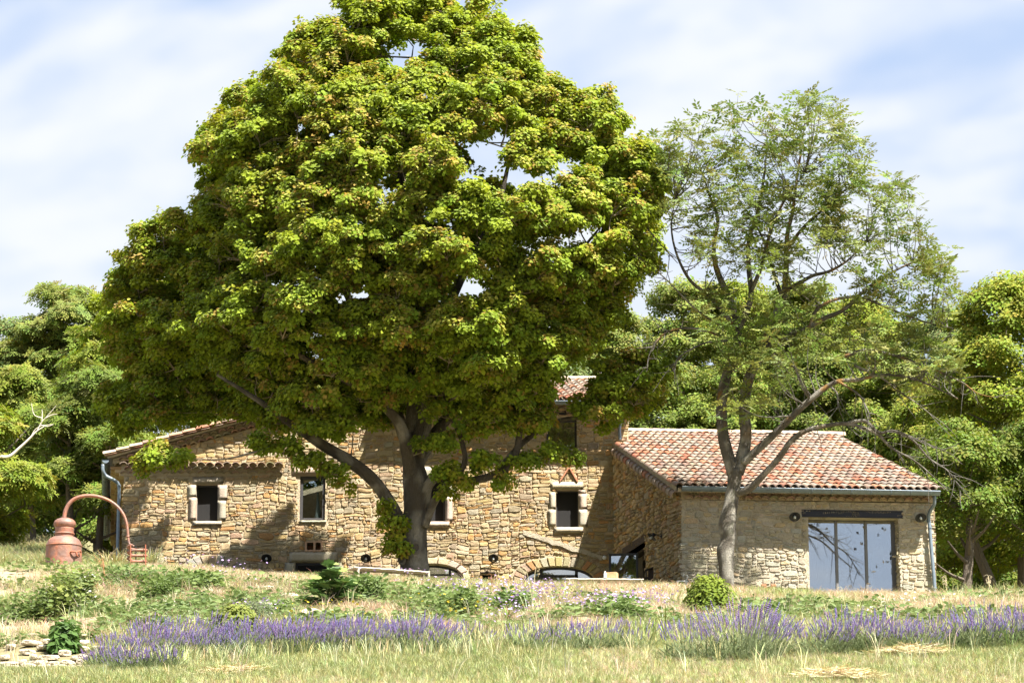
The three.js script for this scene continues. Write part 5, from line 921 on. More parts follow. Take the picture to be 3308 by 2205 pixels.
  for (const [c, a] of grown) {
    const out = V(c.x * 0.5, (c.y - 5) * 0.4, c.z).normalize();
    const b = nearest(nodes, c, 0.8), dd = b.distanceTo(c), mid = b.clone().lerp(c, 0.55).add(V((R() - 0.5) * 0.25 * Math.min(dd, 1.5), -0.10 * dd * R(), (R() - 0.5) * 0.25 * Math.min(dd, 1.5)));
    nodes.push(mid, c.clone().lerp(mid, 0.2));
    twigs.tube([b, mid, c], [0.010 + 0.012 * Math.min(dd, 2), 0.010 + 0.005 * Math.min(dd, 2), 0.006], 5, { sub: 0.35, cap: false });
    for (let k = 0; k < 5; k++) { const th = R() * 6.28, e = c.clone().add(V(Math.cos(th) * a * 0.8, a * 0.3 * R(), Math.sin(th) * a * 0.8)); twigs.tube([c.clone().lerp(b, 0.12), c.clone().lerp(e, 0.5).add(V(0, 0.03, 0)), e], [0.007, 0.005, 0.003], 4, { cap: false }); }
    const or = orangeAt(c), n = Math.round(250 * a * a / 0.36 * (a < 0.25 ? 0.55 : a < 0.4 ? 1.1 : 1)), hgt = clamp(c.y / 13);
    for (let k = 0; k < 3; k++) { const o = out.clone().add(V((R() - 0.5) * 1.6, 0.3 + R() * 0.9, (R() - 0.5) * 1.6)).normalize(), L2 = a * (0.75 + 0.5 * R()), e = c.clone().addScaledVector(o, L2); twigs.tube([c, e], [0.006, 0.003], 4, { cap: false }); for (let j = 0; j < 7; j++) { const p = c.clone().addScaledVector(o, L2 * (0.55 + 0.5 * R())).add(V((R() - 0.5) * 0.16, (R() - 0.5) * 0.12, (R() - 0.5) * 0.16)); list.push([aligned(p, o.clone().add(V(R() - 0.5, 0.6, R() - 0.5)).normalize(), R() * 6.28, 0.8 + 0.4 * R()), mix3([0.20, 0.26, 0.012], R() < 0.3 ? [0.40, 0.26, 0.045] : [0.33, 0.34, 0.02], R())]); } }
    // a clump is made of many small tufts, denser above, some strays below
    const tufts = Math.max(3, Math.round(a * 17)), n1 = n / tufts;
    for (let k = 0; k < tufts; k++) {
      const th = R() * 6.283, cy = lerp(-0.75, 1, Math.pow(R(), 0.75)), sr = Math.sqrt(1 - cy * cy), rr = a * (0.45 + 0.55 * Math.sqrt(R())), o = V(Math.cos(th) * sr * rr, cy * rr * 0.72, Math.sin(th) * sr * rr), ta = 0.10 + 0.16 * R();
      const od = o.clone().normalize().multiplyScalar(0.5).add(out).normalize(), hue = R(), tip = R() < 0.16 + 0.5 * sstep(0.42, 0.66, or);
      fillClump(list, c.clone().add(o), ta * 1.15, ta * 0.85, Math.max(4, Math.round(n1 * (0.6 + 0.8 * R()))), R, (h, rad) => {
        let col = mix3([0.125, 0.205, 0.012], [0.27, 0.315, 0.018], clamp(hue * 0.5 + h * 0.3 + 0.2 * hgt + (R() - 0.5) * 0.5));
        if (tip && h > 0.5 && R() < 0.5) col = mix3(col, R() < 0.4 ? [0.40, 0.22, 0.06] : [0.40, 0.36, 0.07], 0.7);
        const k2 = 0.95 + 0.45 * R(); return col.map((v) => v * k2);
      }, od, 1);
    }
  }
  part('twigs', twigs.build(), M.twig, t).userData.kind = 'stuff';
  const A = list.filter((_, i) => i % 2), B = list.filter((_, i) => !(i % 2)), mt = leafMat();
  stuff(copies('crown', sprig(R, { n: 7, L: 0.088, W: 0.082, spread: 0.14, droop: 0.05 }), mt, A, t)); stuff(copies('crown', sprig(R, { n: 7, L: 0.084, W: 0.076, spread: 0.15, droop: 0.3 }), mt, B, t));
  console.log('linden clumps', clumps.length, 'sprigs', list.length);
}

// ═════════ the open, lichened tree in front of the wing ═════════
{
  const D = 65.8, R = rngOf(202), base = at(2351, 1925, D); base.y = ground(base.x, base.z) - 0.1;
  const t = thing('ash_tree', 'tall open tree with grey lichened forked trunk and feathery leaves before the low wing', 'tree', base), q = (px, py, dz = 0) => at(px, py, D - dz).sub(base), K = D / F * 1.02, limbs = [];
  const mk = (name, pts, w, seg, seed, leafy = true) => {
    const P = pts.map(([px, py, dz]) => q(px, py, dz ?? 0)), g = new GB(); g.tube(P, w.map((v) => v * K / 2), seg, { sub: 0.09, wob: 0.13, fr: 2.6, seed });
    for (let i = 0; i < g.n; i++) { const x = g.p[i * 3], y = g.p[i * 3 + 1], z = g.p[i * 3 + 2], n = fbm(x * 5, y * 4, z * 5, 4, 3), o = fbm(x * 6, y * 3, z * 6, 3, 9); let c = mix3([0.55, 0.52, 0.48], [1.45, 1.47, 1.45], sstep(0.5, 0.64, n)); c = mix3(c, [1.7, 0.95, 0.22], sstep(0.60, 0.68, o) * sstep(3.2, 4.5, y) * 0.8); g.c[i * 3] = c[0]; g.c[i * 3 + 1] = c[1]; g.c[i * 3 + 2] = c[2]; }
    part(name, g.build(), M.ashBark, t);
    const cr = new THREE.CatmullRomCurve3(P, false, 'centripetal'); if (leafy) for (let k = 6; k <= 30; k++) limbs.push(cr.getPoint(k / 30));
    return cr;
  };
  mk('trunk', [[2350, 1930], [2349, 1900], [2347, 1840], [2345, 1775], [2353, 1740], [2349, 1694], [2362, 1625], [2370, 1570], [2375, 1515]], [58, 50, 47, 58, 48, 56, 44, 43, 49], 24, 1, false);
  mk('stem', [[2370, 1530], [2350, 1460], [2338, 1410], [2332, 1310], [2346, 1216], [2371, 1145], [2385, 1060], [2362, 980], [2338, 925], [2314, 862], [2306, 800], [2319, 702], [2296, 640], [2270, 560]], [46, 40, 38, 36, 33, 30, 26, 24, 21, 18, 15, 11, 8, 3], 14, 2);
  mk('stem', [[2382, 1525], [2400, 1470], [2410, 1410], [2405, 1308], [2422, 1216], [2448, 1165], [2468, 1104], [2499, 1033], [2530, 966], [2540, 870], [2540, 813], [2546, 746], [2560, 690], [2573, 590], [2587, 500], [2600, 400]], [46, 42, 38, 36, 34, 31, 28, 25, 22, 19, 17, 14, 12, 9, 7, 3], 14, 3);
  mk('limb', [[2388, 1060, 0], [2410, 1010, 0.2], [2426, 961, 0.2], [2419, 858, 0], [2421, 769, -0.2], [2450, 680, -0.2], [2470, 560, 0], [2480, 440, 0]], [22, 21, 19, 16, 13, 10, 7, 3], 10, 4);
  mk('limb', [[2428, 940, 0.2], [2460, 860, 0.4], [2475, 800, 0.5], [2500, 720, 0.7], [2540, 640, 0.8], [2600, 560, 0.8]], [14, 13, 12, 9, 7, 3], 9, 5);
  mk('limb', [[2380, 1060, 0.1], [2330, 1000, 0.4], [2290, 955, 0.6], [2230, 905, 0.7], [2190, 830, 0.8], [2170, 740, 0.8], [2180, 640, 0.8]], [16, 14, 12, 10, 8, 6, 3], 9, 6);
  mk('limb', [[2530, 966, 0], [2500, 880, -0.4], [2480, 810, -0.6], [2450, 740, -0.8], [2400, 660, -1]], [14, 12, 10, 7, 3], 9, 7);
  mk('limb', [[2535, 940, 0.1], [2590, 910, 0.4], [2627, 890, 0.6], [2680, 876, 0.8], [2740, 840, 0.9], [2800, 780, 0.9]], [14, 13, 12, 10, 7, 3], 9, 8);
  mk('limb', [[2546, 800, 0], [2600, 730, 0.3], [2680, 660, 0.5], [2740, 610, 0.5], [2860, 600, 0.5]], [12, 10, 8, 6, 3], 8, 9);
  mk('limb', [[2476, 1116, 0.1], [2555, 1084, 0.4], [2616, 1058, 0.6], [2667, 1027, 0.7], [2723, 1002, 0.8], [2810, 925, 0.8], [2900, 870, 0.7], [2990, 830, 0.6]], [20, 18, 17, 15, 13, 10, 7, 3], 10, 10);
  mk('limb', [[2616, 1058, 0.6], [2640, 1000, 0.8], [2690, 970, 0.9], [2780, 960, 1], [2880, 1000, 1], [2990, 1040, 1], [3080, 1060, 1]], [12, 11, 10, 9, 7, 5, 2.5], 8, 11);
  mk('limb', [[2402, 1495, 0.1], [2427, 1471, 0.2], [2504, 1400, 0.5], [2565, 1339, 0.8], [2616, 1293, 1], [2667, 1252, 1.1], [2708, 1231, 1.2], [2774, 1226, 1.2], [2841, 1211, 1.2], [2927, 1216, 1.2], [3014, 1247, 1.1], [3095, 1288, 1]], [28, 26, 24, 22, 20, 17, 14, 12, 10, 8, 6, 3], 11, 12);
  const bareLimbs = [
    [[2384, 1592, 0.1], [2422, 1578, 0.3], [2468, 1532, 0.5], [2519, 1476, 0.7], [2555, 1425, 0.9], [2596, 1395, 1], [2657, 1377, 1.1], [2733, 1367, 1.2], [2784, 1379, 1.2], [2835, 1402, 1.2], [2881, 1446, 1.2], [2953, 1486, 1.1], [3014, 1537, 1.1], [3055, 1578, 1]],
    [[2740, 1366, 1.2], [2795, 1359, 1.3], [2841, 1398, 1.4], [2886, 1390, 1.5], [2948, 1412, 1.6], [3014, 1440, 1.6], [3075, 1466, 1.6]],
    [[2890, 1392, 1.5], [2948, 1420, 1.4], [3004, 1481, 1.3], [3065, 1522, 1.3], [3111, 1599, 1.3]],
    [[2708, 1231, 1.2], [2740, 1250, 1.4], [2780, 1280, 1.6], [2810, 1340, 1.7], [2830, 1390, 1.7]],
    [[2680, 1246, 1.1], [2705, 1270, 1.3], [2708, 1310, 1.4], [2716, 1335, 1.4]],
    [[2760, 1180, 1], [2850, 1220, 1.1], [2900, 1260, 1.2], [2960, 1300, 1.3], [3010, 1340, 1.3]],
    [[2730, 1150, 1.1], [2800, 1130, 1.2], [2900, 1150, 1.2], [3010, 1190, 1.2], [3110, 1235, 1.2], [3160, 1270, 1.2], [3225, 1285, 1.2]],
    [[2340, 1060, 0.5], [2250, 1000, 0.8], [2150, 900, 1], [2080, 840, 1.1]], [[2330, 1085, 0.5], [2240, 1060, 0.8], [2150, 1075, 1], [2100, 1140, 1], [2090, 1200, 1]], [[2350, 1100, 0.4], [2270, 1110, 0.7], [2200, 1150, 0.8], [2170, 1200, 0.9]],
    [[2480, 1150, 0.3], [2560, 1180, 0.8], [2600, 1250, 0.9], [2640, 1300, 1]], [[2060, 690, 1], [2110, 760, 1], [2190, 850, 0.9]],
  ].map((p, k) => mk('bare_limb', p, p.map((_, i) => lerp([26, 13, 10, 9, 8, 9, 12, 9, 9, 8, 8, 7][k], 2.2, i / (p.length - 1))), 8, 20 + k, false));
  const twigs = new GB();
  for (const cr of bareLimbs) { const n = Math.round(cr.getLength() * 5.5); for (let k = 0; k < n; k++) { const u = lerp(0.3, 1, R()), p = cr.getPoint(u), T = cr.getTangent(u), d = T.clone().multiplyScalar(0.7).add(V(R() - 0.5, R() - 0.62, R() - 0.5).multiplyScalar(1.5)).normalize(), L = 0.25 + R() * 0.75, m = p.clone().addScaledVector(d, L * 0.5).add(V(0, (R() - 0.3) * 0.08, 0)), e = p.clone().addScaledVector(d, L).add(V((R() - 0.5) * 0.15, (R() - 0.35) * 0.25, 0)); twigs.tube([p, m, e], [0.010, 0.007, 0.003], 4, { cap: false, sub: 0.12 }); if (R() < 0.6) twigs.tube([m, m.clone().add(V((R() - 0.4) * 0.3, (R() - 0.4) * 0.3, (R() - 0.5) * 0.2))], [0.006, 0.003], 4, { cap: false }); } }
  // foliage: clusters at branch ends inside these outlines
  const polys = [[[2060, 470], [2130, 440], [2220, 380], [2290, 330], [2420, 350], [2520, 315], [2610, 310], [2680, 360], [2760, 410], [2780, 560], [2760, 660], [2700, 760], [2600, 830], [2480, 900], [2340, 900], [2230, 800], [2160, 700], [2150, 560]], [[2680, 600], [2900, 580], [2990, 690], [3050, 830], [3065, 960], [3010, 1060], [2880, 1020], [2760, 900], [2660, 800]], [[2280, 920], [2420, 900], [2620, 920], [2760, 1000], [2980, 1060], [3080, 1080], [3060, 1180], [2860, 1180], [2700, 1160], [2520, 1120], [2380, 1130], [2290, 1090]], [[2290, 1150], [2420, 1090], [2520, 1130], [2560, 1240], [2500, 1330], [2420, 1420], [2300, 1330]], [[2740, 1120], [3060, 1100], [3120, 1260], [2900, 1240]]];
  const nums = [210, 90, 60, 30, 26], list = [], keys = new GB();
  polys.forEach((poly, pi) => {
    const xs = poly.map((p) => p[0]), ys = poly.map((p) => p[1]); let n = 0, guard = 0;
    while (n < nums[pi] && guard++ < 9000) {
      const px = lerp(Math.min(...xs), Math.max(...xs), R()), py = lerp(Math.min(...ys), Math.max(...ys), R()); if (!inside(poly, px, py)) continue; n++;
      const wide = pi === 0 ? 2.3 : 1.4, dz = (R() - 0.5) * 2 * wide * Math.sqrt(Math.abs(R())) + 0.9, c = q(px, py, dz), b = nearest(limbs, c, 0.4), dd = b.distanceTo(c);
      if (dd > 3.2) continue;
      const mid = b.clone().lerp(c, 0.5).add(V((R() - 0.5) * 0.35, -0.10 * dd + (R() - 0.5) * 0.2, (R() - 0.5) * 0.35));
      twigs.tube([b, mid, c], [0.008 + 0.007 * Math.min(2, dd), 0.009, 0.004], 5, { sub: 0.25, cap: false });
      const m = 2 + Math.floor(R() * 4);
      for (let k = 0; k < m; k++) { const p = c.clone().add(V((R() - 0.5) * 0.62, (R() - 0.4) * 0.5, (R() - 0.5) * 0.62)); twigs.tube([c.clone().lerp(mid, R() * 0.4), p], [0.005, 0.003], 3, { cap: false });
        const y = R(); list.push([aligned(p, V(R() - 0.5, 0.9, R() - 0.5).normalize(), R() * 6.28, 0.8 + 0.45 * R()), mix3([0.15, 0.205, 0.045], [0.28, 0.32, 0.075], y).map((v) => v * (0.85 + 0.3 * R()))]); }
      if (pi < 2 && R() < 0.3) for (let k = 0; k < 7; k++) { const o = c.clone().add(V((R() - 0.5) * 0.16, -0.08 - R() * 0.2, (R() - 0.5) * 0.16)); keys.col = [0.28, 0.22, 0.07]; leafInto(keys, o, V((R() - 0.5) * 0.4, -1, (R() - 0.5) * 0.4).normalize(), V(R() - 0.5, 0.1, R() - 0.5).normalize(), 0.09, 0.025, 'thin'); }
    }
  });
  part('twigs', twigs.build(), M.ashBark, t).userData.kind = 'stuff';
  const mt = leafMat({ roughness: 0.7 });
  stuff(copies('crown', pinnate(R, { fronds: 3, leaflets: 7, L: 0.12, W: 0.055, len: 0.24 }), mt, list, t));
  stuff(part('seed_bunches', keys.build(), leafMat({ vertexColors: true }), t));
  console.log('ash sprigs', list.length);
}

// ═════════ the wood behind ═════════
const woodR = rngOf(303), oakSprigs = [sprig(woodR, { n: 8, L: 0.095, W: 0.075, spread: 0.18, droop: 0.0 }), sprig(woodR, { n: 8, L: 0.09, W: 0.07, spread: 0.19, droop: 0.2 })], ashSprigs = [pinnate(woodR, { fronds: 4, leaflets: 7, L: 0.12, W: 0.055, len: 0.28 })], woodLeaf = leafMat({ roughness: 0.8 });
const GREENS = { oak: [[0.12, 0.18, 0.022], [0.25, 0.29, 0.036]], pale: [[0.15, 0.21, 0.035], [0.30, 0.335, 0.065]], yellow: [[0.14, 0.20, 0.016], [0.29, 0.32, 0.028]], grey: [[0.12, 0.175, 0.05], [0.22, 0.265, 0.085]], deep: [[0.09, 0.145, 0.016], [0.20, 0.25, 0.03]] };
function woodTree(name, label, px, top, d, wpx, { green = 'oak', feather = false, lowest = 0.22, dens = 1, lean = 0, trunks = 1, tw = 0.13, flat = 1, seed = 0 } = {}) {
  const R = rngOf(1000 + seed + Math.round(px) * 3 + Math.round(d * 7)), b = at(px, 1700, d); b.y = ground(b.x, b.z) - 0.1;
  const t = thing(name, label, 'tree', b, 'trees of the wood around the house'), H = at(px, top, d).y - b.y, rx = (wpx * 1.22 * d / F) / 2, lo = H * lowest, limbs = [], g = new GB();
  for (let k = 0; k < trunks; k++) {
    const ox = (k - (trunks - 1) / 2) * 0.5, lx = lean + (k - (trunks - 1) / 2) * 0.6 + (R() - 0.5) * 0.5, P = [V(ox, 0, 0), V(ox + lx * 0.3, H * 0.2, (R() - 0.5) * 0.3), V(ox + lx * 0.8 + (R() - 0.5) * 0.4, H * 0.45, 0), V(ox + lx, H * 0.72, (R() - 0.5) * 0.6)];
    g.tube(P, [tw * 1.25, tw, tw * 0.75, tw * 0.3], 10, { sub: 0.3, wob: 0.12, seed: k + 3 });
    const cr = new THREE.CatmullRomCurve3(P); for (let i = 5; i <= 20; i++) limbs.push(cr.getPoint(i / 20));
    for (let i = 0; i < 7; i++) { const p = cr.getPoint(0.35 + 0.6 * R()), a = R() * 6.28, L = rx * (0.5 + 0.4 * R()), e = p.clone().add(V(Math.cos(a) * L, L * (0.3 + 0.6 * R()), Math.sin(a) * L)), m = p.clone().lerp(e, 0.5).add(V(0, -0.08 * L, 0)); g.tube([p, m, e], [tw * 0.42, tw * 0.28, tw * 0.1], 7, { sub: 0.3, cap: false }); for (let s2 = 0; s2 < 5; s2++) limbs.push(m.clone().lerp(e, s2 / 4)); }
  }
  const list = [], n = Math.round(86 * rx * (H - lo) / 14 * dens), [c0, c1] = GREENS[green], tone = 0.9 + 0.2 * R();
  for (let k = 0; k < n; k++) {
    const u = R(), yy = lerp(lo, H, Math.pow(u, 0.85)), v = (yy - lo) / (H - lo), prof = Math.sqrt(clamp(1 - Math.pow(Math.abs(v - 0.42) / 0.6, 2.2))) * (0.82 + 0.36 * vnoise(k * 0.7, px, 3)), a = R() * 6.283, rad = rx * prof * (R() < 0.75 ? 0.72 + 0.28 * R() : R() * 0.7);
    const ca = 0.34 + R() * 0.46, c = V(Math.cos(a) * rad * (1 - 0.3 * ca / rx) + lean * v, yy - ca * 0.45, Math.sin(a) * rad * 0.9 * flat);
    const bb = nearest(limbs, c, 1); g.tube([bb, bb.clone().lerp(c, 0.6).add(V(0, -0.1, 0)), c], [0.022, 0.014, 0.007], 4, { cap: false }); limbs.push(bb.clone().lerp(c, 0.6), c);
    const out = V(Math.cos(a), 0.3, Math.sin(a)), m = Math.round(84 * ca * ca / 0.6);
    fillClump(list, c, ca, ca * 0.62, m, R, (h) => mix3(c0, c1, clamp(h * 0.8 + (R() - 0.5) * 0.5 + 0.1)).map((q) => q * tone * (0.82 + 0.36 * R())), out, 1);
  }
  part('trunk', g.build(), M.farBark, t);
  const gs = feather ? ashSprigs : oakSprigs, per = gs.map(() => []); list.forEach((x, i) => per[i % gs.length].push(x));
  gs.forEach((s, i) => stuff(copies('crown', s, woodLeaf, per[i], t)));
  return list.length;
}
{
  let n = 0; const W = (...a) => { n += woodTree(...a); };
  // left of the house
  W('forest_tree', 'tall pale feathery tree with the highest top left of the big tree', 190, 925, 96, 330, { green: 'pale', feather: true, lowest: 0.2, tw: 0.12 });
  W('forest_tree', 'greyish green tree at the left picture edge behind the dead branch', 30, 1030, 97, 300, { green: 'grey', lowest: 0.15 });
  W('forest_tree', 'yellowish feathery tree half covered by the left side of the big tree', 340, 985, 92, 300, { green: 'yellow', feather: true, lowest: 0.18 });
  W('forest_tree', 'leaning slender tree over the meadow left of the copper still', 112, 1190, 86, 300, { green: 'oak', feather: true, lowest: 0.34, lean: -0.5, tw: 0.085 });
  W('forest_tree', 'double stemmed tree right behind the copper still pipe', 282, 1180, 83, 270, { green: 'deep', feather: true, lowest: 0.36, trunks: 2, tw: 0.11 });
  W('forest_tree', 'dark forked tree just left of the house corner and its gutter', 352, 1260, 90, 220, { green: 'deep', lowest: 0.36, trunks: 2, tw: 0.15, lean: -0.1 });
  W('forest_tree', 'low bright leaved tree with a dead pale branch at the left edge', -70, 1330, 78, 330, { green: 'yellow', feather: true, lowest: 0.2, tw: 0.11 });
  W('forest_tree', 'round dark tree low at the left edge beyond the meadow', 30, 1370, 92, 300, { green: 'deep', lowest: 0.12 });
  W('forest_tree', 'shady tree behind the meadow between still and leaning tree', 210, 1330, 96, 300, { green: 'deep', lowest: 0.1 });
  W('forest_tree', 'tree behind the left roof of the farmhouse', 500, 1130, 104, 360, { green: 'pale', lowest: 0.1 });
  W('forest_tree', 'tree showing in chinks behind the left half of the big crown', 760, 1180, 106, 380, { green: 'oak', lowest: 0.1 });
  W('forest_tree', 'tree showing in chinks behind the trunk of the big tree', 1050, 1180, 106, 380, { green: 'oak', lowest: 0.1 });
  W('forest_tree', 'tree showing in chinks behind the right half of the big crown', 1400, 1120, 106, 400, { green: 'oak', lowest: 0.1 });
  W('forest_tree', 'grey green tree behind the raised tiled roof and the aerial', 1730, 1080, 104, 360, { green: 'grey', lowest: 0.1 });
  W('forest_tree', 'tree filling the wood between the aerial and the pale green tree', 1880, 1090, 112, 380, { green: 'oak', lowest: 0.05, dens: 1.1 });
  W('forest_tree', 'light tree far behind the lichened stems, just under the skyline', 2510, 985, 118, 420, { green: 'pale', lowest: 0.05, dens: 1.1 });
  W('forest_tree', 'tree far behind the pale green round topped tree', 2300, 1010, 118, 420, { green: 'oak', lowest: 0.05, dens: 1.1 });
  W('forest_tree', 'yellow green tree far behind the right end of the ridge', 2740, 960, 118, 420, { green: 'yellow', lowest: 0.05, dens: 1.1 });
  W('forest_tree', 'mid green tree between the hanging branches and the dip in the skyline', 2990, 1040, 106, 380, { green: 'oak', lowest: 0.05, dens: 1.1 });
  W('forest_tree', 'mid green tree under the dip in the skyline at the right', 3010, 1250, 93, 340, { green: 'yellow', lowest: 0.1, dens: 1.1 });
  W('forest_tree', 'tree behind the top of the tall bright one at the right edge', 3200, 1060, 98, 380, { green: 'oak', lowest: 0.05, dens: 1.1 });
  W('forest_tree', 'green tree filling in behind the tall pale tree on the left', 110, 1120, 104, 380, { green: 'oak', lowest: 0.05, dens: 1.1 });
  // behind the wing
  W('forest_tree', 'pale green tree between the big crown and the feathery tree', 1990, 1015, 106, 340, { green: 'pale', lowest: 0.1 });
  W('forest_tree', 'light green tree with a round top beside the edge of the big crown', 2205, 900, 108, 300, { green: 'pale', lowest: 0.1 });
  W('forest_tree', 'dark tree behind the left end of the tiled wing roof', 2110, 1180, 97, 340, { green: 'deep', lowest: 0.06, dens: 1.2 });
  W('forest_tree', 'tree behind the fork of the lichened trunk', 2400, 905, 110, 360, { green: 'yellow', lowest: 0.1 });
  W('forest_tree', 'tree right of the lichened stems above the ridge', 2610, 915, 108, 340, { green: 'oak', lowest: 0.1 });
  W('forest_tree', 'broad tree behind the right half of the tiled wing roof', 2380, 1170, 97, 360, { green: 'oak', lowest: 0.06, dens: 1.2 });
  W('forest_tree', 'deep green tree touching the ridge end of the wing roof', 2660, 1150, 96, 360, { green: 'deep', lowest: 0.05, dens: 1.2 });
  W('forest_tree', 'tree behind the bare arching limb right of the ridge', 2880, 1120, 95, 360, { green: 'oak', lowest: 0.06, dens: 1.2 });
  W('forest_tree', 'tree behind the hanging feathery branches at the right', 2840, 1020, 108, 380, { green: 'yellow', lowest: 0.1 });
  W('forest_tree', 'bluish dark tree in the dip of the skyline at the right', 3120, 990, 100, 280, { green: 'grey', lowest: 0.08 });
  W('forest_tree', 'tall bright yellow green tree filling the right picture edge', 3290, 905, 84, 420, { green: 'yellow', lowest: 0.2, dens: 1.25 });
  W('forest_tree', 'yellow green tree low beside the tall one at the right edge', 3120, 1180, 86, 330, { green: 'yellow', lowest: 0.22, dens: 1.1 });
  W('forest_tree', 'tree with a bare grey trunk just right of the house downpipe', 3105, 1390, 79, 260, { green: 'deep', lowest: 0.52, tw: 0.15, dens: 1.1, flat: 0.6 });
  W('forest_tree', 'leaning shaded tree near the right edge over dark undergrowth', 3235, 1330, 81, 320, { green: 'deep', lowest: 0.5, tw: 0.16, lean: -0.9, dens: 1.1 });
  W('forest_tree', 'shaded tree at the far right edge below the tall bright one', 3390, 1350, 80, 320, { green: 'deep', lowest: 0.42, tw: 0.14 });
  W('undergrowth_bush', 'dark bush in the shade right of the low wing', 3150, 1720, 91, 330, { green: 'deep', lowest: 0.02, tw: 0.06 });
  W('undergrowth_bush', 'dark bush at the right edge under the shaded trees', 3320, 1720, 90, 330, { green: 'deep', lowest: 0.02, tw: 0.06 });
  W('undergrowth_bush', 'dark bush behind the right end wall of the wing', 3060, 1560, 93, 300, { green: 'deep', lowest: 0.02, tw: 0.06 });
  console.log('wood sprigs', n);
}
// dead pale branch of the left-edge tree
{
  const D = 77.2, b = at(-20, 1478, D), t = thing('dead_branch', 'bare bleached branch reaching in from the left edge', 'branch', b), q = (px, py) => at(px, py, D).sub(b), mt = std({ color: rgb(0.56, 0.50, 0.42), roughness: 1 });
  part('limb', new GB().tube([q(-60, 1478), q(0, 1476), q(28, 1474), q(60, 1448), q(92, 1418), q(118, 1392), q(140, 1378)], [0.05, 0.05, 0.046, 0.038, 0.03, 0.02, 0.012], 9, { sub: 0.06, wob: 0.1 }).build(), mt, t);
  for (const p of [[[100, 1410], [110, 1390], [130, 1376], [172, 1370]], [[118, 1392], [134, 1362], [150, 1345], [180, 1310]], [[134, 1362], [135, 1330], [134, 1322]], [[134, 1350], [110, 1340], [100, 1302]], [[130, 1372], [150, 1377], [170, 1371]], [[146, 1350], [165, 1340], [184, 1337]]]) part('twig', new GB().tube(p.map(([x, y]) => q(x, y)), p.map((_, i) => lerp(0.016, 0.006, i / (p.length - 1))), 6, { sub: 0.05 }).build(), mt, t);
}

// ═════════ grasses ═════════
function tuftGeo(R, n, spread, bend, w) {
  const g = new GB();
  for (let k = 0; k < n; k++) {
    const a = R() * 6.283, r = spread * Math.sqrt(R()), x = Math.cos(a) * r, z = Math.sin(a) * r, h = 0.55 + 0.45 * R(), la = a + (R() - 0.5) * 1.6, lean = bend * (0.3 + R()), s = la + 1.57, dx = Math.cos(s) * w, dz = Math.sin(s) * w, ids = [];
    g.col = [0.85 + 0.3 * R(), 0.9 + 0.2 * R(), 0.8 + 0.4 * R()];
    for (let i = 0; i < 3; i++) { const t = i / 3, o = lean * t * t, f = 1 - t * 0.5; ids.push([g.v(x + Math.cos(la) * o - dx * f, h * t, z + Math.sin(la) * o - dz * f), g.v(x + Math.cos(la) * o + dx * f, h * t, z + Math.sin(la) * o + dz * f)]); }
    const tip = g.v(x + Math.cos(la) * lean, h * (1 - 0.25 * lean), z + Math.sin(la) * lean);
    for (let i = 0; i < 2; i++) g.q(ids[i][0], ids[i][1], ids[i + 1][1], ids[i + 1][0]); g.t(ids[2][0], ids[2][1], tip);
  }
  return g.build();
}
const grassMat = new THREE.MeshPhysicalMaterial({ vertexColors: true, roughness: 0.9, transmission: 0.35, thickness: 0, side: THREE.DoubleSide });
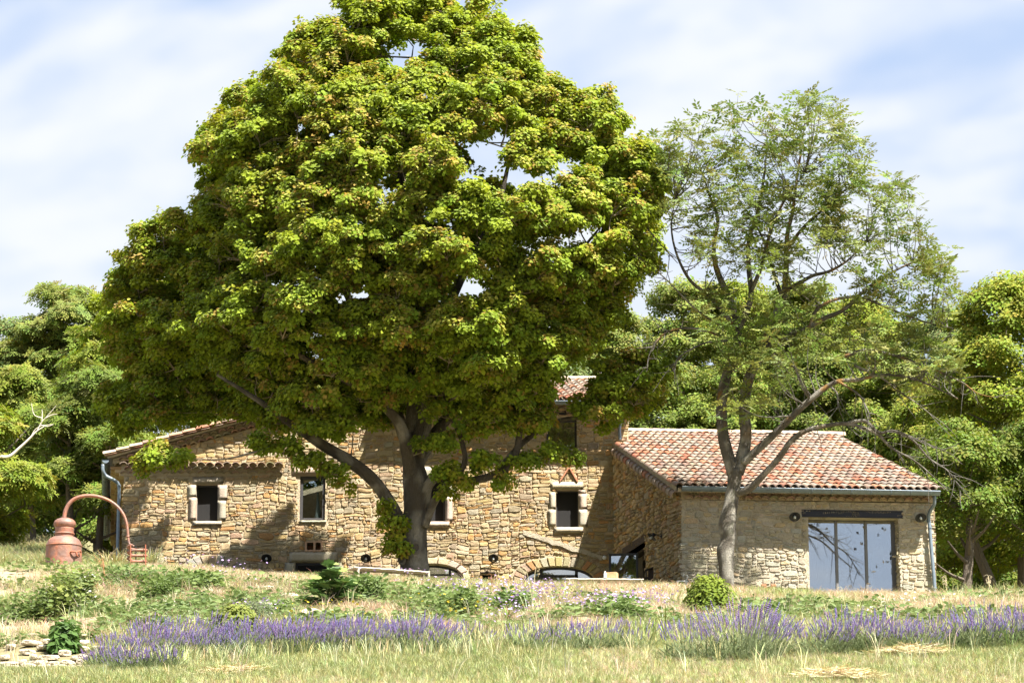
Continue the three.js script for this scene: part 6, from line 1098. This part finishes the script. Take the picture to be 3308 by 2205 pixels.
{
  const R = rngOf(404), tuftA = tuftGeo(R, 9, 0.16, 0.55, 0.018), tuftB = tuftGeo(R, 8, 0.2, 0.9, 0.016), tall = tuftGeo(R, 5, 0.10, 0.35, 0.010);
  const GREEN = [[0.20, 0.255, 0.055], [0.29, 0.335, 0.095], [0.36, 0.37, 0.15]], STRAW = [[0.52, 0.44, 0.26], [0.46, 0.38, 0.21], [0.58, 0.51, 0.32]];
  const scatter = (n, d0, d1, xm, f) => { for (let k = 0; k < n; k++) { const d = lerp(d0, d1, R()), px = lerp(-160, 3470, R()), x = (px - CX) / F * d * 1.02; f(x, d, px); } };
  const meadow = [], straw = [], bank = [], dry = [], back = [], yard = [], wispy = [];
  const put = (l, x, d, h, col, sx = 1) => { const y = ground(x, -d); l.push([mat4(V(x, y - 0.01, -d), (R() - 0.5) * 0.3, R() * 6.28, (R() - 0.5) * 0.3, h * sx, h, h * sx), col.map((v) => v * (0.85 + 0.3 * R()))]); };
  scatter(58000, 40.4, 48.6, 0, (x, d, px) => {
    if (px < 330 + 40 * Math.sin(d * 3) && d > 43.9) return;
    const s = fbm(x * 0.55, 2, d * 0.42, 4, 81), far = sstep(46.2, 47.5, d); if (far && R() < 0.55 * far) return;
    const dryness = sstep(0.40, 0.62, s + 0.12 * sstep(2000, 3300, px) * 0.6 - 0.16 * sstep(44.5, 46.5, d) + (R() - 0.5) * 0.12);
    if (R() < dryness * 0.72) put(straw, x, d, 0.08 + 0.08 * R(), pick(STRAW, R()), 1.5); else put(meadow, x, d, 0.10 + 0.13 * R(), mix3(pick(GREEN, R()), STRAW[0], 0.3 * R()));
  });
  scatter(60000, 48.5, 68, 0, (x, d, px) => {
    if (px < 345 && d < 49.6) return; const b = bare(x, d), s = fbm(x * 0.8 + 9, 5, d * 0.8, 4, 83); if (R() < b * 0.86) return;
    const cd = crestD(x, d), crest = sstep(cd - 4, cd - 0.6, d), g = sstep(0.44, 0.60, s + (R() - 0.5) * 0.2 + 0.10 * crest - 0.05);
    if (R() < g) put(bank, x, d, (0.12 + 0.16 * R()) * (1 - 0.5 * crest), pick(GREEN, R())); else put(dry, x, d, (0.13 + 0.20 * R()) * (1 - 0.55 * crest), mix3(pick(STRAW, R()), [0.44, 0.26, 0.15], R() < 0.3 ? 0.5 : 0.1), 1.1);
  });
  for (let k = 0; k < 2600; k++) { const d = lerp(44.6, 48.8, R()), px = lerp(350, 3340, R()), x = (px - CX) / F * d * 1.02; if (fbm(x * 0.9, 3, d, 3, 111) < 0.47) continue; put(meadow, x, d, 0.22 + 0.28 * R(), mix3(pick(GREEN, R()), STRAW[2], R() * R()), 0.8); }
  for (let k = 0; k < 420; k++) { const d = lerp(41, 58, R()), px = lerp(0, 3308, R()), x = (px - CX) / F * d * 1.02; put(wispy, x, d, 0.3 + 0.35 * R(), mix3(STRAW[2], GREEN[2], R() * 0.7)); }
  for (let k = 0; k < 15000; k++) { const d = lerp(62, 100, R()), px = lerp(-200, 520, R()), x = (px - CX) / F * d * 1.02; if (px > 372 && d > 75.5) continue; put(back, x, d, 0.25 + 0.35 * R(), mix3(pick(GREEN, R()), pick(STRAW, R()), clamp(fbm(x * 0.4, 4, d * 0.4, 3, 87) * 1.8 - 0.5)), 1.6); }
  for (let k = 0; k < 9000; k++) { const d = lerp(64, 74, R()), px = lerp(520, 3470, R()), x = (px - CX) / F * d * 1.02; if (px > 2190 && px < 3030 && d > 69.2) continue; if (px > 1960 && px < 2210 && d > 71) continue; put(yard, x, d, 0.06 + 0.09 * R(), mix3(pick(GREEN, R()), STRAW[0], 0.35 * R())); }
  for (let k = 0; k < 3000; k++) { const d = lerp(67.5, 92, R()), px = lerp(3035, 3480, R()), x = (px - CX) / F * d * 1.02; put(yard, x, d, 0.2 + 0.4 * R(), mix3(pick(GREEN, R()), STRAW[0], 0.4 * R()), 1.3); }
  const lay = (name, geo, list, label) => tag(copies(name, geo, grassMat, list), label, null, null, 'stuff');
  lay('meadow_grass', tuftA, meadow, 'green meadow grass along the bottom of the picture'); lay('straw_grass', tuftB, straw, 'cut straw coloured grass lying in the meadow');
  lay('bank_grass', tuftA, bank, 'green grass on the bank below the house'); lay('dry_grass', tuftB, dry, 'dry tan grass on the bank below the house');
  lay('tall_grass', tall, wispy, 'thin tall seeding grasses'); lay('field_grass', tuftA, back, 'long grass of the field left of the house'); lay('yard_grass', tuftA, yard, 'short grass before the house walls');
  // weeds: leafy clumps in patches on the bank
  const leafW = sprig(R, { n: 9, L: 0.10, W: 0.06, spread: 0.15, droop: 0.1, kind: 'broad' }), fine = sprig(R, { n: 12, L: 0.07, W: 0.02, spread: 0.13, droop: 0, kind: 'thin' }), weeds = [], herbs = [], mt = leafMat();
  scatter(16000, 48.8, 59.5, 0, (x, d, px) => { const s = fbm(x * 0.62 + 31, 7, d * 0.62, 4, 97); const left = 1 - sstep(500, 1500, px); if (R() > sstep(0.50, 0.62, s + 0.05 * left)) return; const y = ground(x, -d), k = R(); (k < 0.55 ? weeds : herbs).push([mat4(V(x, y + 0.04 + 0.22 * R() * R(), -d), (R() - 0.5) * 0.8, R() * 6.28, (R() - 0.5) * 0.8, 0.7 + 0.7 * R()), mix3([0.12, 0.185, 0.05], [0.23, 0.29, 0.10], R())]); });
  // clumps of tall weeds at known places
  for (const [px, py, D, n, w, h, yel] of [[200, 1960, 55, 260, 0.5, 0.75, 0.6], [265, 1930, 56, 180, 0.3, 0.6, 0.5], [110, 1980, 54, 160, 0.5, 0.5, 0.2], [590, 1900, 59, 330, 0.7, 0.42, 0.15], [520, 1925, 58, 240, 0.5, 0.45, 0.15], [660, 1890, 60, 200, 0.5, 0.35, 0.25], [210, 2085, 50, 90, 0.18, 0.5, 0], [900, 1990, 53.5, 160, 0.4, 0.35, 0.2], [1190, 1940, 57, 180, 0.4, 0.55, 0.1], [1480, 1960, 56, 160, 0.5, 0.4, 0.1], [1660, 1960, 57, 220, 0.5, 0.4, 0.0], [420, 1850, 61.5, 200, 0.9, 0.14, 0.0], [2010, 1985, 54, 160, 0.5, 0.35, 0.1]]) {
    const c = onGround(px, py + 25); for (let k = 0; k < n; k++) { const x = c.x + (R() + R() - 1) * w, z = c.z + (R() + R() - 1) * w, y = ground(x, z); (R() < 0.6 ? weeds : herbs).push([mat4(V(x, y + h * Math.pow(R(), 1.3), z), (R() - 0.5) * 0.9, R() * 6.28, (R() - 0.5) * 0.9, 0.6 + 0.6 * R()), mix3(mix3([0.11, 0.18, 0.045], [0.21, 0.28, 0.09], R()), [0.32, 0.33, 0.07], yel * R())]); }
  }
  tag(copies('bank_weeds', leafW, mt, weeds), 'broad leaved weeds growing in patches on the bank', null, null, 'stuff');
  tag(copies('bank_herbs', fine, mt, herbs), 'fine leaved herbs mixed in the grass of the bank', null, null, 'stuff');
  // small wild flowers
  const fl = new GB(); for (let k = 0; k < 5; k++) { const a = k * 1.257; fl.col = [1, 1, 1]; leafInto(fl, V(0, 0, 0), V(Math.cos(a), 0.35, Math.sin(a)).normalize(), UPV, 0.02, 0.018, 'thin'); }
  const flowers = [], fg = fl.build();
  const bloom = (px, py, D, w, n, cols, h = 0.35) => { const c = onGround(px, py + 20); for (let k = 0; k < n; k++) { const x = c.x + (R() + R() - 1) * w, z = c.z + (R() + R() - 1) * w * 0.8, y = ground(x, z); flowers.push([mat4(V(x, y + 0.12 + h * R(), z), (R() - 0.5) + 0.5, R() * 6.28, (R() - 0.5), 0.9 + 0.8 * R()), pick(cols, R())]); } };
  const LILAC = [[0.50, 0.36, 0.62], [0.58, 0.42, 0.66], [0.44, 0.33, 0.60]], YEL = [[0.75, 0.58, 0.06]], WHI = [[0.78, 0.76, 0.72]];
  bloom(1560, 1935, 57.5, 1.2, 260, LILAC); bloom(1740, 1930, 57.5, 1.0, 300, LILAC); bloom(1950, 1960, 56, 1.0, 380, LILAC, 0.3); bloom(2080, 1960, 56, 0.8, 160, LILAC); bloom(1660, 1990, 54, 0.8, 120, LILAC); bloom(820, 2000, 53, 0.7, 120, LILAC); bloom(700, 1850, 61, 1.2, 60, LILAC); bloom(230, 1960, 55, 0.5, 70, WHI, 0.6); bloom(1500, 2000, 53, 1.8, 50, YEL); bloom(1000, 2000, 52.5, 1.5, 40, YEL); bloom(2900, 1980, 58, 1.5, 60, WHI); bloom(1300, 1880, 64, 1.5, 50, LILAC);
  tag(copies('wild_flowers', fg, leafMat({ transmission: 0.3 }), flowers), 'small lilac, white and yellow wild flowers on the bank', null, null, 'stuff');

  // tall grass plants with broad blades
  const blade = (n, L, w, col) => { const g = new GB(); for (let k = 0; k < n; k++) { const a = k * 2.4 + R(), le = 0.25 + 0.55 * R(), h = L * (0.7 + 0.4 * R()), s = a + 1.57, dx = Math.cos(s) * w, dz = Math.sin(s) * w; let pr = null; g.col = col.map((v) => v * (0.8 + 0.4 * R())); for (let i = 0; i <= 6; i++) { const t = i / 6, o = le * L * t * t, f = Math.sin(Math.PI * (0.2 + 0.8 * t)) * (1 - t * 0.3) + 0.04, y = h * t * (1 - 0.28 * t * t * le * 2), c = [g.v(Math.cos(a) * o - dx * f, y, Math.sin(a) * o - dz * f), g.v(Math.cos(a) * o, y - w * 0.4, Math.sin(a) * o), g.v(Math.cos(a) * o + dx * f, y, Math.sin(a) * o + dz * f)]; if (pr) { g.q(pr[0], pr[1], c[1], c[0]); g.q(pr[1], pr[2], c[2], c[1]); } pr = c; } } return g.build(); };
  for (const [px, py, D, n, L, label] of [[2150, 2085, 46.8, 9, 0.75, 'tall broad bladed grass plant among the sparse lavender in the middle right'], [2548, 2090, 46.6, 10, 0.55, 'yellow green broad bladed grass plant between the two right lavender clumps'], [1640, 2020, 50.5, 6, 0.5, 'broad bladed grass plant on the bank foot below the wide arch'], [2790, 1990, 55, 7, 0.5, 'pale broad bladed grass plant below the wide glass door'], [1855, 2090, 46.8, 6, 0.55, 'broad bladed grass plant beside the middle lavender, below the right hand bench']]) {
    const p = onGround(px, py); const t = thing('grass_plant', label, 'plant', p); part('blades', blade(n, L, 0.018, [0.20, 0.27, 0.05]), grassMat, t); part('stem', new GB().tube([V(0, 0, 0), V(0.02, L * 0.5, 0.01), V(0.05, L * 0.85, 0)], [0.008, 0.006, 0.003], 6).build(), std({ color: rgb(0.18, 0.24, 0.06), roughness: 0.8 }), t);
  }
  // straw heaps left by mowing
  for (const [px, py, D, w, label] of [[2935, 2118, 45.2, 0.75, 'heap of raked straw before the right hand lavender'], [2700, 2195, 41.6, 0.6, 'heap of raked straw at the bottom edge on the right'], [770, 2190, 42.4, 0.6, 'flattened heap of straw below the left lavender']]) { const p = onGround(px, Math.min(py, 2200)); const t = thing('straw_heap', label, 'straw heap', p, 'raked straw heaps'), g = new GB(); for (let k = 0; k < 900; k++) { const a = R() * 6.28, r = w * Math.pow(R(), 0.6), c = V(Math.cos(a) * r, 0.16 * (1 - (r / w) ** 2) * (0.4 + 0.6 * R()), Math.sin(a) * r * 0.7), b = R() * 6.28, L = 0.12 + 0.2 * R(), u = V(Math.cos(b) * L, (R() - 0.5) * 0.12, Math.sin(b) * L), s = V(-Math.sin(b), 0.6, Math.cos(b)).multiplyScalar(0.003); g.col = pick(STRAW, R()).map((v) => v * (0.85 + 0.4 * R())); const A = c.clone().sub(u).sub(s), B = c.clone().add(u).sub(s), C = c.clone().add(u).add(s), E = c.clone().sub(u).add(s); g.q(g.v(...A), g.v(...B), g.v(...C), g.v(...E)); } stuff(part('straw', g.build(), std({ vertexColors: true, roughness: 0.9, side: THREE.DoubleSide }), t)); part('core', rock(w * 0.8, 0.09, w * 0.5, R, 0.2), std({ color: rgb(0.42, 0.33, 0.16), roughness: 1 }), t); }
}

// ═════════ lavender ═════════
{
  const R = rngOf(505);
  const stem = new GB().tube([V(0, 0, 0), V(0.02, 0.5, 0), V(0.05, 0.84, 0)], [0.0042, 0.0034, 0.0028], 4, { cap: false }).build();
  const spike = (() => { const g = new GB(); for (let k = 0; k < 7; k++) { const y = 0.80 + k * 0.032, r = (k === 0 ? 0.012 : 0.019 * (1 - Math.abs(k - 2.6) * 0.11)), x = 0.046 + k * 0.002; g.col = mix3([0.75, 0.7, 0.9], [1.2, 1.15, 1.15], R()); const b = g.n; for (let s = 0; s < 5; s++) { const a = s * 1.257 + k * 0.6; g.v(x + Math.cos(a) * r, y + 0.006 * (s % 2), Math.sin(a) * r); } const lo = g.v(x, y - 0.017, 0), hi = g.v(x, y + 0.021, 0); for (let s = 0; s < 5; s++) { g.t(b + s, b + (s + 1) % 5, hi); g.t(b + (s + 1) % 5, b + s, lo); } } return g.build(false); })();
  const leaf = sprig(R, { n: 9, L: 0.10, W: 0.012, spread: 0.10, droop: -0.5, kind: 'thin' });
  const sm = std({ color: 0xffffff, roughness: 0.9 }), fm = new THREE.MeshPhysicalMaterial({ vertexColors: true, roughness: 0.9, flatShading: true, transmission: 0.15, thickness: 0 }), lm = leafMat();
  let k0 = 0;
  const bush = (px, py, D, w, h, n, label, group, tilt = 0.25, fan = 0.55) => {
    const p = onGround(px, py + 18); const t = thing('lavender_bush', label, 'lavender', p, group), S = [], Fl = [], Lf = [], o = V(0, 0, 0);
    for (let k = 0; k < n; k++) {
      const a = R() * 6.28, r = Math.sqrt(R()), x = Math.cos(a) * r * w * 0.34, z = Math.sin(a) * r * w * 0.30, hh = h * (0.62 + 0.58 * R()) * (1 - 0.2 * r), y = ground(p.x + x, p.z + z) - p.y;
      const up = V(Math.cos(a) * r * fan + tilt * (0.4 + 0.8 * R()), 1, Math.sin(a) * r * fan * 0.8 + (R() - 0.5) * 0.15).normalize(), m = aligned(o.clone().set(x, y, z), up, R() * 6.28, hh);
      const thick = 0.62 / hh, m2 = m.clone().multiply(new THREE.Matrix4().makeScale(Math.min(2, Math.max(0.8, thick)), 1, Math.min(2, Math.max(0.8, thick))));
      S.push([m, mix3([0.14, 0.18, 0.07], [0.22, 0.25, 0.13], R())]); Fl.push([m2, mix3([0.12, 0.088, 0.205], [0.20, 0.155, 0.30], R()).map((v) => v * (0.8 + 0.45 * R()))]);
    }
    for (let k = 0; k < n * 0.5; k++) { const a = R() * 6.28, r = Math.sqrt(R()), x = Math.cos(a) * r * w * 0.42, z = Math.sin(a) * r * w * 0.36; Lf.push([mat4(V(x, ground(p.x + x, p.z + z) - p.y + h * 0.45 * (1 - r * 0.6) * R(), z), (R() - 0.5) * 0.8, R() * 6.28, (R() - 0.5) * 0.8, 1 + R()), mix3([0.13, 0.175, 0.075], [0.22, 0.26, 0.12], R())]); }
    stuff(copies('stems', stem, sm, S, t)); stuff(copies('flower_spikes', spike, fm, Fl, t)); stuff(copies('leaves', leaf, lm, Lf, t)); k0 += n;
  };
  const G1 = 'lavender bushes of the long left row', G2 = 'sparse lavender bushes in the middle', G3 = 'lavender bushes of the right hand row';
  const UNDER = [[440, 'coil of the copper still'], [545, 'low left arch'], [670, 'small left window'], [770, 'low yellow green shrub'], [870, 'greyish herb clump'], [960, 'slab of rock beside the fig'], [1066, 'middle of the fig bush'], [1160, 'left end of the sloping bench'], [1260, 'middle of the sloping bench'], [1345, 'tree trunk'], [1420, 'arch behind the trunk'], [1530, 'niche in the house wall'], [1640, 'left end of the wide arch'], [1700, 'tall wild oat stalk'], [1790, 'top of the wide arch'], [1880, 'left end of the right bench'], [1960, 'small crate'], [2060, 'right end of the right bench'], [2300, 'yellow green shrub'], [2480, 'little floor vent'], [2660, 'left leaf of the glass door'], [2750, 'middle leaf of the glass door'], [2855, 'right leaf of the glass door'], [2950, 'lamp right of the glass door'], [3030, 'right downpipe'], [3120, 'bare grey trunk'], [3200, 'leaning shaded tree'], [3290, 'right picture edge']];
  const under = (px) => UNDER.reduce((b, u) => (Math.abs(u[0] - px) < Math.abs(b[0] - px) ? u : b))[1];
  for (let k = 0; k < 11; k++) bush(385 + k * 98 + (R() - 0.5) * 30, 2128 - k * 3.5 + (R() - 0.5) * 8, 47.4 + (R() - 0.5) * 0.4, 0.95, 0.50 + 0.16 * R(), Math.round(105 + 60 * R()), k === 0 ? 'leftmost lavender bush of the front line, at the end of the stone wall' : `front line lavender of the left row, below the ${under(385 + k * 98)}`, G1, 0.26);
  for (let k = 0; k < 9; k++) bush(470 + k * 108 + (R() - 0.5) * 30, 2085 - k * 2.5, 48.6, 0.9, 0.46 + 0.14 * R(), Math.round(70 + 50 * R()), `rear line lavender of the left row, below the ${under(470 + k * 108)}`, G1, 0.24);
  for (const [px, py, lab] of [[340, 2150, 'low lavender spreading over the last stones of the dry stone wall'], [420, 2160, 'low lavender at the very front of the left row, below the still coil'], [520, 2156, 'low lavender at the very front of the left row, below the low left arch']]) bush(px, py, 46.4, 0.7, 0.40, 110, lab, G1, -0.15);
  for (const [px, py, n] of [[1440, 2100, 50], [1530, 2085, 26], [1700, 2092, 55], [1790, 2085, 48], [1880, 2092, 60], [1960, 2085, 44], [2060, 2092, 30]]) bush(px, py, 47.6, 0.75, 0.46 + 0.12 * R(), n, `sparse low lavender in weeds, below the ${under(px)}`, G2, 0.08);
  bush(2240, 2120, 46.6, 1.0, 0.70, 100, 'lavender bush just right of the broad bladed grass in the middle', G3, 0.05); bush(2400, 2122, 46.4, 1.15, 0.92, 180, 'tallest lavender bush, below the lichened trunk, spikes far apart', G3, 0.12, 0.7); bush(2470, 2110, 46.9, 0.9, 0.74, 110, 'lavender leaning against the right side of the tallest lavender bush', G3, 0.15);
  for (const [px, py, h, n] of [[2650, 2105, 0.52, 110], [2740, 2100, 0.64, 150], [2850, 2100, 0.58, 150], [2950, 2098, 0.50, 120], [3050, 2085, 0.50, 110], [3150, 2085, 0.56, 120], [3250, 2080, 0.60, 130], [3330, 2080, 0.62, 120], [3180, 2030, 0.5, 40]]) bush(px, py, 47, 1.0, h * 1.12, n, py < 2050 ? 'small lavender standing behind the right row near the edge' : px > 3300 ? 'lavender cut off by the right picture edge' : `loose right row lavender, below the ${under(px)}`, G3, 0.14, 0.7);
  console.log('lavender stalks', k0);
}

// ═════════ fig bush and green shrubs ═════════
{
  const R = rngOf(606);
  const figLeaf = (() => { const g = new GB(), lob = [[0, 0.05], [0.22, 0.02], [0.48, 0.10], [0.36, 0.30], [0.60, 0.45], [0.38, 0.52], [0.42, 0.78], [0.18, 0.74], [0, 1]], c = g.v(0, 0.42, -0.03, 0.5, 0.4), ids = []; for (const [x, y] of lob) ids.push(g.v(x, y, 0.07 * x - 0.12 * y * y, x, y)); for (let i = lob.length - 2; i > 0; i--) ids.push(g.v(-lob[i][0], lob[i][1], 0.07 * lob[i][0] - 0.12 * lob[i][1] ** 2, -lob[i][0], lob[i][1])); for (let i = 0; i < ids.length; i++) g.t(c, ids[i], ids[(i + 1) % ids.length]); return g.build(); })();
  const b = onGround(1066, 1965), D = -b.z; const t = thing('fig_bush', 'dark green fig bush with large lobed leaves on the bank left of the trunk', 'bush', b), q = (px, py, dz = 0) => at(px, py, D - dz).sub(b);
  const mats = [[0.11, 0.19, 0.05], [0.15, 0.24, 0.07], [0.08, 0.15, 0.04], [0.22, 0.29, 0.06]].map((c) => new THREE.MeshPhysicalMaterial({ color: rgb(...c), roughness: 0.8, specularIntensity: 0.4, transmission: 0.35, thickness: 0, side: THREE.DoubleSide }));
  const tips = [[1072, 1828], [1090, 1850], [1050, 1860], [1020, 1880], [1110, 1880], [1135, 1890], [1000, 1905], [1060, 1890], [1085, 1905], [1120, 1925], [1030, 1925], [990, 1940], [1060, 1940], [1145, 1930], [1100, 1950]];
  for (const [px, py] of tips) {
    const dz = (R() - 0.4) * 0.8, e = q(px, py, dz), m = e.clone().multiplyScalar(0.5).add(V((R() - 0.5) * 0.1, 0.05, 0)); part('stem', new GB().tube([V((R() - 0.5) * 0.15, -0.1, (R() - 0.5) * 0.15), m, e], [0.014, 0.010, 0.006], 6, { sub: 0.1 }).build(), M.twig, t);
    for (let k = 0; k < 9; k++) { const s = k / 9, p = e.clone().lerp(m, s * 0.9), a = k * 2.4 + R(), L = 0.19 + 0.13 * R(), lf = part('leaf', figLeaf, mats[k === 0 ? 3 : Math.floor(R() * 3)], t); lf.position.copy(p).add(V(Math.cos(a) * 0.06, 0.02, Math.sin(a) * 0.06)); lf.rotation.set(-1.0 - R() * 0.9 + 0.2, 0, 0); lf.rotation.order = 'YXZ'; lf.rotation.y = a; lf.scale.setScalar(L); }
  }
  const shrub = (px, py, d, w, h, n, cols, label, kind) => { const p = onGround(px, py); const s = thing('green_shrub', label, 'shrub', p), list = [], g = new GB(), sp2 = sprig(R, kind); for (let k = 0; k < n; k++) { const a = R() * 6.28, r = Math.sqrt(R()), y = h * (0.08 + 0.92 * R()), f = Math.sqrt(Math.max(0.05, 1 - (y / h) ** 2 * 0.85)) * (0.75 + 0.5 * vnoise(Math.cos(a) * 2, y * 4, Math.sin(a) * 2)), c = V(Math.cos(a) * r * w * f, y, Math.sin(a) * r * w * f * 0.9); list.push([aligned(c, V(Math.cos(a) * r, 0.9, Math.sin(a) * r).normalize(), R() * 6.28, 0.8 + 0.5 * R()), mix3(cols[0], cols[1], clamp(y / h * 0.6 + 0.5 * R()))]); if (k % 12 === 0) g.tube([V(0, 0, 0), c.clone().multiplyScalar(0.5).add(V(0, 0.05, 0)), c], [0.012, 0.008, 0.003], 5, { cap: false }); } part('stems', g.build(), M.twig, s); stuff(copies('foliage', sp2, leafMat(), list, s)); };
  shrub(2290, 1990, 58.5, 0.56, 0.72, 520, [[0.10, 0.18, 0.015], [0.24, 0.29, 0.03]], 'bright yellow green shrub at the foot of the lichened tree', { n: 6, L: 0.085, W: 0.05, spread: 0.12 });
  shrub(760, 2052, 51.8, 0.50, 0.42, 420, [[0.10, 0.16, 0.02], [0.24, 0.27, 0.05]], 'low yellow green shrub above the left lavender', { n: 7, L: 0.065, W: 0.035, spread: 0.11 });
  shrub(835, 2030, 52.2, 0.36, 0.46, 240, [[0.10, 0.15, 0.06], [0.20, 0.24, 0.12]], 'greyish herb clump right of the low yellow green shrub', { n: 9, L: 0.05, W: 0.014, spread: 0.10, kind: 'thin' });
  shrub(205, 2112, 49.6, 0.20, 0.42, 90, [[0.05, 0.12, 0.02], [0.11, 0.20, 0.04]], 'dark green broad leaved weed growing out of the dry stone wall', { n: 6, L: 0.14, W: 0.09, spread: 0.12 });
  // wild oats and a rusty dock standing tall on the bank
  const oat = (px, py, d, h, label, tone) => { const p = onGround(px, py); const s = thing('wild_oat', label, 'grass stalk', p), m = std({ color: rgb(...tone), roughness: 0.9 }); for (let j = 0; j < 2; j++) { const lx = (R() - 0.5) * 0.3 * h, e = V(lx, h * (0.9 + 0.15 * R()), (R() - 0.5) * 0.2); part('stalk', new GB().tube([V(j * 0.05, 0, 0), V(lx * 0.3, h * 0.55, 0), e, e.clone().add(V(0.08 * Math.sign(lx || 1), -0.03, 0))], [0.005, 0.004, 0.003, 0.002], 5, { sub: 0.08 }).build(), m, s); const g = new GB(); g.col = tone; for (let k = 0; k < 11; k++) { const u = 0.78 + 0.24 * k / 11, o = V(lx * u, e.y * Math.min(1, u) - 0.02, 0).add(V((R() - 0.5) * 0.1, -0.03 * R(), (R() - 0.5) * 0.1)); leafInto(g, o, V((R() - 0.5) * 0.6, -1, (R() - 0.5) * 0.6).normalize(), V(0, 0.2, 1).normalize(), 0.045, 0.013, 'thin'); } stuff(part('seeds', g.build(), grassMat, s)); } };
  oat(1718, 1990, 53.5, 0.95, 'tall pale wild oat stalk before the wide arch', [0.55, 0.47, 0.28]); oat(1260, 2110, 47, 0.75, 'tall straw stalk in the lavender below the trunk', [0.55, 0.48, 0.28]); oat(1145, 2100, 47.4, 0.7, 'straw stalk in the lavender under the fig bush', [0.55, 0.48, 0.28]); oat(2735, 2010, 54, 0.6, 'seeding stalk below the left leaf of the glass door', [0.5, 0.46, 0.25]); oat(1590, 1930, 61, 0.5, 'rusty brown dock stalk below the niche in the house wall', [0.33, 0.15, 0.07]); oat(335, 1880, 59, 0.5, 'rusty brown dock stalk right of the copper still', [0.40, 0.19, 0.08]); oat(3060, 1940, 66, 0.55, 'pale seeding grass stalk by the right downpipe', [0.60, 0.52, 0.33]); oat(3200, 1940, 66, 0.6, 'pale seeding grass stalk near the right edge before the dark wood', [0.60, 0.52, 0.33]);
}

renderer.render(scene, camera);
